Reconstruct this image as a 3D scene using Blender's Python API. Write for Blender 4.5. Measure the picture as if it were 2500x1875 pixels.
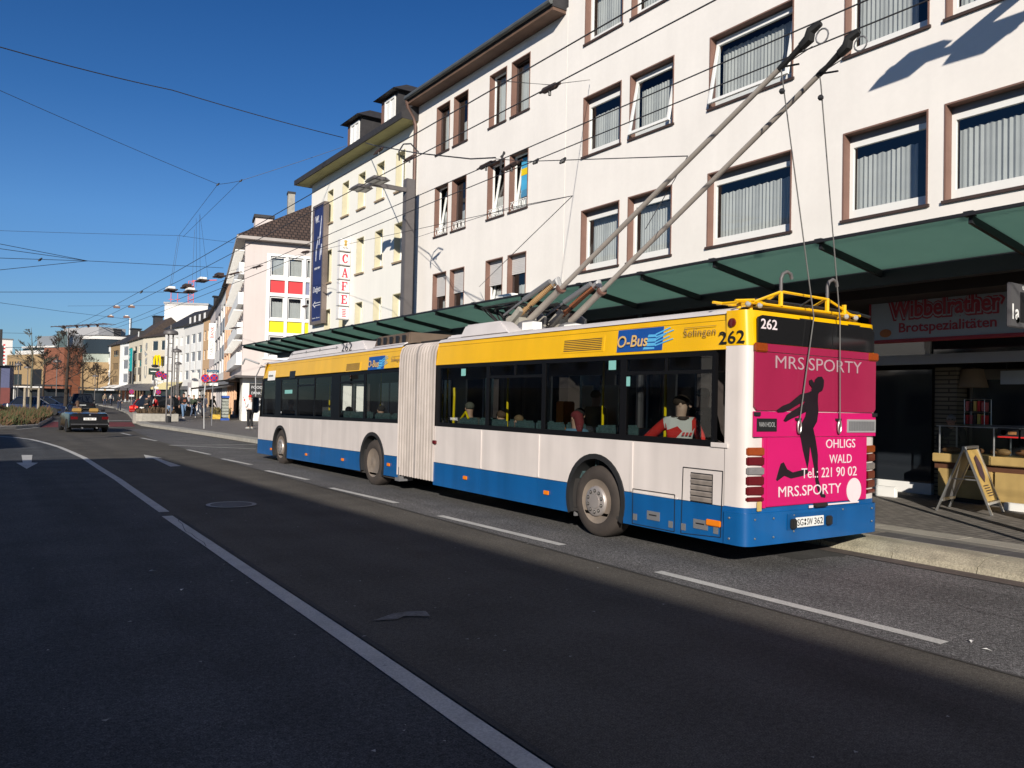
import bpy, bmesh, math, random
from mathutils import Vector, Matrix
from math import sin, cos, pi, radians as R
random.seed(7)
for o in list(bpy.data.objects): bpy.data.objects.remove(o)
SC = bpy.context.scene
COL = SC.collection

# ---------------------------------------------------------------- camera, sky, sun, exposure
cd = bpy.data.cameras.new('camera'); cam = bpy.data.objects.new('camera', cd); COL.objects.link(cam)
cd.sensor_width = 36; cd.lens = 28.237; cd.clip_end = 2000; cd.clip_start = .05
_y, _p, _r = R(34.026), R(1.352), R(1.2725)
_F = Vector((sin(_y)*cos(_p), cos(_y)*cos(_p), sin(_p))); _Rt = Vector((cos(_y), -sin(_y), 0)); _U = _Rt.cross(_F)
_A = _Rt*cos(_r) + _U*sin(_r); _B = _U*cos(_r) - _Rt*sin(_r)
cam.matrix_world = Matrix(((_A.x,_B.x,-_F.x,0),(_A.y,_B.y,-_F.y,0),(_A.z,_B.z,-_F.z,1.8),(0,0,0,1)))
SC.camera = cam
SUN_AZ, SUN_EL = R(218), R(21)            # compass bearing of the sun (clockwise from +Y) and its height
W = bpy.data.worlds.new('World'); SC.world = W; W.use_nodes = True
wn = W.node_tree; bg = wn.nodes['Background']
sky = wn.nodes.new('ShaderNodeTexSky'); sky.sky_type = 'NISHITA'; sky.sun_disc = False
sky.sun_elevation = SUN_EL; sky.sun_rotation = SUN_AZ
sky.altitude = 0; sky.air_density = 1.0; sky.dust_density = .0; sky.ozone_density = 6
# the clear winter sky is paler near the horizon and deeper overhead than the model's: one smooth grade by height, the same all round
gx = wn.nodes.new('ShaderNodeTexCoord'); gs = wn.nodes.new('ShaderNodeSeparateXYZ'); gr_ = wn.nodes.new('ShaderNodeValToRGB'); gm_ = wn.nodes.new('ShaderNodeVectorMath'); gm_.operation = 'MULTIPLY'
wn.links.new(gx.outputs['Generated'], gs.inputs[0]); wn.links.new(gs.outputs['Z'], gr_.inputs[0])
ge = gr_.color_ramp.elements; ge[0].position = 0; ge[0].color = (.60,.74,.88,1); ge[1].position = 1; ge[1].color = (.12,.34,.58,1)
for q_, c_ in ((.1,(.76,.88,1.02,1)),(.2,(.74,.96,1.14,1)),(.32,(.44,.76,1.02,1)),(.46,(.28,.62,.92,1)),(.7,(.18,.45,.72,1))): ge.new(q_).color = c_
gk = wn.nodes.new('ShaderNodeVectorMath'); gk.operation = 'SCALE'; gk.inputs['Scale'].default_value = 1.45
wn.links.new(sky.outputs[0], gm_.inputs[0]); wn.links.new(gr_.outputs[0], gm_.inputs[1]); wn.links.new(gm_.outputs[0], gk.inputs[0]); wn.links.new(gk.outputs[0], bg.inputs[0]); bg.inputs[1].default_value = 0.05
sd = bpy.data.lights.new('sun', 'SUN'); sd.energy = 5.0; sd.angle = R(.45); sd.color = (1, .93, .82)
sun = bpy.data.objects.new('sun', sd); COL.objects.link(sun)
sun.rotation_euler = Vector((sin(SUN_AZ)*cos(SUN_EL), cos(SUN_AZ)*cos(SUN_EL), sin(SUN_EL))).to_track_quat('Z', 'Y').to_euler()
sun.location = (-20, -20, 30)
SC.view_settings.view_transform = 'Standard'; SC.view_settings.look = 'None'
SC.view_settings.exposure = 0.25; SC.view_settings.gamma = 1; SC.view_settings.use_curve_mapping = False
SC.render.engine = 'CYCLES'
SC.cycles.max_bounces = 8; SC.cycles.diffuse_bounces = 2; SC.cycles.transparent_max_bounces = 16

# ---------------------------------------------------------------- materials
MATS = {}
def mat(name, col, rough=.6, metal=0., var=.12, scale=3., bump=0., bscale=60., spec=.5, var2=0., scale2=40., coat=0., emit=None, streak=0.):
    if name in MATS: return MATS[name]
    m = bpy.data.materials.new(name); m.use_nodes = True; nt = m.node_tree; b = nt.nodes['Principled BSDF']
    b.inputs['Base Color'].default_value = (*col, 1); b.inputs['Roughness'].default_value = rough
    b.inputs['Metallic'].default_value = metal; b.inputs['Specular IOR Level'].default_value = spec
    if coat: b.inputs['Coat Weight'].default_value = coat; b.inputs['Coat Roughness'].default_value = .08
    tc = nt.nodes.new('ShaderNodeTexCoord')
    out = None
    def noise(sc, det, sx=1, sy=1, sz=1):
        n = nt.nodes.new('ShaderNodeTexNoise'); n.inputs['Scale'].default_value = sc; n.inputs['Detail'].default_value = det
        mp = nt.nodes.new('ShaderNodeMapping'); mp.inputs['Scale'].default_value = (sx, sy, sz)
        nt.links.new(tc.outputs['Object'], mp.inputs[0]); nt.links.new(mp.outputs[0], n.inputs[0]); return n
    def mul(prev, n, amt):
        mr = nt.nodes.new('ShaderNodeMapRange'); mr.inputs['From Min'].default_value = .3; mr.inputs['From Max'].default_value = .7
        mr.inputs['To Min'].default_value = 1-amt; mr.inputs['To Max'].default_value = 1+amt
        nt.links.new(n.outputs['Fac'], mr.inputs[0])
        mx = nt.nodes.new('ShaderNodeVectorMath'); mx.operation = 'SCALE'
        if prev is None: mx.inputs[0].default_value = col
        else: nt.links.new(prev, mx.inputs[0])
        nt.links.new(mr.outputs[0], mx.inputs['Scale']); return mx.outputs[0]
    if var: out = mul(out, noise(scale, 5), var)
    if var2: out = mul(out, noise(scale2, 2), var2)
    if streak: out = mul(out, noise(2.2, 3, 1.4, 1.4, .12), streak)
    if out is not None: nt.links.new(out, b.inputs['Base Color'])
    if bump:
        bn = nt.nodes.new('ShaderNodeBump'); bn.inputs['Strength'].default_value = bump; bn.inputs['Distance'].default_value = .01
        nt.links.new(noise(bscale, 4).outputs['Fac'], bn.inputs['Height']); nt.links.new(bn.outputs[0], b.inputs['Normal'])
    if emit: b.inputs['Emission Color'].default_value = (*emit[0], 1); b.inputs['Emission Strength'].default_value = emit[1]
    MATS[name] = m; return m
def glass(name, tint, refl=1.0, ior=1.5, rough=.01):
    if name in MATS: return MATS[name]
    m = bpy.data.materials.new(name); m.use_nodes = True; nt = m.node_tree; nt.nodes.clear()
    o = nt.nodes.new('ShaderNodeOutputMaterial'); mx = nt.nodes.new('ShaderNodeMixShader')
    t = nt.nodes.new('ShaderNodeBsdfTransparent'); t.inputs[0].default_value = (*tint, 1)
    g = nt.nodes.new('ShaderNodeBsdfGlossy'); g.inputs['Roughness'].default_value = rough; g.inputs[0].default_value = (refl, refl, refl, 1)
    lw = nt.nodes.new('ShaderNodeLayerWeight'); lw.inputs[0].default_value = .5      # facing = 1 - cos: Schlick's curve, the same from both sides
    pw = nt.nodes.new('ShaderNodeMath'); pw.operation = 'POWER'; pw.inputs[1].default_value = 5; nt.links.new(lw.outputs['Facing'], pw.inputs[0])
    f0 = ((ior-1)/(ior+1))**2; ma = nt.nodes.new('ShaderNodeMath'); ma.operation = 'MULTIPLY_ADD'; ma.inputs[1].default_value = 1-f0; ma.inputs[2].default_value = f0*1.8
    nt.links.new(pw.outputs[0], ma.inputs[0]); nt.links.new(ma.outputs[0], mx.inputs[0]); nt.links.new(t.outputs[0], mx.inputs[1]); nt.links.new(g.outputs[0], mx.inputs[2])
    nt.links.new(mx.outputs[0], o.inputs[0]); MATS[name] = m; return m
def tilemat(name, col, mort, sx, sy, rot=(0,0,0), bump=.4, ms=.03, offs=.5, rough=.75, cvar=.25):
    if name in MATS: return MATS[name]
    m = bpy.data.materials.new(name); m.use_nodes = True; nt = m.node_tree; b = nt.nodes['Principled BSDF']; b.inputs['Roughness'].default_value = rough
    tc = nt.nodes.new('ShaderNodeTexCoord'); mp = nt.nodes.new('ShaderNodeMapping'); mp.inputs['Rotation'].default_value = rot
    br = nt.nodes.new('ShaderNodeTexBrick'); br.inputs['Scale'].default_value = 1; br.inputs['Brick Width'].default_value = sx; br.inputs['Row Height'].default_value = sy
    br.inputs['Mortar Size'].default_value = ms*min(sx, sy); br.offset = offs
    br.inputs['Color1'].default_value = (*[c*(1-cvar) for c in col], 1); br.inputs['Color2'].default_value = (*[c*(1+cvar) for c in col], 1); br.inputs['Mortar'].default_value = (*mort, 1)
    nt.links.new(tc.outputs['Object'], mp.inputs[0]); nt.links.new(mp.outputs[0], br.inputs[0]); nt.links.new(br.outputs[0], b.inputs['Base Color'])
    bn = nt.nodes.new('ShaderNodeBump'); bn.inputs['Strength'].default_value = bump; bn.inputs['Distance'].default_value = .02; bn.invert = True
    nt.links.new(br.outputs['Fac'], bn.inputs['Height']); nt.links.new(bn.outputs[0], b.inputs['Normal']); MATS[name] = m; return m
def asphalt(name, base, speck, wear):
    """asphalt: fine stone grain, lighter chips, broad worn patches and faint tracks along Y"""
    m = bpy.data.materials.new(name); m.use_nodes = True; nt = m.node_tree; b = nt.nodes['Principled BSDF']; b.inputs['Roughness'].default_value = .85
    b.inputs['Specular IOR Level'].default_value = .12
    tc = nt.nodes.new('ShaderNodeTexCoord')
    def N(sc, det, s=(1,1,1)):
        n = nt.nodes.new('ShaderNodeTexNoise'); n.inputs['Scale'].default_value = sc; n.inputs['Detail'].default_value = det
        mp = nt.nodes.new('ShaderNodeMapping'); mp.inputs['Scale'].default_value = s
        nt.links.new(tc.outputs['Object'], mp.inputs[0]); nt.links.new(mp.outputs[0], n.inputs[0]); return n
    def RP(n, stops):
        r = nt.nodes.new('ShaderNodeValToRGB'); e = r.color_ramp.elements
        e[0].position, e[0].color = stops[0][0], (*[stops[0][1]]*3, 1); e[1].position, e[1].color = stops[1][0], (*[stops[1][1]]*3, 1)
        for p, c in stops[2:]: q = e.new(p); q.color = (c, c, c, 1)
        nt.links.new(n.outputs['Fac'], r.inputs[0]); return r
    g1 = N(105, 3); r1 = RP(g1, [(.36, 1-speck), (.66, 1+speck)]); g2 = N(1.1, 6); r2 = RP(g2, [(.3, 1-wear), (.72, 1+wear)])
    g4 = N(26, 4); r4 = RP(g4, [(.32, 1-speck*.55), (.68, 1+speck*.55)])
    g3 = N(1.3, 3, (1, .035, 1)); r3 = RP(g3, [(.35, 1-wear*.9), (.7, 1+wear*.9)])
    vo = nt.nodes.new('ShaderNodeTexVoronoi'); vo.inputs['Scale'].default_value = 95; nt.links.new(tc.outputs['Object'], vo.inputs[0])
    rv = nt.nodes.new('ShaderNodeValToRGB'); rv.color_ramp.elements[0].position = .0; rv.color_ramp.elements[0].color = (1+speck,)*3+(1,); rv.color_ramp.elements[1].position = .55; rv.color_ramp.elements[1].color = (1-speck*.6,)*3+(1,)
    nt.links.new(vo.outputs['Distance'], rv.inputs[0])
    prev = None
    for r in (r1, r2, r3, r4, rv):
        mx = nt.nodes.new('ShaderNodeVectorMath'); mx.operation = 'MULTIPLY'
        if prev is None: mx.inputs[0].default_value = base
        else: nt.links.new(prev, mx.inputs[0])
        nt.links.new(r.outputs[0], mx.inputs[1]); prev = mx.outputs[0]
    nt.links.new(prev, b.inputs['Base Color'])
    bn = nt.nodes.new('ShaderNodeBump'); bn.inputs['Strength'].default_value = .55; bn.inputs['Distance'].default_value = .008
    nt.links.new(g1.outputs['Fac'], bn.inputs['Height']); nt.links.new(bn.outputs[0], b.inputs['Normal'])
    MATS[name] = m; return m

# ---------------------------------------------------------------- mesh helpers
class MB:
    def __init__(s): s.v = []; s.f = []; s.mi = []; s.cur = 0; s.M = None
    def add(s, vs, fs):
        o = len(s.v)
        if s.M is not None: vs = [tuple(s.M @ Vector(v)) for v in vs]
        s.v += [tuple(v) for v in vs]; s.f += [tuple(i+o for i in f) for f in fs]; s.mi += [s.cur]*len(fs); return s
    def poly(s, pts): return s.add(pts, [tuple(range(len(pts)))])
    def box(s, x0, y0, z0, x1, y1, z1):
        return s.add([(x0,y0,z0),(x1,y0,z0),(x1,y1,z0),(x0,y1,z0),(x0,y0,z1),(x1,y0,z1),(x1,y1,z1),(x0,y1,z1)],
                     [(3,2,1,0),(4,5,6,7),(0,1,5,4),(1,2,6,5),(2,3,7,6),(3,0,4,7)])
    def beam(s, p, q, w, h, up=(0,0,1)):
        p, q = Vector(p), Vector(q); d = (q-p).normalized(); up = Vector(up)
        if abs(d.dot(up)) > .98: up = Vector((1,0,0))
        a = d.cross(up).normalized()*w/2; b = a.cross(d).normalized()*h/2
        return s.add([p-a-b,p+a-b,p+a+b,p-a+b,q-a-b,q+a-b,q+a+b,q-a+b], [(3,2,1,0),(4,5,6,7),(0,1,5,4),(1,2,6,5),(2,3,7,6),(3,0,4,7)])
    def tube(s, pts, r, n=8, cap=True):
        pts = [Vector(p) for p in pts]; k = len(pts); rs = r if isinstance(r, (list, tuple)) else [r]*k
        ref = Vector((0,0,1)); d0 = (pts[1]-pts[0]).normalized()
        if abs(d0.dot(ref)) > .9: ref = Vector((1,0,0))
        a = d0.cross(ref).normalized(); V = []; F = []
        for i, p in enumerate(pts):
            d = (pts[min(i+1,k-1)]-pts[max(i-1,0)]).normalized(); a = (a - d*a.dot(d)).normalized(); b = d.cross(a)
            V += [p + (a*cos(2*pi*j/n) + b*sin(2*pi*j/n))*rs[i] for j in range(n)]
        for i in range(k-1):
            for j in range(n): F.append((i*n+j, i*n+(j+1)%n, (i+1)*n+(j+1)%n, (i+1)*n+j))
        if cap: F += [tuple(range(n))[::-1], tuple(range((k-1)*n, k*n))]
        return s.add(V, F)
    def lathe(s, prof, o=(0,0,0), ax='z', n=16):
        """prof: (radius, height along the axis) pairs"""
        V = []; F = []; o = Vector(o)
        for r, h in prof:
            for j in range(n):
                c, t = r*cos(2*pi*j/n), r*sin(2*pi*j/n)
                V.append(o + Vector({'z':(c,t,h), 'x':(h,c,t), 'y':(t,h,c)}[ax]))
        for i in range(len(prof)-1):
            for j in range(n): F.append((i*n+j, i*n+(j+1)%n, (i+1)*n+(j+1)%n, (i+1)*n+j))
        F += [tuple(range(n))[::-1], tuple(range((len(prof)-1)*n, len(prof)*n))]
        return s.add(V, F)
    def sphere(s, c, r, n=10, m=6):
        rx, ry, rz = r if isinstance(r, (list, tuple)) else (r,r,r); V = []; F = []
        for i in range(m+1):
            t = pi*i/m
            for j in range(n): V.append((c[0]+rx*sin(t)*cos(2*pi*j/n), c[1]+ry*sin(t)*sin(2*pi*j/n), c[2]-rz*cos(t)))
        for i in range(m):
            for j in range(n): F.append((i*n+j, i*n+(j+1)%n, (i+1)*n+(j+1)%n, (i+1)*n+j))
        return s.add(V, F)
    def prism(s, poly, fn, closed=True):
        """poly of 2D points, fn(u, v, w) -> 3D for w = 0 (front) and 1 (back); front is triangulated when concave"""
        n = len(poly); V = [fn(u, v, 0) for u, v in poly] + [fn(u, v, 1) for u, v in poly]
        F = [(i, (i+1)%n, n+(i+1)%n, n+i) for i in range(n)]
        from mathutils.geometry import tessellate_polygon
        T = tessellate_polygon([[Vector((u, v, 0)) for u, v in poly]])
        F += [tuple(t) for t in T] + [tuple(i+n for i in t)[::-1] for t in T]
        return s.add(V, F)
    def wall(s, x0, x1, z0, z1, holes, depth, y=0.):
        """wall face in the plane y with real openings (hx0, hx1, hz0, hz1) and reveals going back by depth"""
        zs = sorted({z0, z1} | {min(max(h[2], z0), z1) for h in holes} | {min(max(h[3], z0), z1) for h in holes})
        for a, b in zip(zs, zs[1:]):
            xs = x0; row = sorted([h for h in holes if h[2] < b-1e-6 and h[3] > a+1e-6])
            for h in row:
                if h[0] > xs+1e-6: s.poly([(xs,y,a),(h[0],y,a),(h[0],y,b),(xs,y,b)])
                xs = h[1]
            if xs < x1-1e-6: s.poly([(xs,y,a),(x1,y,a),(x1,y,b),(xs,y,b)])
        for a, b, c, d in holes:
            s.add([(a,y,c),(b,y,c),(b,y,d),(a,y,d),(a,y+depth,c),(b,y+depth,c),(b,y+depth,d),(a,y+depth,d)], [(0,1,5,4),(1,2,6,5),(2,3,7,6),(3,0,4,7)])
        return s
    def mesh(s, name, mats, smooth=None):
        me = bpy.data.meshes.new(name); me.from_pydata(s.v, [], s.f)
        for m in (mats if isinstance(mats, (list, tuple)) else [mats]): me.materials.append(m)
        if max(s.mi, default=0): me.polygons.foreach_set('material_index', s.mi)
        if smooth is not None:
            me.polygons.foreach_set('use_smooth', [True]*len(s.f)); me.update(); me.set_sharp_from_angle(angle=R(smooth))
        me.update(); return me
    def build(s, name, mats, parent=None, smooth=None, loc=None, rot=None):
        return link(s.mesh(name, mats, smooth), name, parent, loc, rot)
def link(me, name, parent=None, loc=None, rot=None):
    o = bpy.data.objects.new(name, me); COL.objects.link(o); o.parent = parent
    if loc is not None: o.location = loc
    if rot is not None: o.rotation_euler = rot
    return o
def tag(o, label=None, cat=None, group=None, kind=None):
    if label: o['label'] = label
    if cat: o['category'] = cat
    if group: o['group'] = group
    if kind: o['kind'] = kind
    return o
def empty(name, loc=(0,0,0), rz=0., label=None, cat=None, group=None, kind=None):
    o = bpy.data.objects.new(name, None); o.empty_display_size = .3; COL.objects.link(o); o.location = loc; o.rotation_euler = (0,0,rz)
    return tag(o, label, cat, group, kind)
def children(o): return [c for c in COL.objects if c.parent == o]
def copy_tree(o, parent=None, loc=None, rz=None, label=None):
    c = o.copy(); COL.objects.link(c); c.parent = parent
    if loc is not None: c.location = loc
    if rz is not None: c.rotation_euler = (0,0,rz)
    if label: c['label'] = label
    for ch in children(o): copy_tree(ch, c)
    return c
def box(name, m, parent, x0, y0, z0, x1, y1, z1): return MB().box(x0,y0,z0,x1,y1,z1).build(name, m, parent)
def bev(o, w=.02, seg=2):
    bm = bmesh.new(); bm.from_mesh(o.data); bmesh.ops.remove_doubles(bm, verts=bm.verts, dist=1e-5)
    bmesh.ops.bevel(bm, geom=[e for e in bm.edges], offset=w, segments=seg, affect='EDGES', clamp_overlap=True)
    bm.to_mesh(o.data); bm.free(); o.data.polygons.foreach_set('use_smooth', [True]*len(o.data.polygons)); o.data.set_sharp_from_angle(angle=R(50)); return o
def text(name, s, m, parent, w, h, loc, rot, depth=.003, offset=0., shear=0., res=3, space=1.0, kind=None):
    """lettering as real raised shapes fitted into w x h, lower left corner at loc; rot turns text XY into place"""
    cu = bpy.data.curves.new(name, 'FONT'); cu.body = s; cu.size = 1; cu.extrude = .01; cu.offset = offset; cu.shear = shear; cu.resolution_u = res; cu.space_character = space; cu.align_x = 'LEFT'
    t = bpy.data.objects.new(name+'_curve', cu); COL.objects.link(t)
    dg = bpy.context.evaluated_depsgraph_get(); dg.update()
    me = bpy.data.meshes.new_from_object(t.evaluated_get(dg)); bpy.data.objects.remove(t); bpy.data.curves.remove(cu)
    xs = [v.co.x for v in me.vertices]; ys = [v.co.y for v in me.vertices]
    x0, x1, y0, y1 = min(xs), max(xs), min(ys), max(ys)
    for v in me.vertices: v.co = Vector(((v.co.x-x0)/(x1-x0)*w, (v.co.y-y0)/(y1-y0)*h, depth if v.co.z > 0 else 0))
    me.materials.clear(); me.materials.append(m); me.name = name
    return link(me, name, parent, loc, rot)
FACE_Y = (pi/2, 0, 0)            # text read by someone looking towards +Y
FACE_X = (pi/2, 0, -pi/2)        # text read by someone looking towards +X

# ---------------------------------------------------------------- palette
m_wall = mat('facade_render', (.81,.765,.715), .9, var=.035, scale=.8, streak=.02, var2=.012, scale2=9, bump=.08, bscale=120)
m_cream = mat('cream_render', (.84,.815,.75), .9, var=.03, scale=.5, streak=.02, bump=.08, bscale=120)
m_pink = mat('pinkish_render', (.60,.53,.50), .9, var=.03, scale=.6, streak=.03)
m_purewhite = mat('white_paint', (.82,.81,.78), .6, var=.03)
m_pvc = mat('white_window_frame', (.8,.79,.76), .4, var=.02)
m_brown = mat('brown_reveal_paint', (.19,.105,.08), .7, var=.1)
m_dkbrown = mat('dark_brown_wood', (.05,.03,.026), .7, var=.15)
m_dark = mat('black_metal', (.014,.014,.016), .5, var=.1)
m_black = mat('black_rubber', (.012,.012,.013), .75, var=.15)
m_grey = mat('grey_metal', (.2,.2,.21), .5, metal=.3, var=.08)
m_ltgrey = mat('light_grey_metal', (.42,.42,.42), .45, metal=.3, var=.06)
m_post = mat('grey_post_paint', (.11,.10,.10), .5, var=.08)
m_slate = mat('dark_slate', (.03,.028,.03), .7, var=.2, scale=6, bump=.3, bscale=20)
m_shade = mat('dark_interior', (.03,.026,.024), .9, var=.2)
m_room = mat('painted_room_dark', (.05,.048,.05), .9, var=.1)  # backing added behind panes; indoor darkness is put into its colour
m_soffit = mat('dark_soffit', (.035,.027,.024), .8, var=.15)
m_curtain = mat('white_net_curtain', (.50,.49,.46), .9, var=.05)
m_blind = mat('slatted_roller_shutter', (.55,.53,.52), .6, var=.03)
m_conc = mat('concrete', (.33,.31,.27), .85, var=.15, scale=5, var2=.12, scale2=60, bump=.3)
m_kerb = mat('kerb_concrete', (.33,.30,.22), .9, var=.2, scale=4, var2=.3, scale2=55, bump=.6, bscale=70)
m_line = mat('worn_road_paint', (.50,.49,.46), .7, var=.12, scale=3, var2=.18, scale2=70, bump=.3, bscale=120)
m_glass = glass('window_glass', (.82,.86,.88), 1., 1.55)
m_dkglass = mat('dark_window_glass', (.02,.024,.03), .06, var=0, spec=.7)
m_steel = mat('bare_steel', (.45,.43,.40), .35, metal=.8, var=.1)
m_alu = mat('aluminium', (.55,.55,.54), .35, metal=.9, var=.05)
m_wire = mat('dark_cable', (.035,.034,.036), .5, var=0)
m_red = mat('red_paint', (.55,.02,.02), .5, var=.05)
m_yel = mat('yellow_paint', (.75,.55,.0), .45, var=.05)
m_blue = mat('blue_paint', (.02,.08,.35), .45, var=.05)
m_skin = mat('skin', (.48,.28,.2), .6, var=.04)
m_orange = mat('orange_lens', (.75,.2,.01), .25, var=.03)

# ---------------------------------------------------------------- ground, road, pavements
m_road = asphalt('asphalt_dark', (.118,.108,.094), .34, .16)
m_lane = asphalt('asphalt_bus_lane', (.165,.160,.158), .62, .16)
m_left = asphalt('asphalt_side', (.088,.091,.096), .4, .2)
m_patch = asphalt('asphalt_patch', (.078,.076,.074), .18, .1)
m_redlane = asphalt('red_cycle_surface', (.20,.06,.06), .2, .15)
m_pave = tilemat('small_paving_setts', (.185,.165,.145), (.07,.065,.06), .2, .1, bump=.5, ms=.09, cvar=.2)
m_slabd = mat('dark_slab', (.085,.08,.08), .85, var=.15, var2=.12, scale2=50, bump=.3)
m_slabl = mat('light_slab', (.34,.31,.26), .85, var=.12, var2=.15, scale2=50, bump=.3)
m_ground = mat('distant_ground', (.12,.12,.115), .9, var=.15, scale=.1)
def sheet(name, pts, z, m, kind='structure', parent=None):
    from mathutils.geometry import tessellate_polygon
    V = [(p[0], p[1], z) for p in pts]
    T = tessellate_polygon([[Vector(v) for v in V]])
    area = sum(V[i][0]*V[(i+1)%len(V)][1]-V[(i+1)%len(V)][0]*V[i][1] for i in range(len(V)))
    b = MB(); b.add(V, [tuple(t) for t in T]); o = b.build(name, m, parent)
    bm = bmesh.new(); bm.from_mesh(o.data)
    for f in bm.faces:
        f.normal_update()
        if f.normal.z < 0: f.normal_flip()
    bm.to_mesh(o.data); bm.free()
    return tag(o, kind=kind)
sheet('ground', [(-900,-900),(900,-900),(900,1100),(-900,1100)], -.03, m_ground)
sheet('road', [(-10.8,-60),(9.4,-60),(9.4,30),(9.05,38),(8.6,46),(8.3,50.5),(8.8,56),(9.6,62),(12,80),(15,110),(17,150),(15,240),(-30,240),(-22,70),(-40,62),(-40,32),(-10.8,26)], 0, m_road)
KERB = [(9.4,-25),(9.4,30),(9.05,38),(8.6,46),(8.3,50.5),(8.8,56),(9.6,62),(12,80),(15,110),(17,150),(15,240)]
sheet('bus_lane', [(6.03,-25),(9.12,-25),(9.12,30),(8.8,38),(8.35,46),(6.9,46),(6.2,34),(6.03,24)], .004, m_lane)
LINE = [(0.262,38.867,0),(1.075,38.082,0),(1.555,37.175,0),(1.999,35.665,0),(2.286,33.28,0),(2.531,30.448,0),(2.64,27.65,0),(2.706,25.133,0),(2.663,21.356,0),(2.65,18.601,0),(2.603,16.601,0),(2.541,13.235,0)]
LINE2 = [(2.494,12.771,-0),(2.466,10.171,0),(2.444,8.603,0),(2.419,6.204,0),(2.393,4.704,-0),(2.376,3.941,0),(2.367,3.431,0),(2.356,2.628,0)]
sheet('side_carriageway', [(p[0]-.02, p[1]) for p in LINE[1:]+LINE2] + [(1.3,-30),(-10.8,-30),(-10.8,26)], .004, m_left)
def strip(name, pts, w, m, z=.009, parent=None):
    P = [Vector((p[0], p[1], 0)) for p in pts]; b = MB(); V = []
    for i, p in enumerate(P):
        d = (P[min(i+1,len(P)-1)]-P[max(i-1,0)]).normalized(); n = Vector((-d.y, d.x, 0))*w/2
        V += [(p.x+n.x, p.y+n.y, z), (p.x-n.x, p.y-n.y, z)]
    b.add(V, [(2*i, 2*i+1, 2*i+3, 2*i+2) for i in range(len(P)-1)]); o = b.build(name, m, parent); return tag(o, kind='structure') if parent is None else o
m_crackseam = mat('seam_tar', (.04,.038,.036), .8, var=.3, scale=9)
strip('edge_line', LINE, .15, m_line); strip('edge_line', LINE2, .15, m_line)
strip('asphalt_seam', [(p[0]+.12, p[1]+.0) for p in LINE2], .05, m_patch, .007)
for a, b in [((6.353,3.309,0),(6.249,6.348,-0)),((6.319,8.123,0),(6.179,11.095,0)),((6.253,12.779,0),(6.103,15.479,0)),((6.25,17.22,0),(6.103,19.737,0)),
             ((6.265,21.596,-0),(6.105,23.892,0)),((6.203,25.752,0),(6.072,28.168,0)),((6.133,33.868,0),(5.978,36.293,-0)),((5.959,38.705,-0),(5.894,40.985,0))]:
    strip('lane_dash', [a, b], .13, m_line)
strip('lane_seam', [(6.0,-10),(6.02,2),(5.99,9),(6.01,24)], .035, m_crackseam, .006)
strip('hatched_area_line', [(6.027,30.838,0),(9.059,30.649,0)], .12, m_line); strip('hatched_area_line', [(6.027,30.838,0),(8.312,28.108,0)], .12, m_line, .0095)
def mark(name, pts, z=.009): return sheet(name, pts, z, m_line)
mark('turn_arrow', [(4.393,26.143,0),(4.619,24.527,0),(4.49,24.532,-0),(4.527,21.68,0),(4.252,21.573,0),(4.363,24.486,0),(4.18,24.539,0)])
mark('straight_arrow', [(1.29,26.801,0),(1.553,26.73,0),(1.374,23.866,0),(1.512,23.752,0),(1.169,21.93,0),(1.042,23.9,0),(1.185,23.925,-0)])
m_faint = mat('worn_out_paint', (.155,.152,.148), .8, var=.3, scale=9, var2=.3)
sheet('worn_arrow', [(2.776,6.059,0),(3.013,6.172,0),(3.169,6.176,0),(3.29,6.108,0),(3.243,5.94,0),(3.054,6.06,-0),(2.965,5.995,0)], .008, m_faint)
# manhole cover: a ring and a lid, each set a little proud
mc = (3.67,13.692,0); mh = tag(empty('manhole_cover', (mc[0], mc[1], .0)), 'round iron manhole cover sunk in the dark asphalt', 'manhole cover')
MB().lathe([(.32,.0),(.32,.009),(.30,.011),(.0,.011)], n=28).build('lid', mat('cast_iron', (.05,.05,.05), .6, metal=.4, var=.2), mh)
b = MB()
for j in range(40):
    a0, a1 = 2*pi*j/40, 2*pi*(j+1)/40
    b.add([(.33*cos(a0),.33*sin(a0),.012),(.40*cos(a0),.40*sin(a0),.012),(.40*cos(a1),.40*sin(a1),.012),(.33*cos(a1),.33*sin(a1),.012)], [(0,1,2,3)])
b.build('ring', mat('worn_steel_rim', (.2,.2,.19), .5, metal=.3, var=.2), mh)
sheet('asphalt_repair', [(8.27,6.406,0),(8.269,6.017,0),(8.802,5.997,0),(8.95,5.9),(9.1,5.95),(9.1,6.9),(8.35,6.9)], .0075, m_patch)
strip('gutter', [(9.25,-25),(9.25,30)], .27, mat('gutter_setts', (.095,.075,.065), .85, var=.2, scale=6, var2=.2, scale2=30, bump=.5), .0085)
strip('gutter_joint', [(9.11,-25),(9.11,30)], .03, m_dark, .0065)
strip('stop_line_far', [(4.455,58.293,0),(9.291,60.514,0)], .5, m_line, .011)
sheet('cycle_crossing', [(3.085,47.937,0),(4.415,57.471,0),(8.796,56.956,-0),(7.795,49.331,0)], .006, m_redlane)
strip('crossing_edge', [(1.922,45.039,0),(3.048,47.935,0)], .12, m_line)
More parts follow.
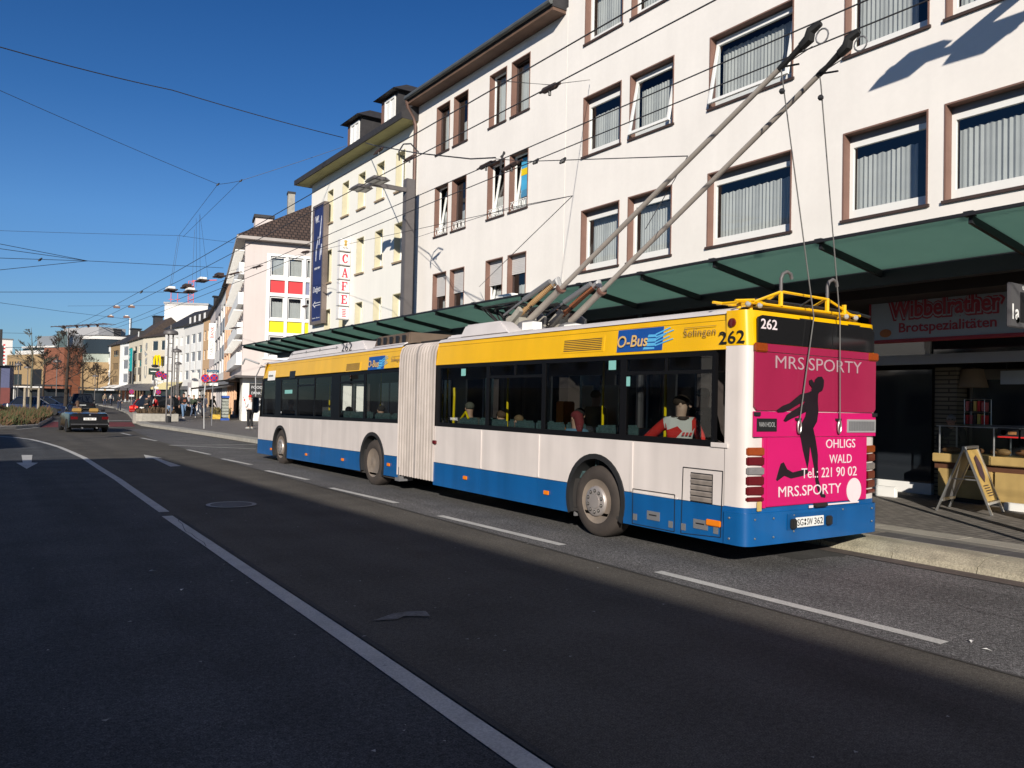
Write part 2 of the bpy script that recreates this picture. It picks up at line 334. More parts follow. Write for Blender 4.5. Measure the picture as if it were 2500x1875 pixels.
# small litter on the road
for i, p in enumerate([(6.531,3.195,-0),(6.447,2.996,0),(1.642,8.821,-0),(1.691,7.881,0)]):
    l = MB().poly([(0,0,.0),(.05,.01,.010),(.07,.035,.003),(.02,.03,.012)]).build('paper_scrap', m_purewhite, loc=(p[0],p[1],.012), rot=(0,0,i*1.3))
    tag(l, ['white paper scrap at the near end of the lane line','white paper scrap lying right of the lane line end','pale paper scrap on the dark asphalt','small pale paper scrap further into the shade'][i], 'litter')
b = MB()
for i in range(420):
    x = random.uniform(.5, 9); y = random.uniform(1.5, 26); s = random.uniform(.006, .022); a = random.uniform(0, 6)
    b.poly([(x+s*cos(a+k*2.1)*random.uniform(.6,1.3), y+s*sin(a+k*2.1)*random.uniform(.6,1.3), .012) for k in range(3)])
tag(b.build('grit', mat('pale_grit', (.3,.3,.29), .9, var=.3, scale=.8)), kind='stuff')
# pavement
PAV = [(p[0]+.5, p[1]) for p in KERB]
sheet('pavement', PAV + [(60,240),(60,-25)], .155, m_pave)
kb = empty('kerb', (0,0,0), kind='structure')
prof = [(0,0),(.03,.075),(.20,.15),(.26,.162),(.52,.165),(.52,0)]
b = MB(); b.prism(prof, lambda u, v, w: (u, .006+.988*w, v)); kme = b.mesh('kerb_stone', m_kerb)
for i in range(34):
    o = link(kme, 'kerb_stone', kb, (9.39+random.uniform(-.004,.004), -3.45+i, random.uniform(-.004,.004)), (0,0,random.uniform(-.003,.003)))
b = MB()
for (x0,y0),(x1,y1) in zip(KERB[1:], KERB[2:]):
    b.add([(x0,y0,0),(x1,y1,0),(x1,y1,.14),(x0,y0,.14),(x0+.52,y0,.158),(x1+.52,y1,.158)], [(0,1,2,3),(3,2,5,4)])
b.build('far_kerb_run', m_conc, kb)
pl = empty('platform_paving', (0,0,0), kind='structure')
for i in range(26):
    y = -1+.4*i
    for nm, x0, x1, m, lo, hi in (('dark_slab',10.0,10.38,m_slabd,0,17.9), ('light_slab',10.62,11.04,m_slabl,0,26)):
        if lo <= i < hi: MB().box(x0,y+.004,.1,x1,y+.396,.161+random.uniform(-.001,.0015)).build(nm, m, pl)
for i in range(14):
    MB().box(9.915, -1+.8*i+.004, .1, 9.995, -1+.8*i+.796, .1605).build('edge_slab', m_slabl, pl)
    MB().box(10.385, -1+.8*i+.004, .1, 10.615, -1+.8*i+.796, .1595).build('grey_slab', mat('grey_slab', (.2,.185,.16), .85, var=.15, var2=.12, bump=.3), pl)

# hairline cracks and a trench line in the lanes
m_crack = mat('crack_tar', (.045,.043,.041), .8, var=.2)
rnd = random.Random(21)
for x0, y0, n_, dx, dy in ((7.4,1.5,26,.05,.22),(6.4,8.0,30,.03,.3),(2.4,10,30,.04,.33),(4.6,15,30,.0,.3),(8.4,2.6,16,.03,.16)):
    P_ = []; x, y = x0, y0
    for i in range(n_): P_.append((x, y)); x += dx*.4+rnd.uniform(-.045,.045); y += dy*rnd.uniform(.5,1.2)
    strip('road_crack', P_, .008, m_crack, .0105)

# ---------------------------------------------------------------- buildings: helpers (local x along the facade, y into the building, z up)
CACHE = {}
def cached(key, fn):
    if key not in CACHE: CACHE[key] = fn()
    return CACHE[key]
def frame_mb(w, h, fr, t=.06, bot=None, bars=(), bw=.05, hb=()):
    b = MB(); bot = bot or fr
    b.box(0,0,0,w,t,bot); b.box(0,0,h-fr,w,t,h); b.box(0,0,bot,fr,t,h-fr); b.box(w-fr,0,bot,w,t,h-fr)
    for s in bars: b.box(s*w-bw/2,.003,bot,s*w+bw/2,t-.003,h-fr)
    for s in hb: b.box(fr,.004,s*h-bw/2,w-fr,t-.004,s*h+bw/2)
    return b
def curtain_mb(w, h, n, amp=.010):
    b = MB(); k = n*4; V = []
    for i in range(k+1):
        x = w*i/k; y = amp*sin(2*pi*n*i/k)+amp*.4*sin(5*i)
        top = h - .012*(1+sin(2*pi*n*i/k*.5))
        V += [(x,y,0),(x,y,top)]
    return b.add(V, [(2*i,2*i+2,2*i+3,2*i+1) for i in range(k)])
def window(parent, x, z, w, h, dep=.18, fr=.09, fm=None, bot=None, bars=(), hb=(), curt=None, roller=0, tilt=0, shutter=0, sill=None, surround=None, gm=None, name='window', cm=None, top_hung=True):
    fm = fm or m_pvc; gm = gm or m_glass; rk = lambda *a: tuple(round(v, 3) if isinstance(v, float) else v for v in a)
    hh = h - roller
    key = rk('fr', w, hh, fr, fm.name, bot, bars, hb)
    o = link(cached(key, lambda: frame_mb(w-.006, hh-.004, fr, .06, bot, bars, .05, hb).mesh(name, fm)), name, parent, (x+.003, dep, z+.002))
    bb = bot or fr
    if tilt:
        sw, sh = w-fr*1.1, hh-fr*1.1
        s = link(cached(rk('sash', sw, sh, fm.name), lambda: frame_mb(sw, sh, .07, .05).mesh('sash', fm)), 'sash', o)
        g = link(cached(rk('pane', sw-.14, sh-.14, gm.name), lambda: MB().poly([(0,0,0),(sw-.14,0,0),(sw-.14,0,sh-.14),(0,0,sh-.14)]).mesh('pane', gm)), 'pane', s, (.07,.02,.07))
        if top_hung:
            s.rotation_euler = (-R(tilt),0,0); s.location = (fr*.55, -.02-sin(R(tilt))*sh*.97, fr*.5+(1-cos(R(tilt)))*sh)
        else:
            s.rotation_euler = (-R(tilt),0,0); s.location = (fr*.55, .0, fr*.5)
    else:
        link(cached(rk('pane', w-2*fr, hh-fr-bb, gm.name), lambda: MB().poly([(0,0,0),(w-2*fr,0,0),(w-2*fr,0,hh-fr-bb),(0,0,hh-fr-bb)]).mesh('pane', gm)), 'pane', o, (fr,.03,bb))
    if curt:
        a, c, t = curt; cw = (c-a)*w; ch = hh*t
        n = max(4, int(cw/.085))
        link(cached(rk('cur', cw, ch, n), lambda: curtain_mb(cw, ch, n).mesh('curtain', cm or m_curtain, 40)), 'curtain', o, (a*w,.2,.05))
    if roller: box('roller_box', m_grey, o, .0,.0,hh+.002,w-.006,.1,h-.006)
    if shutter:
        def shm():
            b = MB(); n = int(hh*shutter/.055)
            for i in range(n): b.box(.02,0,-.052*(i+1)+.004,w-.03,.018,-.052*i)
            return b.mesh('roller_shutter', m_blind)
        link(cached(rk('sht', w, hh, shutter), shm), 'roller_shutter', o, (0,-.025,hh-.01))
    if surround:
        def sm():
            b = MB(); p = -.012; t = .03
            b.box(0,p,0,t,dep,h); b.box(w-t,p,0,w,dep,h); b.box(t,p,h-t,w-t,dep,h); b.cur = 1; b.box(-.03,p-.03,-.05,w+.03,dep,0)
            return b.mesh('reveal', [surround, m_dkbrown if surround is m_brown else surround])
        link(cached(rk('sur', w, h, dep, surround.name), sm), 'reveal', o, (0,-dep,0))
    if sill: link(cached(rk('sil', w, sill.name), lambda: MB().box(-.07,-.07,-.06,w+.07,.1,0).mesh('sill', sill)), 'sill', o, (0,-dep,-.002))
    return o
def balustrade(parent, x, z, w):
    def mk():
        b = MB(); n = 4
        b.box(0,0,.0,w,.015,.02); b.box(0,0,.26,w,.015,.28)
        for i in range(n):
            cx = w*(i+.5)/n; b.tube([(cx+.075*cos(2*pi*j/10), .008, .14+.11*sin(2*pi*j/10)) for j in range(11)], .011, 4, False)
        for i in range(n+1): b.box(w*i/n-.008 if i else 0,0,.02,w*i/n+.008 if i else .016,.015,.26)
        return b.mesh('window_railing', m_purewhite)
    return link(cached(('bal', round(w,3)), mk), 'window_railing', parent, (x, .03, z))
def shell(parent, L, h, dep, m, holes, wd, zbase=0., name='wall', back=True):
    b = MB(); b.wall(0, L, zbase, h, holes, wd)
    b.add([(0,0,zbase),(L,0,zbase),(L,dep,zbase),(0,dep,zbase),(0,0,h),(L,0,h),(L,dep,h),(0,dep,h)], [(1,2,6,5),(2,3,7,6),(3,0,4,7),(3,2,1,0),(4,5,6,7)])
    return b.build(name, m, parent)
def facade_root(name, P0, P1, label, cat='building', group=None):
    d = Vector((P1[0]-P0[0], P1[1]-P0[1], 0)); e = empty(name, (P0[0],P0[1],0), math.atan2(d.y, d.x), label, cat, group); return e, d.length

# ---------------------------------------------------------------- the white apartment row over the shops (facade plane X = 13.2)
XF = 13.2
def row_root(name, yfar, label): return empty(name, (XF, yfar, 0), -pi/2, label, 'building')
ZB = 3.95
# right, taller house with wide windows: local x = 17.2 - Y
A = row_root('apartment_house', 17.2, 'tall white rendered house with wide brown edged windows over the bakery')
cols = [(16.47,14.97),(14.66,13.17),(12.1,9.93),(8.82,7.23),(6.96,4.75),(3.0,1.2),(.2,-1.6)]; rows = [(5.28,6.89),(8.31,9.89),(11.31,12.9)]
holes = [(17.2-a, 17.2-b, z0, z1) for a, b in cols for z0, z1 in rows]
shell(A, 27, 15.6, 11, m_wall, holes, .19, ZB)
MB().add([(-.0,-.5,15.6),(27,-.5,15.6),(27,11.5,15.6),(-.0,11.5,15.6),(-.0,5.5,19.5),(27,5.5,19.5),(0,-.5,15.75),(27,-.5,15.75)], [(3,2,1,0),(6,7,5,4),(2,3,4,5),(0,6,4,3),(1,2,5,7),(0,1,7,6)]).build('roof', m_slate, A)
box('dark_room_backing', m_room, A, .1,.85,ZB+.1,26.9,.95,15.5)
CUR = {(0,0):(.06,.99,.93),(0,1):(.05,.99,.78),(0,2):(.04,.97,.9),(1,0):(.05,.99,.92),(1,1):(.03,.99,.80),(1,2):(.03,.99,.9),(2,0):(.03,.93,.80),(2,1):(.03,.88,.86),(2,2):(.04,.9,.8),(3,0):(.03,.76,.80),(3,1):(.05,.75,1.),(3,2):(.04,.8,.8),(4,0):(.03,.99,.82),(4,1):(.03,.97,.9)}
for i, (a, b_) in enumerate(cols):
    for j, (z0, z1) in enumerate(rows):
        tl = 11 if (i, j) in ((1,1),(2,1)) else 0
        window(A, 17.2-a, z0, a-b_, z1-z0, .17, .1, m_pvc, .2, (), (), CUR.get((i,j),(.05,.95,.8)), .15 if not tl else .05, tl, 0, None, m_brown)
# left, lower house with paired narrow windows: local x = 25.98 - Y
B_ = row_root('apartment_house', 25.98, 'lower white house with paired narrow windows and a grey eave, beside the cafe')
pc = [(24.6,23.66),(23.4,22.46),(21.16,20.19),(19.93,18.96)]; pr = [(4.55,6.2),(7.49,9.22),(10.36,12.02)]
holes = [(25.98-a, 25.98-b, z0, z1) for a, b in pc for z0, z1 in pr]
shell(B_, 8.76, 12.62, 11, m_wall, holes, .19, ZB)
box('dark_room_backing', m_room, B_, .1,.85,ZB+.1,8.6,.95,12.5)
MB().add([(-.05,-.48,12.55),(8.70,-.48,12.55),(8.70,11,12.55),(-.05,11,12.55),(-.05,-.48,12.74),(8.70,-.48,12.74),(-.05,5,15.6),(8.70,5,15.6),(-.05,11,12.74),(8.70,11,12.74)],
    [(0,1,5,4),(4,5,7,6),(6,7,9,8),(3,2,1,0),(0,4,6,8,3),(1,2,9,7,5)]).build('roof', m_slate, B_)
box('eave_board', mat('brown_eave_board', (.13,.075,.05), .7, var=.15), B_, -.03,-.46,12.46,8.68,-.01,12.547)
MB().lathe([(.075,-.02),(.075,8.7)], (-.0,-.54,12.66), 'x', 10).build('gutter', mat('zinc_gutter', (.13,.14,.14), .5, metal=.4, var=.15), B_)
# downpipe with its swan neck at the joint of white house and cafe
MB().tube([(-.02,-.5,12.6),(-.05,-.42,12.35),(-.06,-.2,12.05),(-.06,-.10,11.8),(-.06,-.09,9.0),(-.06,-.09,4.2)], .065, 8).build('downpipe', mat('brown_downpipe', (.12,.07,.055), .5, metal=.3, var=.15), B_, 40)
for i, (a, b_) in enumerate(pc):
    for j, (z0, z1) in enumerate(pr):
        tl = 9 if (i, j) in ((0,1),(2,1),(3,1),(2,0)) else 0
        w_ = window(B_, 25.98-a, z0, a-b_, z1-z0, .17, .06, m_purewhite if (i,j) in ((0,1),(2,1),(2,2),(3,1),(2,0)) else m_dkbrown, .07, (), (), {(0,2):(.0,1,.96),(1,2):(.1,1,.5),(2,2):(.0,1,.95),(3,2):(.0,1,.95),(0,1):(.1,1,.5),(1,1):(.1,1,.4),(2,1):(0,1,.4),(3,1):(.0,1,.35)}.get((i,j),(.1,.98,.45)), 0, tl, .5 if j==0 and i!=3 else .38 if j==0 else 0, None, m_brown, top_hung=False)
        if j == 1: balustrade(B_, 25.98-a, z0+.02, a-b_)
        if (i, j) == (3,1):
            box('window_poster', mat('cyan_cloth', (.05,.35,.6), .8, var=.1), w_, .2,.12,.45,.9,.13,1.62); box('window_poster', m_yel, w_, .2,.11,1.1,.88,.119,1.3)
# air conditioning unit on the canopy in front of the lower pair of windows
ac = tag(empty('air_conditioner', (12.75,19.2,4.29)), 'white air conditioner box with round fan sitting on the canopy', 'air conditioner')
bev(box('casing', m_purewhite, ac, -.16,-.42,0,.16,.42,.62), .02)
MB().lathe([(.23,-.185),(.23,-.165),(.0,-.165)], (0,.12,.31), 'x', 18).build('fan_guard', m_grey, ac)

# cafe house: local x = 36.9 - Y
C_ = row_root('cafe_house', 36.9, 'cream cafe house with dark dormer roof and small windows')
cc = [(34.82,34.12),(33.07,32.33),(31.35,30.6),(29.53,28.78),(27.77,26.98)]; cr = [(4.3,5.82),(7.02,8.5),(9.71,11.2)]
holes = [(36.9-a, 36.9-b, z0, z1) for a, b in cc for z0, z1 in cr]
shell(C_, 10.91, 11.95, 11, m_cream, holes, .26, ZB)
box('dark_room_backing', m_room, C_, .1,.95,ZB+.1,10.8,1.05,11.8)
m_yelreveal = mat('pale_yellow_reveal', (.62,.57,.40), .8, var=.06)
for i, (a, b_) in enumerate(cc):
    for j, (z0, z1) in enumerate(cr):
        window(C_, 36.9-a, z0, a-b_, z1-z0, .24, .06, m_pvc, .07, (), (), (.05,.95,.9) if (i+j)%3 else (.5,.98,.95), 0, 8 if (i+2*j)%3 == 0 else 0, .4 if (i,j)==(0,0) else 0, mat('tan_sill', (.33,.25,.17), .8, var=.1), m_yelreveal, top_hung=False)
b = MB(); b.add([(-.55,-.62,11.93),(10.9,-.62,11.93),(10.9,0,11.93),(-.55,0,11.93)], [(3,2,1,0)]); b.build('soffit', mat('olive_soffit', (.36,.33,.14), .8, var=.08), C_)
MB().add([(-.6,-.68,11.94),(10.9,-.68,11.94),(10.9,11,11.94),(-.6,11,11.94),(-.6,-.68,12.16),(10.9,-.68,12.16),(2.5,5,15.9),(10.9,5,15.9),(-.6,11,12.16),(10.9,11,12.16)],
    [(0,1,5,4),(4,5,7,6),(6,7,9,8),(3,2,1,0),(0,4,8,3),(4,6,8),(1,2,9,7,5)]).build('roof', m_slate, C_)
for y0, y1 in ((32.62,31.2),(29.2,27.75)):
    x0, x1 = 36.9-y0, 36.9-y1; dm = box('dormer', m_slate, C_, x0,.0,12.2,x1,4.0,13.62); zt = 13.62
    MB().add([(x0-.22,-.3,zt),(x1+.22,-.3,zt),(x1+.22,4.3,zt),(x0-.22,4.3,zt),(x0+.42,.55,zt+.5),(x1-.42,.55,zt+.5),(x1-.42,4.3,zt+.5),(x0+.42,4.3,zt+.5)], [(3,2,1,0),(0,1,5,4),(1,2,6,5),(2,3,7,6),(3,0,4,7),(4,5,6,7)]).build('dormer_roof', m_slate, dm)
    box('dormer_cheek', m_brown, dm, x0-.003,-.013,12.25,x0+.28,.3,13.6)
    dw = link(frame_mb(.92,1.0,.08,.05,None,(.5,)).mesh('dormer_window', m_pvc), 'dormer_window', dm, (x0+.36,-.055,12.5))
    box('blind', m_purewhite, dm, x0+.4,-.012,12.55,x1-.2,-.002,13.45)
ch = MB().lathe([(.42,0),(.42,1.4),(.40,1.42)], (9.9,4.2,14.4), 'z', 12).build('chimney', m_conc, C_, 40)
MB().add([(9.3,3.6,16.0),(10.5,3.6,16.0),(10.5,4.8,16.0),(9.3,4.8,16.0),(9.9,4.2,16.35)], [(3,2,1,0),(0,1,4),(1,2,4),(2,3,4),(3,0,4)]).build('chimney_cap', m_dark, ch)
for sx in (9.55,10.25): MB().box(sx-.03,4.17,15.8,sx+.03,4.23,16.02).build('cap_leg', m_dark, ch)
# the cafe's projecting box sign, its letters cut as slab shapes, facing down the street
sg = tag(empty('cafe_sign', (12.72, 32.1, 0)), 'tall vertical sign of white boxes with red letters CAFE on the cream house', 'sign')
m_sb = mat('white_sign_box', (.75,.72,.70), .5, var=.04); m_lr = mat('sign_red', (.62,.02,.06), .5, var=.05)
b = MB(); b.tube([(.50,0,5.1),(.50,0,8.7)], .03, 6)
for z in (5.4,6.9,8.3): b.beam((.5,0,z),(XF-12.72+.0,0,z+.0),.03,.03)
b.build('mast', m_ltgrey, sg)
def letter(ch_, m, parent, x, z, w, h, y):
    b = MB(); t = .11; P = lambda q: b.prism([(x+u*w, z+v*h) for u, v in q], lambda u, v, k: (u, y+.012*k, v))
    if ch_ in 'FE':
        P([(.12,.05),(.36,.05),(.36,.95),(.12,.95)]); P([(.0,.0),(.5,.0),(.5,.08),(0,.08)] if ch_=='F' else [(.0,.0),(.95,.0),(.95,.3),(.86,.3),(.8,.1),(0,.08)])
        P([(0,.92),(.8,.9),(.86,.7),(.95,.7),(.95,1),(0,1)]); P([(.36,.46),(.6,.46),(.6,.36),(.68,.36),(.68,.66),(.6,.66),(.6,.55),(.36,.55)])
    elif ch_ == 'A':
        P([(.44,1),(.58,1),(.95,.06),(.72,.06),(.48,.74),(.2,.06),(.08,.06)]); P([(.28,.28),(.72,.28),(.70,.37),(.30,.37)]); P([(0,0),(.34,0),(.34,.07),(0,.07)]); P([(.6,0),(1,0),(1,.07),(.6,.07)])
    else:
        o_ = [(.5+.48*cos(a), .5+.5*sin(a)) for a in [R(48+i*264/16) for i in range(17)]]; i_ = [(.55+.27*cos(a), .5+.4*sin(a)) for a in [R(312-i*264/16) for i in range(17)]]
        P(o_+i_); P([(.72,.68),(.9,.68),(.9,1.0),(.82,1.0),(.72,.85)]); P([(.72,.05),(.9,.18),(.86,.3),(.74,.24)])
    return b.build('letter', m, parent)
for z0, z1, c_ in ((8.05,8.56,None),(7.46,7.97,'C'),(6.86,7.38,'A'),(6.30,6.80,'F'),(5.74,6.24,'E'),(5.18,5.68,None)):
    bx = bev(box('sign_box', m_sb, sg, 0,-.16,z0,.46,.16,z1), .012); box('box_rim', m_ltgrey, bx, -.006,-.15,z0-.025,.466,.15,z0-.004)
    if c_: letter(c_, m_lr, bx, .09, z0+.07, .27, z1-z0-.13, -.175)
    elif z0 > 7:
        text('beer_lettering', 'VELTINS', mat('sign_dark_ink', (.03,.03,.04), .5), bx, .26, .07, (.1,-.163,z0+.09), FACE_Y)
        MB().prism([(.17,z0+.2),(.29,z0+.2),(.27,z0+.34),(.31,z0+.42),(.23,z0+.47),(.15,z0+.42),(.19,z0+.34)], lambda u, v, k: (u,-.172+.011*k,v)).build('emblem', mat('gold_print', (.45,.3,.08), .5), bx)
    else:
        for k in range(5): MB().box(.14+(k%2)*.02,-.172,z0+.09+k*.07,.32-(k%2)*.02,-.161,z0+.12+k*.07).build('emblem', m_lr, bx)
# blue banner in its grey frame at the far end of the cafe front
bn = tag(empty('banner', (XF-.24, 36.05, 5.2), -pi/2), 'tall dark blue advertising banner with white arrow on the cream house', 'banner')
b = MB(); b.box(0,0,0,1.45,.235,.13); b.box(0,0,5.4,1.45,.235,5.5); b.box(0,0,.13,.12,.235,5.4); b.box(1.33,0,.13,1.45,.235,5.4); b.build('frame', mat('bronze_frame', (.2,.16,.14), .5, metal=.3, var=.1), bn)
box('cloth', mat('navy_print', (.018,.03,.12), .6, var=.25, scale=1.2), bn, .12,.03,.13,1.33,.06,5.4)
m_wp = mat('white_print', (.7,.7,.72), .6, var=.05)
b = MB(); y = .022
b.prism([(.25,.9),(.55,.75),(.55,.83),(1.2,.83),(1.2,.86),(.52,.86),(.52,.81),(.33,.9),(.52,.99),(.52,.94),(1.2,.94),(1.2,.97),(.55,.97),(.55,1.05)], lambda u, v, k: (u, y+.008*k, v)); b.build('arrow', m_wp, bn)
text('lettering', 'Dadgets', m_wp, bn, .95, .34, (.25,.028,1.38), FACE_Y, .004, 0, .3); text('lettering', 'W.', m_wp, bn, .5, .33, (.3,.028,4.65), FACE_Y, .004, .03)
text('small_print', 'nnnnn www', m_wp, bn, .7, .1, (.35,.028,2.5), FACE_Y, .004); text('small_print', 'info line', m_wp, bn, .9, .06, (.25,.028,.25), FACE_Y, .004)
b = MB()
for k, pts in enumerate([[(.85,.028,3.6),(1.0,.028,4.1),(1.1,.028,4.9)],[(.5,.028,2.9),(.55,.028,3.4),(.75,.028,4.0)],[(1.0,.028,2.9),(1.08,.028,3.4)],[(1.15,.028,3.1),(1.2,.028,3.6)]]): b.tube(pts, [.02,.035,.015][:len(pts)], 4)
b.build('flower_print', mat('pale_flower_print', (.4,.42,.5), .6, var=.3, scale=6), bn)

# ground floor behind the arcade: soffit, back wall, pillars, party wall
gf = empty('arcade', (XF, 36.9, 0), -pi/2, 'dark shop arcade under the white houses and the canopy', 'arcade')
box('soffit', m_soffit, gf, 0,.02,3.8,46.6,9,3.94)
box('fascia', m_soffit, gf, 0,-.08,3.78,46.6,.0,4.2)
box('back_wall', m_shade, gf, 0,6.2,.15,46.6,6.4,3.8)  # shadow on the shop wall is put into its dark colour
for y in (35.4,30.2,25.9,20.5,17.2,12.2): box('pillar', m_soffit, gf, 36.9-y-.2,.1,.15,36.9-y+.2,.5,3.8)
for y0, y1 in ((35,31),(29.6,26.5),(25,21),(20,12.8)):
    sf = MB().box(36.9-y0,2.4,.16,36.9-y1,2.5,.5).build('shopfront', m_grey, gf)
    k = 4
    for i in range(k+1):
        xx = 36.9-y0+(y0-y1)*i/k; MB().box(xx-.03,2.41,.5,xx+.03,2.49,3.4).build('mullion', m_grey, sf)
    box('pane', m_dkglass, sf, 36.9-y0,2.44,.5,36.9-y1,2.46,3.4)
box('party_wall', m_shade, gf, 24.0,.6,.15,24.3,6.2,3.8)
# ---------------------------------------------------------------- glass canopy
CY = [1.2,3.2,5.22,7.41,9.5,11.3,13.15,15.3,17.4,19.45,21.39,23.3,25.17,27.1,28.96,30.88,32.69,34.43,36.3,38.15]
XA, XB = 10.5, 12.12
zf = lambda y: 4.335-.0042*(y-5)
zb_ = lambda y: zf(y)-.245
m_cg = bpy.data.materials.new('green_canopy_glass'); m_cg.use_nodes = True
nt = m_cg.node_tree; pb = nt.nodes['Principled BSDF']; pb.inputs['Base Color'].default_value = (.17,.27,.24,1); pb.inputs['Roughness'].default_value = .12
tr = nt.nodes.new('ShaderNodeBsdfTranslucent'); tr.inputs[0].default_value = (.46,.62,.56,1); tp = nt.nodes.new('ShaderNodeBsdfTransparent'); tp.inputs[0].default_value = (.45,.8,.7,1)
m1 = nt.nodes.new('ShaderNodeMixShader'); m1.inputs[0].default_value = .55; m2 = nt.nodes.new('ShaderNodeMixShader'); m2.inputs[0].default_value = .13
nt.links.new(pb.outputs[0], m1.inputs[1]); nt.links.new(tr.outputs[0], m1.inputs[2]); nt.links.new(m1.outputs[0], m2.inputs[1]); nt.links.new(tp.outputs[0], m2.inputs[2]); nt.links.new(m2.outputs[0], nt.nodes['Material Output'].inputs[0])
nz = nt.nodes.new('ShaderNodeTexNoise'); nz.inputs['Scale'].default_value = 1.2; nz.inputs['Detail'].default_value = 4; cr_ = nt.nodes.new('ShaderNodeValToRGB')
cr_.color_ramp.elements[0].color = (.15,.25,.22,1); cr_.color_ramp.elements[0].position = .3; cr_.color_ramp.elements[1].color = (.27,.39,.35,1); cr_.color_ramp.elements[1].position = .75
tcn = nt.nodes.new('ShaderNodeTexCoord'); nt.links.new(tcn.outputs['Object'], nz.inputs[0]); nt.links.new(nz.outputs['Fac'], cr_.inputs[0]); nt.links.new(cr_.outputs[0], pb.inputs['Base Color'])
cn = tag(empty('glass_canopy', (0,0,0)), 'long green glass canopy on dark beams along the shop fronts', 'canopy')
for y0, y1 in zip(CY, CY[1:]):
    a, b2 = y0+.03, y1-.03
    MB().add([(XA,a,zf(a)),(XA,b2,zf(b2)),(XB,b2,zb_(b2)),(XB,a,zb_(a)),(XA,a,zf(a)+.016),(XA,b2,zf(b2)+.016),(XB,b2,zb_(b2)+.016),(XB,a,zb_(a)+.016)], [(3,2,1,0),(4,5,6,7),(0,1,5,4),(1,2,6,5),(2,3,7,6),(3,0,4,7)]).build('pane', m_cg, cn)
for y in CY:
    MB().beam((XA+.05,y,zf(y)-.05),(XB+.1,y,zb_(y)-.07),.05,.11).build('beam', m_dark, cn)
    MB().box(XA-.02,y-.06,zf(y)-.015,XA+.10,y+.06,zf(y)+.045).build('clamp', m_dark, cn)
MB().beam((XA-.015,1.2,zf(1.2)+.005),(XA-.015,38.15,zf(38.15)+.005),.03,.045).build('front_rail', m_dark, cn)
MB().beam((XB+.14,1.2,zb_(1.2)-.1),(XB+.14,38.15,zb_(38.15)-.1),.2,.3).build('rear_beam', m_dark, cn)
for y in (5.2,13.1,21.4,29,36.3): MB().tube([(XB+.14,y,.15),(XB+.14,y,zb_(y)-.2)], .09, 10).build('column', m_dark, cn)
MB().box(XB+.245,1.2,4.06,XF-.085,38.15,4.10).build('infill_roof', m_soffit, cn)
for y in CY[::2]: MB().beam((XB+.2,y,zb_(y)-.05),(XF,y,zb_(y)-.05),.06,.1).build('wall_tie', m_dark, cn)

# ---------------------------------------------------------------- corner house with coloured panels
P0 = (15.35, 55.7); rz = math.atan2(cos(R(102.5)), sin(R(102.5)))
D_ = empty('corner_house', (*P0, 0), rz, 'pinkish corner house with red and yellow window panels and brown tiled roof', 'building')
LS, LF, HE = 12., 19., 12.65
wc = [(1.68,2.68),(2.88,3.9),(4.08,5.1),(5.28,6.3)]; wr = [(4.62,6.1),(7.25,8.83),(10.2,11.6)]
holes = [(a,b_,z0,z1) for a, b_ in wc for z0, z1 in wr] + [(a,b_,z0,z1) for a, b_ in wc for z0, z1 in ((6.32,7.12),(9.07,9.96))]
b = MB(); b.wall(0, LS, 3.28, HE, holes, .14)
b.M = Matrix(((0,1,0,0),(-1,0,0,LF),(0,0,1,0),(0,0,0,1)))           # front: local x' runs down the street, its outside is -x
fh = []
for k in range(4):
    for i in range(9): fh.append((.9+i*2., .9+i*2.+1.5, 4.9+k*2.08, 6.05+k*2.08))
b.wall(0, LF, 3.28, HE, fh, .5); b.M = None
b.add([(LS,0,3.28),(LS,LF,3.28),(0,LF,3.28),(0,0,3.28),(LS,0,HE),(LS,LF,HE),(0,LF,HE)], [(0,1,5,4),(1,2,6,5),(0,3,2,1)])
b.build('wall', m_pink, D_)
b = MB(); e = .012   # white surround proud of the wall
b.wall(1.45, 6.5, 4.5, 11.78, [h for h in holes], .01, -e); b.add([(1.45,-e,4.5),(1.45,0,4.5),(1.45,0,11.78),(1.45,-e,11.78)], [(0,1,2,3)]); b.box(1.3,-.09,4.42,6.6,.0,4.5); b.build('white_surround', m_purewhite, D_)
box('dark_room_backing', m_room, D_, .7,.9,3.4,LS-.2,1.,HE-.1)
m_prd = mat('red_panel', (.62,.035,.04), .5, var=.04); m_pye = mat('yellow_panel', (.82,.72,.0), .5, var=.03); m_pbl = mat('grey_blue_panel', (.2,.22,.33), .5, var=.05)
for i, (a, b_) in enumerate(wc):
    for j, (z0, z1) in enumerate(wr): window(D_, a, z0, b_-a, z1-z0, .12, .1, m_pvc, .12, (), (), (.1,.9,.85) if j == 2 else (.08,.92,.75), .0)
    box('coloured_panel', m_pye, D_, a,.1,6.32,b_,.139,7.12); box('coloured_panel', m_prd if i < 2 else m_pbl, D_, a,.1,9.07,b_,.139,9.96)
for (s0,s1,z0,z1) in fh[::1]:
    x = LF-s0
    bx = MB().box(.16,x-(s1-s0),z0,.2,x,z1).build('street_window', m_dkglass, D_)
    f_ = MB(); f_.box(.1,x-(s1-s0),z0,.158,x-(s1-s0)+.07,z1); f_.box(.1,x-.07,z0,.158,x,z1); f_.box(.1,x-(s1-s0)+.07,z1-.07,.158,x-.07,z1); f_.build('frame', m_pvc, bx)
for k in range(4):   # white parapet bands with toothed sun slats in front of the street windows
    z = 4.05+k*2.08
    MB().box(-.35,.7,z+.0,-.003,LF-.3,z+.82).build('balcony_band', m_purewhite, D_)
    b = MB(); n = 44
    for i in range(n): b.box(-.62,.75+i*(LF-1.2)/n,z+1.62,-.004,.75+i*(LF-1.2)/n+.2,z+1.7)
    b.build('sun_slats', m_purewhite, D_)
MB().box(-.45,.55,4.0,-.003,LF-.2,4.048).build('ledge', m_purewhite, D_)
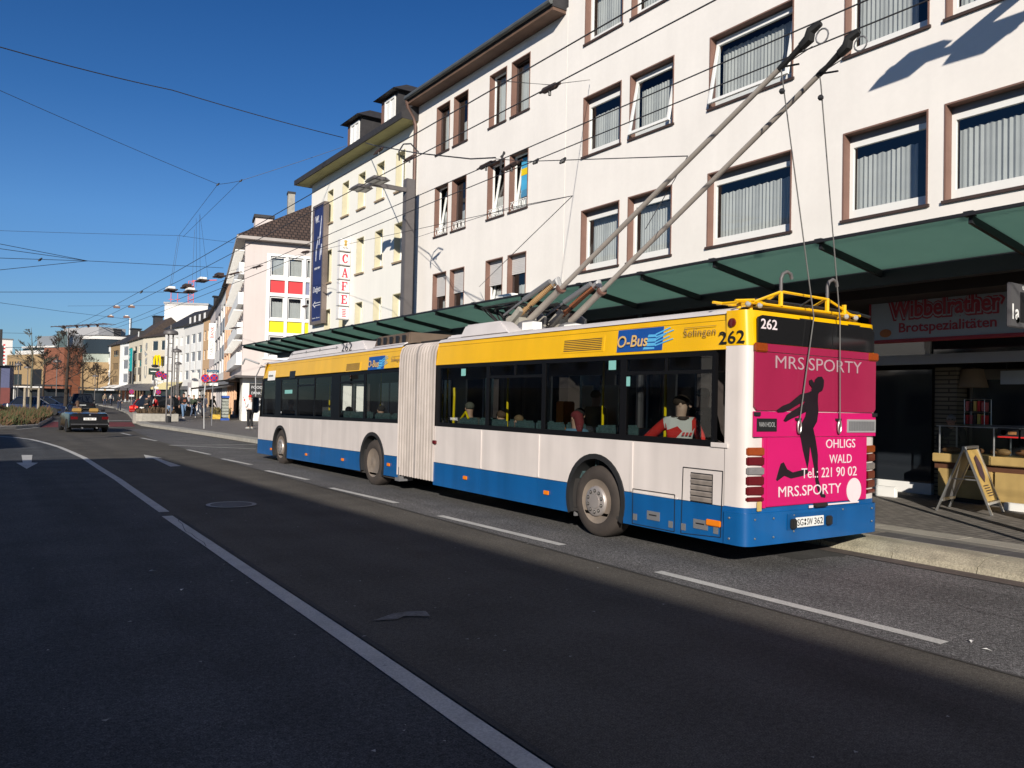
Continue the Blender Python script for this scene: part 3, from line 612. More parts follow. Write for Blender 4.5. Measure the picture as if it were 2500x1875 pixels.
m_tile = tilemat('brown_roof_tiles', (.085,.055,.042), (.02,.014,.012), .3, .34, bump=.8, ms=.12, cvar=.22)
ov = .6; rh = 17.2
V = [(-ov,-ov,HE+.12),(LS+ov,-ov,HE+.12),(LS+ov,LF+ov,HE+.12),(-ov,LF+ov,HE+.12),(LS/2,5.2,rh),(LS/2,LF-4,rh)]
b = MB(); b.add(V, [(0,1,4),(1,2,5,4),(2,3,5),(3,0,4,5)]); b.build('roof', m_tile, D_)
b = MB(); b.box(-ov,-ov,HE-.1,LS+ov,0-.003,HE+.1); b.box(-ov,-.003,HE-.1,-.003,LF+ov,HE+.1); b.build('eave', mat('pale_grey_eave', (.4,.36,.33), .7, var=.06), D_)
MB().box(3.25,5.3,15.1,3.75,6.0,17.4).build('chimney', m_conc, D_); MB().box(3.2,5.25,17.4,3.8,6.05,17.55).build('chimney_cap', m_dark, D_)
dz = MB().box(.7,1.7,13.6,1.9,3.6,14.55).build('roof_dormer', m_pink, D_); MB().box(.6,1.55,14.55,2.0,3.8,14.75).build('dormer_roof', m_slate, dz)
MB().box(3.95,2.6,14.0,4.4,4,14.5).build('roof_dormer', m_slate, D_)
# ground floor of the corner house: kiosk wall, dark shop recess, canopy slab, window sign
MB().box(-.45,-.35,3.12,LS,LF,3.27).build('canopy_slab', mat('dark_fascia', (.07,.06,.06), .6, var=.1), D_)
box('kiosk_wall', m_cream, D_, .35,.5,.15,LS-.4,.8,3.115); box('kiosk_wall', m_cream, D_, .1,.5,.15,.346,4.2,3.115)
MB().box(.55,.42,.9,1.9,.497,2.75).build('kiosk_window', m_dark, D_)
for k, s_ in enumerate(('FOOD','DRINKS','city','KIOSK')): text('window_lettering', s_, m_wp, D_, .7, .18, (.7,.415,2.4-.4*k), FACE_Y)
for k, c_ in enumerate('KIOSK'): text('wall_letter', c_, m_lr, D_, .1, .14, (.16+.05*k,.497,1.7-.17*k) if k < 4 else (.38,.497,1.02), FACE_Y)
box('shop_recess', m_shade, D_, 1.6,4.3,.15,LS-.5,LF-.3,3.1)

# ---------------------------------------------------------------- the articulated trolleybus (local x from its left side, y forward from its tail, z up)
m_bw = mat('bus_white', (.64,.58,.55), .35, var=.06, scale=1.3, streak=.09, coat=.3)
m_bb = mat('bus_blue', (.003,.085,.265), .35, var=.09, scale=1.5, streak=.13, coat=.3)
m_by = mat('bus_yellow', (.80,.44,.0), .35, var=.04, scale=1.5, streak=.05, coat=.3)
m_roofw = mat('roof_white', (.62,.58,.57), .5, var=.06, scale=2)
m_frameb = mat('bus_window_black', (.006,.006,.007), .45, var=0, spec=.15)
m_bg = glass('bus_glass', (.54,.58,.57), .5, 1.5)
m_pinkad = mat('pink_ad_film', (.54,.009,.125), .4, var=.05, scale=2)
m_pinkdim = mat('perforated_pink_film', (.30,.018,.062), .15, var=.06, scale=2)
m_ink = mat('black_ink', (.012,.012,.013), .5, var=.05)
m_sil = mat('silhouette_print', (.018,.012,.016), .3, var=.2)
m_pw = mat('pale_letter_print', (.72,.62,.64), .5, var=.04); m_pwd = mat('dim_letter_print', (.42,.28,.31), .3, var=.05)
m_lred = mat('red_lens', (.10,.003,.006), .3, var=.1, scale=30, coat=.5); m_lora = mat('amber_lens', (.26,.045,.006), .3, var=.1, scale=30, coat=.5); m_lclear = mat('clear_lens', (.18,.17,.17), .3, var=.1, scale=30, coat=.5)
m_bell = mat('bellows_fabric', (.31,.275,.255), .9, var=.1, scale=4, streak=.18)
m_tyre = mat('tyre_rubber', (.042,.033,.028), .85, var=.2, scale=5, bump=.3, bscale=30)
m_rim = mat('dusty_rim', (.36,.29,.23), .5, metal=.5, var=.12, scale=5)
m_hub = mat('hub_grey', (.40,.36,.34), .45, metal=.5, var=.08)
BUS = empty('articulated_bus', (7.11, 5.89, 0), 0, 'white, yellow and blue articulated trolleybus with a pink advert on its tail', 'bus')
def zs(y, z): return z - (.012*(y-8.6) if y > 8.6 else 0)          # the front half stands slightly nose down
def sidex(z): return 0 if z < 2.44 else .045*(z-2.44)/.42
def panel(name, poly, m, x=0., t=.02, parent=None):
    """a flat side panel: poly of (y, z) points; x is its outer face"""
    b = MB(); b.prism(poly, lambda u, v, k: (x+sidex(v)+t*k, u, zs(u, v))); return b.build(name, m, parent or BUS)
def arch_poly(y0, y1, z0, z1, wheels, rad=.6, zc=.52):
    """rectangle with round wheel openings cut from its lower (z0) edge"""
    pts = [(y0, z0)]
    for c in wheels:
        hi = math.acos(max(-1, min(1, (z0-zc)/rad))) if abs(z0-zc) < rad else 0
        a0, a1 = -pi/2-hi+pi, 0
        half = math.sqrt(max(0, rad*rad-(z0-zc)**2)); st = math.atan2(z0-zc, -half); en = math.atan2(z0-zc, half)
        if st < 0: st += 2*pi
        n = 18
        for i in range(n+1):
            a = st + (en-st)*i/n; pts.append((c+rad*cos(a), zc+rad*sin(a)))
    return pts + [(y1, z0), (y1, z1), (y0, z1)]
WH = [2.56, 9.87, 15.95]
# lower side panels, with joints left between them
def lower(spans, zb, zt, m, nm):
    for y0, y1 in spans:
        w = [c for c in WH if y0 < c-.3 and y1 > c+.3]
        lo = zb
        if zt < 1.13 or not w: p = None
        if w: panel(nm, arch_poly(y0+.004, y1-.004, zb, zt, w), m)
        else: panel(nm, [(y0+.004,zb),(y1-.004,zb),(y1-.004,zt),(y0+.004,zt)], m)
lower([(.3,1.84),(1.84,3.89),(3.89,5.53),(5.53,7.16)], .687, 1.3435, m_bw, 'side_panel')
lower([(8.62,10.55),(10.55,12.9),(12.9,15.2),(15.2,16.62),(16.62,18.0)], .687, 1.3435, m_bw, 'side_panel')
def skirt(y0, y1): panel('skirt_panel', [(y0+.003,.27),(y1-.003,.27),(y1-.003,.68),(y0+.003,.68)], m_bb, -.006)
for y0, y1 in ((.3,.96),(.96,1.98),(3.14,3.89),(3.89,5.53),(5.53,7.16),(8.62,9.28),(10.45,12.9),(12.9,15.36),(16.52,18.0)): skirt(y0, y1)
for y in (1.84,3.89,5.53): box('joint_strip', m_bw, BUS, -.012,y-.022,.70,-.001,y+.022,1.33)
# wheel arch rubber lips, dark wheel boxes, mudguards
for c in WH:
    b = MB(); n = 22
    def ring(r, x): return [(x, c+r*cos(a), zs(c, .52)+r*sin(a)) for a in [R(-25+230*i/n) for i in range(n+1)]]
    A1, A2, A3, A4 = ring(.615,-.022), ring(.545,-.022), ring(.545,.5), ring(.615,.0)
    for P_, Q_ in ((A4,A1),(A1,A2),(A2,A3)):
        b.add(P_+Q_, [(i, i+1, n+2+i, n+1+i) for i in range(n)])
    b.build('wheel_arch', m_black, BUS, 30)
    box('wheel_box', m_black, BUS, .02,c-.66,.3,.6,c+.66,1.12)if 0 else MB().add([(.5,c-.6,.2),(.5,c+.6,.2),(.5,c+.6,1.12),(.5,c-.6,1.12)],[(0,1,2,3)]).build('wheel_well', m_black, BUS)
# wheels
def wheel(c, hub='convex', xo=.03, right=False):
    z0 = zs(c, .485) if c < 12 else .485-.03
    w = empty('wheel', (xo, c, z0)); w.parent = BUS
    if right: w.scale = (-1,1,1); w.location.x = 2.5-xo
    MB().lathe([(.29,.02),(.30,.0),(.345,-.012),(.42,-.012),(.465,.015),(.484,.05),(.484,.25),(.46,.285),(.3,.29)], (0,0,0), 'x', 40).build('tyre', m_tyre, w, 35)
    MB().lathe([(.29,.0),(.302,-.006),(.297,.012),(.268,.03),(.255,.06),(.25,.2),(.0,.2)], (0,0,0), 'x', 36).build('rim', m_rim, w, 35)
    if hub == 'convex':
        d = MB().lathe([(.245,.09),(.232,.07),(.205,-.015),(.196,-.03),(.19,-.034),(.10,-.034),(.098,-.03),(.096,-.042),(.0,-.045)], (0,0,0), 'x', 36).build('wheel_disc', m_hub, w, 35)
        b = MB(); b2 = MB()
        for k in range(10):
            a = 2*pi*(k+.5)/10; y, z = .145*cos(a), .145*sin(a)
            b.lathe([(.026,-.0345),(.026,-.037),(.0,-.037)], (0,y,z), 'x', 10); b2.lathe([(.016,-.037),(.014,-.05),(.0,-.05)], (0,y,z), 'x', 6)
        b.build('bolt_hole', m_ink, w); b2.build('wheel_nut', m_steel, w)
        b = MB()
        for k in range(10):
            a = 2*pi*k/10; b.lathe([(.03,.0),(.001,.0)], (.038,.226*cos(a),.226*sin(a)), 'x', 10)
        b.build('vent_hole', m_ink, w)
    else:
        MB().lathe([(.245,.12),(.2,.14),(.16,.15),(.15,.03),(.12,.0),(.0,-.01)], (0,0,0), 'x', 30).build('wheel_disc', m_rim, w, 35)
        b = MB()
        for k in range(10):
            a = 2*pi*k/10; b.lathe([(.018,.15),(.016,.11),(.0,.11)], (0,.19*cos(a),.19*sin(a)), 'x', 6)
        b.build('wheel_nut', m_steel, w)
    return w
wheel(WH[0]); wheel(WH[1], 'deep'); wheel(WH[2])
for c in WH: wheel(c, 'deep', .03, True)
# mudguard flaps
for c in WH: MB().box(.06,c+.5,.22,.45,c+.53,.75).build('mud_flap', m_grey, BUS)
# window bands: black frame with real openings, tinted panes
def band(y0, y1, zb, zt, panes, hop=()):
    """panes: (ya, yb) openings"""
    b = MB(); V = []
    ys = [y0] + [v for p in panes for v in p] + [y1]
    def q(ya, yb, za, zc_): b.prism([(ya,za),(yb,za),(yb,zc_),(ya,zc_)], lambda u, v, k: (.006+sidex(v)+.05*k, u, zs(u, v)))
    for i in range(0, len(ys), 2): q(ys[i], ys[i+1], zb, zt)
    for ya, yb in panes: q(ya, yb, zb, zb+.075); q(ya, yb, zt-.06, zt)
    for ya, yb, z in hop: q(ya, yb, z-.022, z+.022)
    fr_ = b.build('window_band', m_frameb, BUS)
    for ya, yb in panes:
        MB().add([(.018+sidex(z), y, zs(y, z)) for y, z in ((ya,zb+.06),(yb,zb+.06),(yb,zt-.05),(ya,zt-.05))], [(3,2,1,0)]).build('window_pane', m_bg, BUS)
    return fr_
band(.47, 7.16, 1.345, 2.46, [(.52,1.98),(2.1,3.76),(3.85,5.33),(5.42,7.0)], [(.52,1.98,2.22),(3.85,5.33,2.22)])
for y in (1.26,4.58): panel('hopper_bar', [(y-.02,2.24),(y+.02,2.24),(y+.02,2.4),(y-.02,2.4)], m_frameb, .004, .04)
band(8.62, 17.75, 1.345, 2.44, [(8.72,10.32),(10.42,11.78),(12.3,13.4),(13.46,14.66),(14.72,16.0),(16.5,17.6)], [(10.42,11.78,2.22),(13.46,14.66,2.2)])
# yellow bands and roof
def yband(y0, y1):
    panel('yellow_band', [(y0,2.465),(y1,2.465),(y1,2.80),(y0,2.80)], m_by, -.004)
    panel('roof_edge', [(y0,2.806),(y1,2.806),(y1,2.88),(y0,2.88)], m_by, .002)
yband(.3, 7.16); yband(8.62, 17.6)
def roofshell(y0, y1, m):
    P_ = [(.03,2.875),(.05,2.90),(.10,2.935),(.3,2.975),(.8,3.0),(1.25,3.0),(1.7,3.0),(2.2,2.975),(2.4,2.935),(2.45,2.90),(2.47,2.875)]
    b = MB(); n = len(P_); ys = [y0+(y1-y0)*i/6 for i in range(7)]
    for y in ys: b.v += [(x, y, zs(y, z)) for x, z in P_]
    b.f += [(k*n+i, k*n+i+1, (k+1)*n+i+1, (k+1)*n+i) for k in range(6) for i in range(n-1)]; b.mi += [0]*(6*(n-1))
    return b.build('roof', m, BUS, 40)
roofshell(.2, 7.16, m_roofw); roofshell(8.62, 17.8, m_roofw)
# far (right) side: plain panels with window openings so the daylight shows through
for y0, y1, ops in ((.3,7.16,[(.6,1.95),(2.3,3.5),(3.85,5.0),(5.4,6.9)]),(8.62,18.0,[(8.8,10.2),(10.9,12.0),(12.3,13.4),(13.7,15.0),(15.6,17.7)])):
    b = MB(); b.wall(y0, y1, .27, 2.88, [(a, c, 1.0 if i in (1,) else 1.42, 2.35) for i, (a, c) in enumerate(ops)], .04)
    b.v = [(2.5-y, x, zs(x, z)) for x, y, z in b.v]; b.build('right_side', m_bw, BUS)
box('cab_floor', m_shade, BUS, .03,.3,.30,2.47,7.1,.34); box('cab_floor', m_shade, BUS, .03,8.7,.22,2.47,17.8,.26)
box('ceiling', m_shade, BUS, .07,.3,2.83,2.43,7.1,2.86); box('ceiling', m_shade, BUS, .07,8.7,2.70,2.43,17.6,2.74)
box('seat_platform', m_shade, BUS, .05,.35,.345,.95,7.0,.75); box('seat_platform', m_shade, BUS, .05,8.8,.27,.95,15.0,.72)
# little side fittings
for y, z in ((3.65,.49),(5.99,.50),(9.03,.50),(11.45,.46),(13.83,.45),(16.68,.45)): bev(box('marker_lamp', m_orange, BUS, -.03,y-.06,zs(y,z)-.03,-.008,y+.06,zs(y,z)+.03), .006)
bev(box('marker_lamp', m_orange, BUS, -.035,.33,.445,-.008,.54,.515), .008); bev(box('marker_lamp', m_lred, BUS, -.045,7.05,1.02,-.002,7.16,1.085), .008)
for y in (1.43,.65):
    h_ = box('flap_handle', m_grey, BUS, -.014,y-.12,.38,-.007,y+.10,.49); box('handle_slot', m_ink, h_, -.017,y-.07,.435,-.0145,y+.06,.45)
for y, z in ((1.75,.38),(1.12,.37),(.91,.37),(.41,.40)): box('flap_lock', m_grey, BUS, -.012,y-.035,z-.04,-.007,y+.035,z+.04)
def groove(pts, w=.008):
    b = MB()
    for (a, c), (d, e_) in zip(pts, pts[1:]): b.beam((-.0085,a,c),(-.0085,d,e_),w,.005,(1,0,0))
    return b.build('flap_groove', m_ink, BUS)
groove([(1.80,.29),(1.06,.29),(1.06,.735),(1.80,.735),(1.80,.29)]); groove([(.95,.29),(.34,.33),(.32,1.08),(.93,1.08),(.95,.29)])
MB().prism([(1.02,.685),(1.82,.685),(1.82,.70),(1.02,.70)], lambda u, v, k: (-.011+.009*k,u,v)).build('flap_edge', m_bw, BUS)
gr = box('side_grille', m_ink, BUS, -.006,.47,.69,-.002,.81,1.03)
for i in range(5): MB().add([(-.008,.475,.70+i*.066),(-.008,.805,.70+i*.066),(-.003,.805,.757+i*.066),(-.003,.475,.757+i*.066),(-.016,.475,.74+i*.066),(-.016,.805,.74+i*.066)], [(0,1,5,4),(4,5,2,3)]).build('louvre', mat('dusty_louvre', (.24,.205,.18), .7, var=.2, scale=9, streak=.2), gr)
for y0, y1, za, zb2 in ((2.44,3.38,2.53,2.745),(10.62,11.46,2.46,2.66)):
    v = MB().prism([(y0,za),(y1,za),(y1,zb2),(y0,zb2)], lambda u, w_, k: (-.010+sidex(w_)+.01*k,u,zs(u,w_))).build('roof_vent', m_by, BUS)
    n = 7
    for i in range(n):
        z = za+.025+(zb2-za-.04)*i/n
        MB().prism([(y0+.05,z),(y1-.05,z),(y1-.05,z+.012),(y0+.05,z+.012)], lambda u, w_, k: (-.0125+sidex(w_)+.002*k,u,zs(u,w_))).build('louvre', m_dkbrown, v)
m_sblue = mat('sign_blue', (.008,.07,.30), .4, var=.05); m_sgold = mat('gold_letter', (.70,.45,.16), .4, var=.05); m_sky_ = mat('light_blue_print', (.10,.42,.72), .4, var=.1)
def sidetext(nm, s, m, w, h, y, z, x, **k): return text(nm, s, m, BUS, w, h, (x, y, zs(y, z)), FACE_X, .002, **k)
for y1, z0, w, h in ((2.17,2.50,.84,.295),(10.20,2.455,.80,.285)):
    p = MB().prism([(y1-w,z0),(y1,z0),(y1,z0+h),(y1-w,z0+h)], lambda u, v, k: (-.012+sidex(v)+.008*k,u,zs(u,v))).build('route_sign', m_sblue, BUS)
    sidetext('sign_lettering', 'O-Bus', m_sgold, w*.68, h*.52, y1-.03, z0+h*.2, -.016, offset=.012, shear=.2)
    b = MB()
    for a0, a1, c0, c1 in ((.60,.84,.06,.16),(.62,.86,.2,.34),(.64,.86,.38,.54),(.68,.86,.58,.70)): b.prism([(y1-w*a1,z0+h*c0),(y1-w*a0,z0+h*c0),(y1-w*(a0+.02),z0+h*c1),(y1-w*a1,z0+h*(c1-.02))], lambda u, v, k: (-.0165+sidex(v)+.003*k,u,zs(u,v)))
    b.build('bus_emblem', m_sky_, BUS)
    b = MB()
    for k_ in range(5):
        zz = z0+h*(.28+.12*k_); b.prism([(y1-w*.86,zz-.03),(y1-w*.84,zz-.015),(y1-w*(1.20-.07*(k_%3)),zz+.055),(y1-w*(1.22-.07*(k_%3)),zz+.045)], lambda u, v, k: (-.014+sidex(v)+.004*k,u,zs(u,v)))
    b.build('speed_streaks', m_sky_, BUS)
m_taupe = mat('taupe_print', (.27,.17,.07), .5, var=.1)
sidetext('town_lettering', 'Solingen', m_taupe, .50, .115, .96, 2.615, -.006, offset=-.004, space=1.05); sidetext('town_lettering', 'Solingen', m_taupe, .45, .10, 9.06, 2.57, -.006, offset=-.004)
for a, c, h in ((.96,.46,2.745),(9.05,8.62,2.69)): MB().prism([(c,h),(a,h),(a,h+.006),(c,h+.006)], lambda u, v, k: (.0025+.002*k,u,zs(u,v))).build('lettering_rule', m_taupe, BUS)
sidetext('fleet_number', '262', m_ink, .37, .145, .405, 2.525, -.012, offset=.01)
for y0, z0, h, w in ((6.1,2.25,.13,.15),(2.19,2.27,.13,.15),(1.91,2.05,.13,.15)): bev(box('window_sticker', mat('teal_sticker', (.22,.50,.46), .5, var=.05), BUS, .008,y0,z0,.014,y0+w,z0+h), .004)
panel('window_sticker', [(15.1,2.0),(15.7,2.0),(15.7,2.1),(15.1,2.1)], MATS['teal_sticker'], .008, .004)
for y_, s_ in ((6.6,'VAN HOOL'),(16.2,'VAN HOOL')): sidetext('maker_lettering', s_, m_wp, .26, .05, y_, 1.47, .012)
panel('side_display', [(14.87,2.40),(15.32,2.40),(15.32,2.60),(14.87,2.60)], m_ink, -.009, .006)
panel('side_notice', [(16.55,2.39),(17.2,2.39),(17.2,2.66),(16.55,2.66)], m_purewhite, -.009, .006); sidetext('notice_lettering', 'stadtwerke', m_ink, .4, .06, 17.1, 2.5, -.012)

# tail: rounded corners in coloured bands
RO = [(0,.31),(0,.14),(.006,.09),(.022,.05),(.05,.022),(.09,.006),(.15,-.002),(.6,-.014),(1.25,-.02),(1.9,-.014),(2.35,-.002),(2.41,.006),(2.45,.022),(2.478,.05),(2.494,.09),(2.5,.14),(2.5,.31)]
def tail(name, z0, z1, m, off=0., lean=0.):
    b = MB(); n = len(RO); V = []
    for z, k in ((z0,0),(z1,1)):
        for x, y in RO:
            s = 1+off/1.3; V.append((1.25+(x-1.25)*s, y-off+lean*k*max(0,.3-y)/.3, z))
    b.add(V + [(1.25,.31,z0),(1.25,.31,z1)], [(i, i+1, n+i+1, n+i) for i in range(n-1)] + [tuple(range(n))[::-1], tuple(range(n,2*n))])
    return b.build(name, m, BUS, 30)
tail('tail_body', .66, 2.50, m_bw); tail('tail_blue', .60, .695, m_bb, .003); tail('tail_cap', 2.502, 2.90, m_by, .002, .03); 
bp = tail('bumper', .275, .635, m_bb, .028); tail('bumper_gap', .62, .665, m_ink, -.02)
b = MB()
for x, z in ((.12,.57),(.12,.36),(.42,.57),(.42,.36),(.78,.585),(.78,.40),(1.72,.60),(2.33,.58),(2.33,.42)): b.lathe([(.013,0),(.009,-.008),(0,-.009)], (x,-.049 if x > .15 else -.035,z), 'y', 8)
b.build('bumper_bolt', m_steel, bp)
b = MB(); b.lathe([(.014,0),(.01,-.008),(0,-.009)], (-.03,.2,.57), 'x', 8); b.lathe([(.014,0),(.01,-.008),(0,-.009)], (-.03,.2,.34), 'x', 8); b.build('bumper_bolt', m_steel, bp)
box('plate_recess_shade', mat('bus_blue_shade', (.003,.07,.22), .4), BUS, .66,-.053,.42,1.60,-.049,.60)  # flat sheet; shade of a recess is put into the darker blue
pt = bev(box('number_plate', mat('plate_white', (.72,.72,.70), .4, var=.02), BUS, .80,-.066,.44,1.32,-.054,.555), .003)
text('plate_lettering', 'SG', m_ink, pt, .11, .078, (.822,-.067,.459), FACE_Y, .001, .005); text('plate_lettering', 'SW', m_ink, pt, .105, .078, (1.0,-.067,.459), FACE_Y, .001, .005); text('plate_lettering', '362', m_ink, pt, .165, .078, (1.135,-.067,.459), FACE_Y, .001, .005)
b = MB(); b.lathe([(.017,-.068),(.0,-.068)], (.965,0,.52), 'y', 10); b.build('plate_seal', m_red, pt); b = MB(); b.lathe([(.017,-.068),(.0,-.068)], (.965,0,.477), 'y', 10); b.build('plate_seal', m_grey, pt)
for x in (.70,1.37): bev(box('plate_lamp', m_black, BUS, x,-.10,.435,x+.085,-.05,.545), .012)
tp_ = -.032
bw_ = MB().prism([(.13,2.535),(2.37,2.535),(2.37,2.80),(2.30,2.845),(.2,2.845),(.13,2.82)], lambda u, v, k: (u,tp_+.02*k,v)).build('rear_display_window', mat('rear_dark_glass', (.012,.012,.013), .08, var=0, spec=.6), BUS)
text('fleet_number', '262', m_pw, BUS, .28, .115, (.17,tp_-.003,2.69), FACE_Y, .003, .012)
box('pink_strip', m_pinkdim, BUS, .13,tp_-.004,2.44,2.38,-.01,2.528)
for x0 in (.08,2.24): bev(box('amber_lamp', m_lora, BUS, x0,tp_-.024,2.43,x0+.2,-.005,2.53), .012)
MB().prism([(.13,1.78),(2.37,1.78),(2.41,1.82),(2.41,2.432),(.09,2.432),(.09,1.82)], lambda u, v, k: (u,tp_+.02*k,v)).build('rear_window_film', m_pinkdim, BUS)
box('rear_panel', m_pinkad, BUS, .09,tp_-.004,1.485,2.41,-.008,1.768)
lp = bev(box('engine_flap', m_pinkad, BUS, .30,tp_-.012,.70,2.215,-.008,1.478), .006)
box('flap_side', m_pinkad, BUS, .25,tp_-.002,.69,.296,-.008,1.478)
vb = box('maker_badge', m_ink, BUS, .12,tp_-.012,1.545,.46,tp_-.0045,1.69); text('badge_lettering', 'VAN HOOL', m_ltgrey, vb, .28, .055, (.15,tp_-.013,1.595), FACE_Y, .002)
vr = box('rear_vent', m_ltgrey, BUS, 1.80,tp_-.012,1.53,2.40,tp_-.0045,1.69)
for i in range(16): box('vent_slat', m_grey, vr, 1.825+i*.0345,tp_-.017,1.552,1.85+i*.0345,tp_-.0125,1.668)
for x0 in (.055,2.265):
    for z0, z1, m in ((1.275,1.365,m_lora),(1.165,1.26,m_lred),(1.06,1.145,m_lclear),(.945,1.045,m_lred),(.835,.93,m_lred),(.765,.815,m_lred)):
        xa, xb = (x0-.018, x0+.212) if x0 < 1 else (x0-.02, x0+.21)
        ya, yb = (.018, -.026) if x0 < 1 else (-.026, .018)
        bev(MB().add([(xa,ya-.016,z0),(xb,yb-.016,z0),(xb,yb+.03,z0),(xa,ya+.03,z0),(xa,ya-.016,z1),(xb,yb-.016,z1),(xb,yb+.03,z1),(xa,ya+.03,z1)], [(3,2,1,0),(4,5,6,7),(0,1,5,4),(1,2,6,5),(2,3,7,6),(3,0,4,7)]).build('tail_lamp', m, BUS), .010)
bev(box('id_tag', mat('brass_tag', (.5,.36,.12), .5, var=.1), BUS, .16,tp_-.008,.66,.225,tp_+.01,.765), .003)
for args in (('MRS.SPORTY',m_pwd,1.66,.145,.43,2.26),): text('advert_lettering', args[0], args[1], BUS, args[2], args[3], (args[4],tp_-.004,args[5]), FACE_Y, .003, -.004)
for s_, w, h, x, z in (('OHLIGS',.59,.105,1.37,1.345),('WALD',.45,.105,1.44,1.16),('Tel.:',.31,.115,.91,1.0),('221',.20,.115,1.29,1.0),('90',.17,.115,1.58,1.0),('02',.185,.115,1.815,1.0),('MRS.SPORTY',1.18,.12,.50,.80)): text('advert_lettering', s_, m_pw, BUS, w, h, (x,tp_-.014,z), FACE_Y, .003)
MB().lathe([(.152,tp_-.014),(.152,tp_-.017),(0,tp_-.017)], (1.945,0,.82), 'y', 28).build('white_disc', m_pw, BUS)
run = [(1.20,2.19),(1.27,2.195),(1.315,2.15),(1.31,2.08),(1.285,2.03),(1.24,2.015),(1.205,1.985),(1.20,1.9),(1.215,1.78),(1.19,1.66),(1.12,1.58),(1.165,1.46),(1.20,1.33),(1.215,1.26),(1.215,1.15),(1.235,.97),(1.30,.84),(1.375,.78),(1.365,.755),(1.29,.765),(1.215,.86),(1.175,.96),(1.145,1.12),(1.10,1.26),(1.065,1.38),(1.045,1.2),(1.02,1.11),(.75,1.075),(.65,1.115),(.585,1.195),(.535,1.18),(.50,1.11),(.455,1.0),(.475,.985),(.60,1.04),(.72,1.005),(.95,1.03),(1.04,1.06),(.93,1.33),(.89,1.46),(.865,1.55),(.89,1.62),(.97,1.72),(.99,1.78),(.86,1.735),(.72,1.695),(.61,1.655),(.575,1.67),(.63,1.735),(.78,1.80),(.93,1.86),(.97,1.905),(.85,1.865),(.70,1.805),(.58,1.765),(.47,1.76),(.45,1.785),(.55,1.835),(.68,1.87),(.87,1.975),(1.02,2.0),(1.08,2.02),(1.09,2.06),(1.04,2.10),(1.03,2.14),(1.08,2.155),(1.13,2.11),(1.15,2.16)]
MB().prism(run, lambda u, v, k: (u,tp_-.0165+.004*k,v)).build('runner_silhouette', m_sil, BUS)
lt = bev(box('flap_latch', m_black, BUS, 1.16,-.085,.655,1.38,-.02,.70), .01); MB().box(1.40,tp_-.016,.665,2.05,tp_-.013,.684).build('peeled_edge', m_pw, BUS); MB().box(1.06,tp_-.016,.65,1.14,tp_-.013,.68).build('peeled_edge', m_pw, BUS)
for x in (.83,1.60):   # rope catchers with looped ends
    c_ = MB().tube([(x+.028*cos(2*pi*j/14),-.07,1.60+.075*sin(2*pi*j/14)) for j in range(15)], .012, 6, False).build('rope_shackle', m_steel, BUS, 60); MB().box(x-.04,-.07,1.675,x+.04,-.03,1.70).build('shackle_bracket', m_dark, c_)
for x, z in ((.11,1.74),(2.36,1.75)): MB().box(x-.03,-.06,z-.02,x+.05,-.03,z+.02).build('hinge', m_dark, BUS)
bev(MB().lathe([(.055,0),(.05,-.02),(0,-.025)], (-.002,.22,2.76), 'x', 12).build('side_lamp', m_lred, BUS), .002)
bev(box('gutter_end', m_bw, BUS, -.02,.25,1.345,-.001,.50,1.40), .004)

# bellows between the two halves
b = MB(); nf = 13; ybase = 7.16; ln = 8.62-7.16
HP = [(0,.33),(0,1.5),(0,2.5),(.012,2.70),(.05,2.82),(.14,2.89),(.3,2.915),(2.2,2.915),(2.36,2.89),(2.45,2.82),(2.488,2.70),(2.5,2.5),(2.5,.33)]
secs = []
for i in range(nf*4+1):
    t = i/(nf*4); ph = (i%4); d = (.0,.03,.05,.03)[ph]
    if 24 <= i <= 28: d = -.02
    secs.append((ybase+ln*t, d))
for y, d in secs: b.v += [(1.25+(x-1.25)*(1-d/1.25), y, zs(y, z)-d*(z > 2.6)+(.02*sin(i) if 0 else 0)) for x, z in HP]
n = len(HP); b.f += [(k*n+j, k*n+j+1, (k+1)*n+j+1, (k+1)*n+j) for k in range(len(secs)-1) for j in range(n-1)]; b.mi += [0]*len(b.f)
bel = b.build('bellows', m_bell, BUS)
for k in range(nf+1):
    y = ybase+ln*k/nf
    MB().tube([(1.25+(x-1.25)*1.012, y, zs(y, z)+(.012 if z > 2.6 else 0)) for x, z in HP], .014, 5).build('bellows_frame', mat('pale_bellows_seam', (.50,.44,.41), .7, var=.1, streak=.15), bel, 60)
MB().box(-.004,8.56,.2,.3,8.75,.48).build('joint_bracket', m_grey, BUS)
# front end (seen edge on): nose, windscreen, mirror arm
FR = [(0,17.95),(.03,18.08),(.12,18.16),(.4,18.21),(1.25,18.24),(2.1,18.21),(2.38,18.16),(2.47,18.08),(2.5,17.95)]
def nose(name, z0, z1, m, rake=0., ext=0.):
    n = len(FR); V = [(x, y+ext, zs(18,z0)) for x, y in FR] + [(x, y+ext-rake, zs(18,z1)) for x, y in FR]
    MB().add(V, [(i+1, i, n+i, n+i+1) for i in range(n-1)] + [tuple(range(n)), tuple(range(n,2*n))[::-1]]).build(name, m, BUS, 30)
nose('nose', .68, 1.18, m_bw, .03); nose('front_bumper', .29, .677, m_bb, 0); nose('windscreen', 1.183, 2.36, m_dkglass, .22, -.03); nose('front_cap', 2.363, 2.92, m_by, .42, -.25)
mr = bev(box('mirror', m_black, BUS, -.10,18.30,1.33,.10,18.38,1.82), .03); MB().box(-.085,18.294,1.36,.085,18.299,1.79).build('mirror_glass', mat('mirror_glass', (.6,.62,.65), .03, metal=1., var=0), mr)
MB().tube([(.0,18.34,1.82),(.0,18.4,2.4),(.1,18.3,2.7),(.3,17.9,2.75)], .02, 6).build('mirror_arm', m_grey, mr)
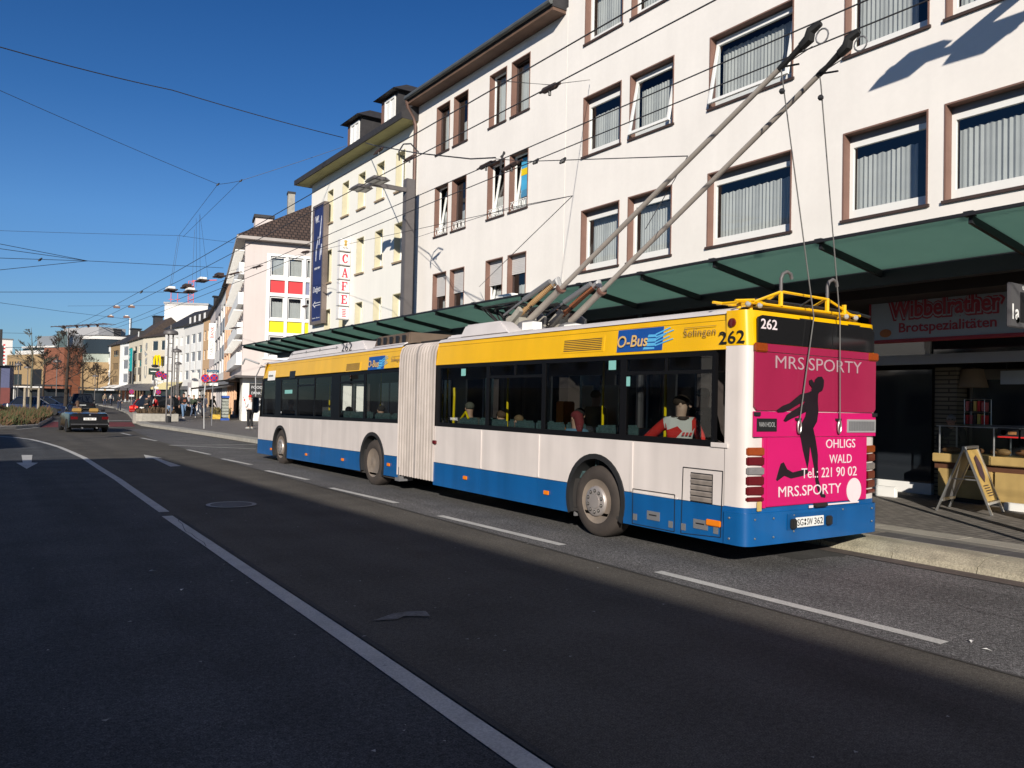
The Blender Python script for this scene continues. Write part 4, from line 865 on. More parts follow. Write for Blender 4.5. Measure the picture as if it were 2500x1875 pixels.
MB().tube([(-.35,18.6,2.78),(-.3,18.5,2.95),(.0,18.1,2.8)], .03, 6).build('mirror_arm', m_ltgrey, mr)

# roof gear
def roofbox(name, x0, x1, y0, y1, z0, z1, m, ta=.15, tb=.25):
    V = [(x0,y0,zs(y0,z0)),(x1,y0,zs(y0,z0)),(x1,y1,zs(y1,z0)),(x0,y1,zs(y1,z0)),(x0+.06,y0+tb,zs(y0,z1)),(x1-.06,y0+tb,zs(y0,z1)),(x1-.06,y1-ta,zs(y1,z1)),(x0+.06,y1-ta,zs(y1,z1))]
    return bev(MB().add(V, [(3,2,1,0),(4,5,6,7),(0,1,5,4),(1,2,6,5),(2,3,7,6),(3,0,4,7)]).build(name, m, BUS), .03)
roofbox('roof_box', .12, .52, 4.9, 6.55, 2.93, 3.17, m_roofw, .12, .42); roofbox('roof_box', .6, 2.1, 5.75, 6.5, 2.95, 3.25, m_roofw, .05, .1)
roofbox('roof_box', .15, 2.3, 6.5, 7.1, 2.93, 3.02, m_roofw, .04, .02)
roofbox('roof_box', .16, 2.3, 10.65, 16.1, 2.93, 3.17, m_roofw, .3, .4); sidetext('fleet_number', '262', m_ink, .62, .2, 12.15, 2.965, .17, offset=-.005)
b = MB(); b.beam((.19,12.4,zs(12.4,3.08)),(.19,15.8,zs(15.8,3.08)),.012,.012)
for y in (12.5,13.6,14.6,15.7): b.beam((.19,y,zs(y,3.05)),(.19,y,zs(y,3.12)),.02,.03)
b.build('roof_rail', m_grey, BUS)
hc = roofbox('roof_hatch', .2, 2.2, 8.7, 10.4, 2.93, 3.20, mat('brown_grille', (.12,.085,.06), .6, var=.15), .05, .05)
for i in range(5): MB().box(.19,8.85+i*.3,zs(9,3.0),.215,8.98+i*.3,zs(9,3.14)).build('grille_slot', m_ink, hc)
roofbox('roof_strip', .1, .3, 8.7, 10.3, 2.93, 2.985, m_roofw, .02, .02)
roofbox('roof_hatch', .4, 1.6, 16.2, 17.2, 2.93, 3.02, m_roofw, .1, .1)
b = MB()
for k in range(3): b.tube([(.5+.3*k,6.9,2.99),(.5+.3*k,7.3,3.06),(.55+.3*k,7.9,3.0),(.5+.3*k,8.7,2.99)], .025, 5)
b.build('roof_cable', m_black, BUS)
# trolley bases and poles
HX = (7.5-7.11, 7.99-7.11); PB = (.72, 1.42); YB = 5.2
poles = []
for s in (0, 1):
    x = PB[s]; yb = YB - .22*s
    bs = MB().lathe([(.30,2.99),(.30,3.06),(.24,3.10),(.2,3.16),(.1,3.2),(0,3.2)], (x,yb,0), 'z', 18).build('trolley_base', m_grey, BUS, 40)
    MB().box(x-.22,yb-.35,3.02,x-.02,yb-.15,3.14).build('insulator_box', m_purewhite, bs); MB().box(x-.16,yb+.1,3.1,x+.2,yb+.5,3.3).build('base_frame', m_conc, bs)
    a = Vector((x, yb, 3.22)); e = Vector((HX[s], 5.40-5.89-.14*s, 5.88)); d = (e-a).normalized(); L = (e-a).length
    k1 = a+d*1.0
    pole = MB().tube([a, a+d*.9, a+d*.95, k1, k1+d*.02, a+d*L*.92], [.06,.055,.065,.068,.040,.032], 10).build('trolley_pole', mat('pole_grey_paint', (.36,.32,.28), .6, var=.1), BUS, 40); poles.append(pole)
    MB().tube([a+d*L*.92, a+d*L*.93, a+d*(L-.35), a+d*(L-.12)], [.032,.036,.028,.045], 8).build('pole_tip', m_black, pole, 40)
    hd = MB().tube([a+d*(L-.16), a+d*(L-.05), e+Vector((0,.02,.06)), e+Vector((0,-.1,.10))], [.05,.062,.055,.035], 8).build('current_collector', m_black, pole, 40)
    MB().tube([e+Vector((.0,-.02-.1-.075*cos(t),-.05+.08*sin(t))) for t in [2*pi*j/12 for j in range(13)]], .010, 5, False).build('rope_ring', m_grey, pole)
    up = Vector((0,0,1)); sn = (up - d*d.dot(up)).normalized()
    # springs, damper, brackets beside the pole foot
    b = MB(); s0 = a+d*.05+Vector((-.13,.25,.02)); s1 = a+d*.95+sn*.14+Vector((-.05,0,0)); sd_ = (s1-s0)
    b.tube([s0+sd_*(i/60)+Vector((.012*(i%2)*0,0,0)) for i in range(61)], [.05 if i%2 else .04 for i in range(61)], 10)
    b.build('lift_spring', mat('rusty_spring' if s else 'ochre_spring', (.22,.075,.03) if s else (.36,.22,.10), .6, metal=.2, var=.2), pole)
    MB().tube([s0+Vector((-.1,.25,.05)), s0+sd_*.45+Vector((-.1,.14,.04)), s0+sd_*.46+Vector((-.1,.14,.04)), s1+Vector((-.06,.05,.02))], [.02,.02,.045,.04], 8).build('damper', m_grey, pole)
    MB().tube([s1-d*.05, s1+d*.08, a+d*1.0], [.05,.06,.04], 8).build('spring_bracket', m_ltgrey, pole)
    MB().beam(s0+Vector((0,.1,-.08)), s0+Vector((0,-.2,.12)), .2, .1).build('foot_bracket', m_conc, pole)
    MB().tube([k1-d*.02,k1+d*.03], [.085,.085], 10).build('pole_clamp', mat('rusty_clamp', (.12,.06,.045), .7, var=.2), pole)
    rnd = random.Random(s)
    MB().prism([(-.05,0),(.42,-.05),(.36,.22),(.1,.26),(-.08,.16)], lambda u, v, k: (x+.28+.05*k, yb+.05+u, 3.12+v)).build('foot_plate', m_conc, pole); MB().box(x-.3,yb-.5,3.0,x-.12,yb-.2,3.13).build('control_box', m_purewhite, pole); MB().tube([(x+.1,yb+.15,3.05),(x+.1,yb+.15,3.35),(x-.05,yb+.35,3.42)], .05, 8).build('pivot', mat('rusty_clamp', (.12,.06,.045), .7, var=.2), pole)
    for k in range(11):
        p0 = Vector((x-.1+rnd.uniform(-.2,.2), yb+.3+rnd.uniform(0,.4), 3.15)); p3 = a+d*rnd.uniform(.1,.5)+Vector((-.1,.2,0))
        MB().tube([p0, p0+Vector((rnd.uniform(-.25,.1),.25,.3)), p3+Vector((-.1,.3,.1)), p3], .017, 5).build('cable', m_black, pole)
    # rope from the pole down to the catcher on the tail
    pr = a+d*L*.925; tail_pt = Vector((.83 if s == 0 else 1.60, -.075, 1.68))
    MB().tube([pr, pr+Vector((0,-.02,-.12)), Vector((1.05 if s == 0 else 1.56, -.085, 2.88)), tail_pt], .008, 5).build('trolley_rope', mat('grey_rope', (.13,.125,.12), .9), pole)
    MB().sphere(pr+Vector((0,-.02,-.28)), .035, 8, 5).build('rope_ball', m_dark, pole); MB().tube([pr, e+Vector((0,.0,-.12))], .007, 4).build('head_rope', m_wire, pole)
    MB().tube([pr, pr+sn*-.05+Vector((0,-.22,0))], .012, 5).build('rope_spur', m_dark, pole)
# yellow pole rest with hooks over the tail
b = MB(); yR = .12
T = lambda p, q, r=.017: b.tube([p, q], r, 6)
T((-.05,yR+.02,3.0),(2.25,yR-.02,3.0)); T((-.05,yR+.35,3.01),(2.25,yR+.35,3.01)); T((.24,yR,3.01),(.71,yR,3.17)); T((.71,yR,3.17),(1.60,yR,3.16)); T((1.60,yR,3.16),(2.1,yR,3.01))
for x in (.71,1.60): T((x,yR,3.0),(x,yR,3.17),.028); T((x,yR,3.17),(x,yR+.35,3.02))
for x in (.1,.3,2.0,2.2): T((x,yR-.06,3.0),(x,yR+.42,3.01)); T((x,yR+.1,2.93),(x,yR+.1,3.0),.028)
T((1.95,yR,3.0),(1.95,yR,3.12),.03); T((-.05,yR+.02,3.0),(.24,yR,3.03))
rk_ = b.build('pole_rest', m_by, BUS, 40)
for x in (.71,1.60): MB().tube([(x,yR,3.17),(x,yR,3.32),(x+.02,yR-.01,3.38),(x+.08,yR-.02,3.41),(x+.15,yR-.02,3.39),(x+.17,yR-.02,3.33)], .021, 8).build('rest_hook', m_post, rk_, 60)
b = MB(); b.tube([(.3,yR+.05,3.05),(2.3,yR+.03,3.05)], .018, 6); b.tube([(1.05,yR,3.02),(1.35,yR,3.17)], .012, 5); b.tube([(2.0,yR,3.05),(2.42,yR-.05,3.0)], .02, 6); b.build('rest_bar', m_dark, rk_)
for x in (.1,.3,1.95,2.15): MB().sphere((x,yR-.03,2.97), .035, 8, 5).build('insulator', m_ltgrey, rk_)
for x in (1.0,1.95): MB().prism([(-.12,0),(.12,0),(.0,-.1)], lambda u, v, k: (x+u, -.01-.02*k, 2.86+v)).build('rest_foot', m_dark, rk_)
# interior fittings seen through the panes
m_seat = mat('teal_seat', (.045,.085,.09), .8, var=.4, scale=25)
seats = [2.75,3.95,4.75,5.55,6.5,9.3,10.1,11.2,12.0,13.2]
for y in seats:
    st_ = MB().box(.12,y,.76,.92,y+.42,.86).build('seat', m_seat, BUS)
    for x0 in (.13,.54): bev(MB().box(x0,y-.07,.86,x0+.38,y,1.52).build('seat_back', m_seat, st_), .03)
for x, y, z0, z1 in ((.9,8.3,.4,2.6),(.6,7.97,1.1,1.95),(.95,6.18,.4,2.3),(1.0,2.26,.4,2.6),(1.0,3.6,.4,2.6),(1.1,11.9,.4,2.5),(.9,14.7,.4,2.4)): MB().tube([(x,y,z0),(x,y,z1)], .02, 8).build('grab_pole', mat('grab_yellow', (.85,.62,.0), .4, var=0), BUS)
MB().tube([(.25,6.95,1.2),(.22,6.85,1.3),(.2,6.8,1.9),(.22,6.85,2.05)], .022, 8).build('grab_pole', MATS['grab_yellow'], BUS); MB().tube([(.3,6.7,1.5),(.3,6.55,1.62),(.3,6.45,1.5)], .022, 8).build('grab_pole', MATS['grab_yellow'], BUS)
bev(MB().box(1.6,5.35,1.2,1.85,5.6,1.85).build('ticket_validator', mat('validator_orange', (.75,.22,.02), .5), BUS), .02)
MB().box(1.2,15.2,.3,1.25,16.0,1.9).build('cab_partition', m_grey, BUS)
for y, w in ((4.6,.5),(5.3,.3)): MB().box(2.2,y,1.45,2.22,y+w,2.15).build('door_notice', m_purewhite, BUS)

# ---------------------------------------------------------------- the far side of the street: each house a thing with its own windows
def fbuild(name, label, P0, P1, h, dep, m, cols, rows, roof='flat', rm=None, wd=.15, bars=(), zg=3.4, fm=None, sill=None, gm=None, ov=.45, rh=3.2, shop=True, spandrel=None, fr=.09, shopm=None):
    e, L = facade_root(name, P0, P1, label)
    holes = [(L*a, L*b_, z0, z1) for a, b_ in cols for z0, z1 in rows]
    shell(e, L, h, dep, m, holes, wd, zg if shop else 0.)
    for a, b_ in cols:
        for z0, z1 in rows:
            window(e, L*a, z0, L*(b_-a), z1-z0, wd-.03, fr, fm, None, bars, (), None, 0, 0, 0, sill, None, gm or m_dkglass)
        if spandrel:
            zz = [r[1] for r in rows[:-1]]; zt = [r[0] for r in rows[1:]]
            for z0, z1 in zip(zz, zt): MB().box(L*a,-.03,z0+.02,L*b_,-.003,z1-.02).build('spandrel_panel', spandrel, e)
    if shop:
        box('ground_floor', m_shade, e, .0,1.2,0,L,dep,zg-.003)
        k = max(2, int(L/3))
        sf = MB().box(.1,.5,.0,L-.1,.6,.45).build('shopfront', shopm or m_grey, e)
        for i in range(k+1): MB().box(.1+(L-.4)*i/k,.4,0,.3+(L-.4)*i/k,.62,zg-.003).build('shop_pillar', shopm or m, sf)
        box('shop_pane', m_dkglass, sf, .1,.53,.46,L-.1,.55,zg-.5)
        box('shop_fascia', shopm or m_grey, sf, 0,-.1,zg-.6,L,.39,zg-.006)
    if roof == 'gable':
        V = [(-.2,-ov,h+.005),(L+.2,-ov,h+.005),(L+.2,dep+ov,h+.005),(-.2,dep+ov,h+.005),(-.2,dep/2,h+rh),(L+.2,dep/2,h+rh)]
        MB().add(V, [(3,2,1,0),(0,1,5,4),(2,3,4,5),(1,2,5),(3,0,4)]).build('roof', rm or m_slate, e)
    else:
        b = MB(); b.box(-.12,-.15,h+.003,L+.12,dep+.1,h+.28); b.build('roof', rm or m_grey, e)
    return e, L
R3 = [(4.4,5.9),(7.3,8.8),(10.2,11.7)]
def even(n, w, off=0): return [((i+.5)/n-w/2+off, (i+.5)/n+w/2+off) for i in range(n)]
m_peach = mat('peach_render', (.66,.40,.25), .9, var=.05); m_greyr = mat('grey_render', (.33,.31,.32), .9, var=.05); m_beige = mat('beige_render', (.60,.54,.43), .9, var=.05)
m_ochre = mat('ochre_cladding', (.31,.21,.105), .8, var=.08); m_olive = mat('olive_panel', (.16,.14,.11), .7, var=.08); m_tan = mat('tan_render', (.55,.36,.2), .9, var=.06)
m_panel = mat('blue_grey_panel', (.20,.215,.235), .5, var=.06); m_offw = mat('off_white_render', (.68,.66,.63), .9, var=.04)
m_brick = tilemat('red_brick', (.21,.075,.04), (.10,.06,.045), .6, .2, rot=(pi/2,0,0), bump=.4, cvar=.2)
f0 = fbuild('peach_house', 'narrow peach house joined to the corner house', (21.715,85.508,1.974)[:2], (19.324,73.847,1.964)[:2], 13.1, 9, m_peach, even(3,.22), R3, 'gable')
f1 = fbuild('white_house', 'narrow white house with blue grey strips after the peach one', (23.899,96.103,1.983)[:2], (21.767,85.715,1.974)[:2], 13.0, 9, m_offw, even(2,.3), R3, 'gable', spandrel=m_panel)
f2 = fbuild('grey_house', 'grey house with broad panel strips beside the bank banner', (26.155,107.856,1.99)[:2], (23.95,96.309,1.984)[:2], 13.2, 9, m_greyr, even(2,.38), R3, 'gable', spandrel=m_offw)
f3 = fbuild('pinkish_house', 'pale pinkish house behind the bank banner', (29.077,122.779,1.999)[:2], (26.205,108.063,1.99)[:2], 13.4, 9, m_peach if 0 else m_pink, even(3,.2), R3, 'gable', fm=m_purewhite)
f4 = fbuild('brown_house', 'narrow tan house with dark windows left of the bank banner', (29.478,128.544,1.985)[:2], (29.127,122.987,1.999)[:2], 13.4, 9, m_tan, even(2,.3), R3, 'gable', spandrel=None)
f5 = fbuild('panelled_house', 'white house with three tall bays of blue grey panels', (29.511,141.799,1.932)[:2], (29.55,128.857,1.986)[:2], 13.2, 10, m_offw, [(.08,.28),(.40,.60),(.70,.90)], R3, 'gable', spandrel=m_purewhite, gm=m_panel, rh=3.4)
f6 = fbuild('white_side_house', 'plain white house with small windows behind the tall street lamps', (28.454,152.17,1.864)[:2], (29.577,142.117,1.932)[:2], 13.4, 10, m_offw, even(4,.13), R3, 'gable', fm=m_purewhite, gm=m_pvc, rh=3.6)
f7 = fbuild('fast_food_house', 'beige house carrying a yellow M sign over a fast food restaurant', (28.056,171.752,1.775)[:2], (30.321,161.772,1.87)[:2], 13.0, 26, m_beige, [(.42,.68),(.80,.98)], [(4.5,6.4),(7.2,9.2),(10.3,12.2)], 'gable', mat('dark_brown_tiles', (.055,.038,.03), .8, var=.25, scale=3), gm=m_dkglass, rh=5, shopm=m_post)
f8 = fbuild('olive_window_house', 'beige house front with olive window strips and a teal vertical sign', (28.071,188.641,1.706)[:2], (28.109,172.078,1.775)[:2], 13.0, 10, m_beige, even(3,.2), R3, 'gable', MATS['dark_brown_tiles'], spandrel=m_olive, rh=4.5, fm=m_beige, shopm=m_post)
f9 = fbuild('balcony_house', 'white house with glazed balconies right of the ochre house', (27.434,196.314,1.66)[:2], (28.12,188.97,1.706)[:2], 12.9, 10, m_purewhite, [(.38,.95)], [(4.3,6.3),(7.3,9.3),(10.2,12.2)], 'gable', gm=m_panel)
f10 = fbuild('ochre_house', 'ochre house with framed triple windows', (26.899,206.332,1.606)[:2], (27.48,196.645,1.66)[:2], 12.9, 10, m_ochre, [(.25,.85)], R3, 'gable', bars=(.33,.66), fm=m_ochre)
f11 = fbuild('white_far_house', 'white house with a dark roof at the far end of the row', (25.376,224.26,1.497)[:2], (26.943,206.664,1.606)[:2], 13.0, 10, m_purewhite, even(5,.1), R3, 'gable', fm=m_purewhite)
def chimney(parent, x, y, z0, w, d_, h):
    c = MB().box(x,y,z0,x+w,y+d_,z0+h).build('chimney', m_slate, parent); MB().box(x-.2,y-.2,z0+h+.002,x+w+.2,y+d_+.2,z0+h+.25).build('chimney_cap', m_dark, c); return c
chimney(f11[0], 2.5, 3.5, 14.5, 2.4, 1.5, 3.2); chimney(f10[0], .3, 4, 14.5, 2.2, 1.8, 2.5); chimney(f8[0], 2.2, 4.2, 15.5, 2.2, 1.6, 3.0); chimney(f3[0], 6, 3.8, 15, 2.4, 1.6, 3.2); chimney(f5[0], 1.2, 4.2, 14.5, .6, .6, 4.0)
for e_, L_, n in ((f5[0],f5[1],4),(f11[0],f11[1],2),(f8[0],f8[1],1)):
    for i in range(n):
        x = L_*(i+.5)/n; d_ = MB().box(x-.7,.5,13.2,x+.7,4,15.0).build('dormer', m_slate, e_); MB().box(x-.5,.45,13.45,x+.5,.499,14.8).build('dormer_window', m_purewhite, d_)
# rooftop mast house behind, lettering and signs of the far row
rb_ = tag(empty('rooftop_house', (34.77,187.734,1.871)), 'pale box house with an antenna mast rising behind the row of roofs', 'building'); rb_.rotation_euler.z = R(-25); rb_.location.z = 0
MB().box(0,0,0,9,7,21.8).build('wall', m_offw, rb_); MB().box(-.2,-.2,21.802,9.2,7.2,22.2).build('roof', m_grey, rb_)
b = MB()
for x in (1,2.4): b.beam((x,1,22.1),(x,1,24.5),.12,.12); b.beam((x-.5,1,22.9),(x+.5,1,22.9),.1,.1)
for i in range(5):
    for q_ in (4.6,5.7): b.beam((q_,1,22.1+i),(q_,1,23.1+i),.12,.12)
    b.beam((4.6,1,22.3+i),(5.7,1,23.1+i),.08,.08); b.beam((4.6,1,23.1+i),(5.7,1,23.1+i),.1,.1)
b.beam((5.5,1,27.2),(10.5,1,27.6),.2,.2); b.beam((.5,1,22.25),(5.8,1,22.25),.1,.1); b.beam((5.5,1,26.9),(5.5,1,27.4),.12,.12); b.build('antenna_mast', m_red, rb_)
ms = tag(empty('restaurant_sign', (f7[0].location.x, f7[0].location.y, 0), f7[0].rotation_euler.z), 'yellow double arch M sign on the beige house', 'sign')
def archm(cx, w, h, z0):
    b = MB(); pts = [(cx-w/2, -.6, z0)] + [(cx-w/2*cos(t), -.6, z0+h*.25+h*.75*sin(t)**.8) for t in [pi*i/14 for i in range(1,14)]] + [(cx+w/2, -.6, z0)]
    return b.tube(pts, [.15]+[.2]*13+[.15], 6)
Lm = f7[1]; archm(Lm*.74, Lm*.13, 1.9, 7.35).build('arch', mat('sign_yellow', (.85,.6,.0), .4, var=0), ms); archm(Lm*.87, Lm*.13, 1.9, 7.35).build('arch', MATS['sign_yellow'], ms)
text('restaurant_lettering', 'McDonalds', m_purewhite, ms, Lm*.5, 1.1, (Lm*.55,-.3,3.5), FACE_Y, .08); text('wall_lettering', 'Cafe', m_ltgrey, ms, 7, 1.2, (Lm*.22,-.05,5.0), (pi/2,-pi/2,0), .04)
tk = tag(empty('jobs_sign', (f8[0].location.x, f8[0].location.y, 0), f8[0].rotation_euler.z), 'vertical teal and black sign with white stacked letters', 'sign')
MB().box(f8[1]*.38,-.9,6.6,f8[1]*.38+1.7,-.5,11.3).build('teal_half', mat('teal_sign', (.0,.28,.30), .4, var=.03), tk); MB().box(f8[1]*.38,-.9,4.0,f8[1]*.38+1.7,-.5,6.597).build('black_half', m_ink, tk)
for k, c_ in enumerate('SHAK'): text('letter', c_, m_wp, tk, .8, .75, (f8[1]*.38+.45,-.905,10.1-k*1.02), FACE_Y, .02)
for k, c_ in enumerate('JOBS'): text('letter', c_, m_wp, tk, .6, .5, (f8[1]*.38+.55,-.905,6.0-k*.6), FACE_Y, .02)
tb = tag(empty('bank_banner', (25.251,107.26,1.97), R(-20)), 'white vertical banner with grey and red bank lettering', 'banner'); tb.location.z = 0
MB().box(0,0,6.6,.85,.12,11.2).build('cloth', m_purewhite, tb); text('lettering', 'TARGO', m_grey, tb, 1.9, .42, (.62,-.01,7.0), (pi/2,-pi/2,0), .01, .01); text('lettering', 'BANK', m_red, tb, 1.5, .42, (.62,-.01,9.3), (pi/2,-pi/2,0), .01, .01)
vs = tag(empty('vertical_shop_sign', (f11[0].location.x, f11[0].location.y, 0), f11[0].rotation_euler.z), 'dark vertical letters on the white far house', 'sign')
for k, c_ in enumerate('KAUFHAUS'): text('letter', c_, m_ink, vs, .6, .62, (f11[1]*.80,-.45,8.3-k*.75), FACE_Y, .05)
for e_, z_, d_, label, m in ((f7,3.0,2.6,'dark flat canopy over the fast food entrance',m_post),(f8,3.0,2.6,'dark flat canopy under the teal sign',m_post),(f10,2.9,3.0,'white awning below the ochre house',m_purewhite),(f6,3.1,2.2,'cream awning strip under the plain white house',mat('cream_awning', (.7,.6,.3), .8, var=.05)),(f9,2.9,2.6,'pale awning below the balcony house',m_purewhite)):
    a = tag(empty('awning', e_[0].location, e_[0].rotation_euler.z), label, 'awning'); L_ = e_[1]
    MB().add([(.1,-.005,z_+1.0),(L_-.1,-.005,z_+1.0),(L_-.1,-d_,z_),(.1,-d_,z_),(.1,-d_,z_-.35),(L_-.1,-d_,z_-.35)], [(0,1,2,3),(3,2,5,4)]).build('cloth', m, a)
    MB().tube([(.1,-d_,z_-.36),(L_-.1,-d_,z_-.36)], .04, 5).build('front_bar', m_grey, a)
for y0, y1, z0, z1, d_, label in ((1,9,2.75,3.08,2.4,'white rolled out awning along the corner house shops'),(2,16,2.35,2.75,3.2,'grey lower awning over the flower shop')):
    a = tag(empty('awning', (*P0, 0), rz), label, 'awning')
    MB().add([(-.36,y0,z1),(-.36,y1,z1),(-d_,y1,z0),(-d_,y0,z0),(-d_,y0,z0-.12),(-d_,y1,z0-.12)], [(0,1,2,3),(3,2,5,4)]).build('cloth', m_purewhite if y0 == 1 else m_greyr, a); MB().tube([(-d_,y0,z0-.13),(-d_,y1,z0-.13)], .035, 5).build('front_bar', m_ltgrey, a)

# shopping centre at the head of the street
Q0, Q1 = (7.739,242.217,0.999)[:2], (19.051,216.465,1.376)[:2]
ML, LL = facade_root('shopping_centre', Q0, Q1, 'curved ochre and brick shopping centre with glazed upper floors', 'building')
hl = [(1.5+k*2.2, 2.3+k*2.2, 7.2, 10.2) for k in range(4)]; hb_ = [(LL*.10,LL*.27,3.6,6.3)]
b = MB(); b.wall(0, LL*.68, 3.0, 11.2, hb_, .3); b.add([(0,0,3),(0,18,3),(0,18,11.2),(0,0,11.2)], [(0,1,2,3)]); b.add([(0,0,11.2),(LL*.68,0,11.2),(LL*.68,18,11.2),(0,18,11.2)], [(0,1,2,3)]); b.build('ochre_wall', m_ochre, ML)
window(ML, LL*.10, 3.6, LL*.17, 2.7, .25, .1, m_dark, None, (.25,.5,.75), (), None, gm=m_dkglass)
for k in range(5): window(ML, LL*.05+k*1.3, 7.3, .5, 2.2, -.05, .06, m_dark, gm=m_dkglass)
MB().box(LL*.68+.003,-.8,0,LL,9,12.6).build('brick_wall', m_brick, ML); box('recess_shade', m_ink, ML, LL*.42,-.06,2.0,LL*.60,-.01,7.5)  # flat black slab on the wall paints the shade of a recess
for k in range(7): MB().box(LL*(.02+.1*k),-.2,0,LL*(.02+.1*k)+.9,.6,3.0).build('pillar', m_ochre if k%2 == 0 else m_offw, ML)
box('shop_pane', m_dkglass, ML, 0,1.0,0,LL*.68,1.1,2.99); box('canopy_strip', m_offw, ML, -.3,-1.2,2.95,LL*.69,-.21,3.25)
b = MB(); b.box(LL*.03,1.5,11.21,LL*.72,2.0,12.3); b.build('white_parapet', m_offw, ML)
for k in range(26): MB().box(LL*.05+k*LL*.025,1.43,11.3,LL*.05+k*LL*.025+.12,1.497,12.2).build('parapet_fin', m_ltgrey, ML)
MB().box(LL*.05,3,12.1,LL*.70,12,13.0).build('upper_floor', m_ltgrey, ML); MB().box(LL*.06,2.9,12.25,LL*.66,2.997,12.95).build('upper_glazing', m_dkglass, ML); MB().box(LL*.10,2.0,13.01,LL*.74,13,13.4).build('white_roof_edge', m_offw, ML)
MB().box(LL*.16,5,13.41,LL*.76,15,16.2).build('slate_storey', m_panel, ML); MB().box(LL*.46,7,16.21,LL*1.02,14,18.2).build('rooftop_block', mat('pale_metal_cladding', (.36,.355,.36), .6, var=.05), ML)
b = MB()
for k in range(14): x = LL*(.28+.063*k); b.beam((x,6.5,18.7+.1*(k%2)),(x+LL*.063,6.5,18.7+.1*((k+1)%2)),.3,.1); b.beam((x,6.5,18.9),(x+LL*.06,9,18.75),.14,.1)
for x in (.48,.68,.86,1.0): b.beam((LL*x,7.2,18.1),(LL*x,6.8,18.75),.4,.4)
b.build('roof_lattice', m_dkbrown, ML)
tw = MB().lathe([(7.5,0),(7.5,3),(7.5,9.2)], (LL+5,9,0), 'z', 28).build('round_wing', m_ochre, ML, 40); MB().lathe([(7.2,9.21),(7.2,11.2)], (LL+5,9,0), 'z', 28).build('green_glazing', mat('pale_green_glazing', (.30,.33,.28), .4, var=.08), tw, 40); MB().lathe([(7.4,11.21),(7.4,14.6)], (LL+5,9,0), 'z', 28).build('dark_glazing', m_dkglass, tw, 40); MB().lathe([(7.8,14.61),(8.0,15.3),(0,15.4)], (LL+5,9,0), 'z', 28).build('wing_roof', m_offw, tw, 40)
MB().box(LL*.95,8.5,14.4,LL+20,18,15.6).build('wing_parapet', mat('sage_panel', (.27,.29,.22), .7, var=.08), ML); MB().box(LL*.97,9.5,0,LL+20,18,14.4).build('rear_wall', m_olive, ML)
for k in range(9): window(ML, LL+11+k*1.0, 8.0, .8, 2.4, 9.35, .12, m_ochre, None, (), gm=mat('amber_blind', (.55,.42,.15), .5, var=.15))
MB().lathe([(.35,15.5),(.35,20.5)], (LL*1.2,12,0), 'z', 10).build('flue', m_alu, ML)
MB().box(LL*.755,1.0,12.3,LL*.79,3,16.8).build('green_tower', mat('sea_green_panel', (.14,.2,.2), .6, var=.1), ML)
# low buildings at the very left edge
kh = tag(empty('roadside_hut', (3.059,140.366,1.302)), 'dark blue and red hut at the left edge of the street', 'building'); kh.location.z = 0; kh.rotation_euler.z = R(-8)
MB().box(-3,0,2.4,1.85,5,5.6).build('blue_wall', mat('dull_blue_cladding', (.07,.08,.16), .7, var=.1), kh); MB().box(-3,-.6,.0,2.0,-.003,2.39).build('red_front', mat('dull_red_cladding', (.14,.03,.025), .7, var=.1), kh); MB().box(-3.2,-.8,5.61,2.2,5.2,5.75).build('roof', m_dark, kh); MB().box(-3,-.003,0,1.85,5,2.39).build('base', m_shade, kh)
pw = tag(empty('pale_block', (6.301,255.26,0.911)), 'pale low block far off at the left edge', 'building'); pw.location.z = 0
MB().box(-9,0,0,3.0,8,15.8).build('wall', m_offw, pw); MB().box(-9.2,-.2,15.803,3.2,8.2,16.1).build('roof', m_grey, pw)
for k in range(3): MB().box(-7+k*3,-.05,11,-5+k*3,-.003,13).build('window', m_dkglass, pw)

# buildings on the sunny-side-less left of the street: unseen, left of and behind the viewer, placed and sized for their shade on the road
def leftblock(label, y0, y1, xf, h, dep=13, m=None, xf2=None):
    e, L = facade_root('left_house', (xf, y0), (xf2 or xf, y1), label); m = m or m_offw
    n = max(2, int(L/3.2)); cols = even(n, 1.5/(L/n)/n*1.0 if 0 else .45/n); rows = [(4.2+2.9*k, 5.7+2.9*k) for k in range(int((h-4)/2.9))]
    holes = [(L*a, L*c, z0, z1) for a, c in cols for z0, z1 in rows]
    shell(e, L, h, dep, m, holes, .16, 0); box('dark_room_backing', m_room, e, .1,.7,.1,L-.1,.8,h-.1)
    for z0, z1 in rows:
        for a, c in cols: window(e, L*a, z0, L*(c-a), z1-z0, .13, .08)
    box('shop_pane', m_dkglass, e, .4,-.03,.3,L-.4,-.003,3.0); box('roof', m_grey, e, -.1,-.1,h+.003,L+.1,dep,h+.2)
    return e
leftblock('long flat roofed house row left of the street whose shade fills the near road', -62, 3.9, -8.75, 10.0, xf2=-11.85)
leftblock('unseen short flat roofed house beyond the side lane, placed for its shade', 12.2, 21.5, -12.9, 8.8)
leftblock('unseen taller flat roofed house row further along, placed for its shade', 33.5, 66, -22.0, 15.5)

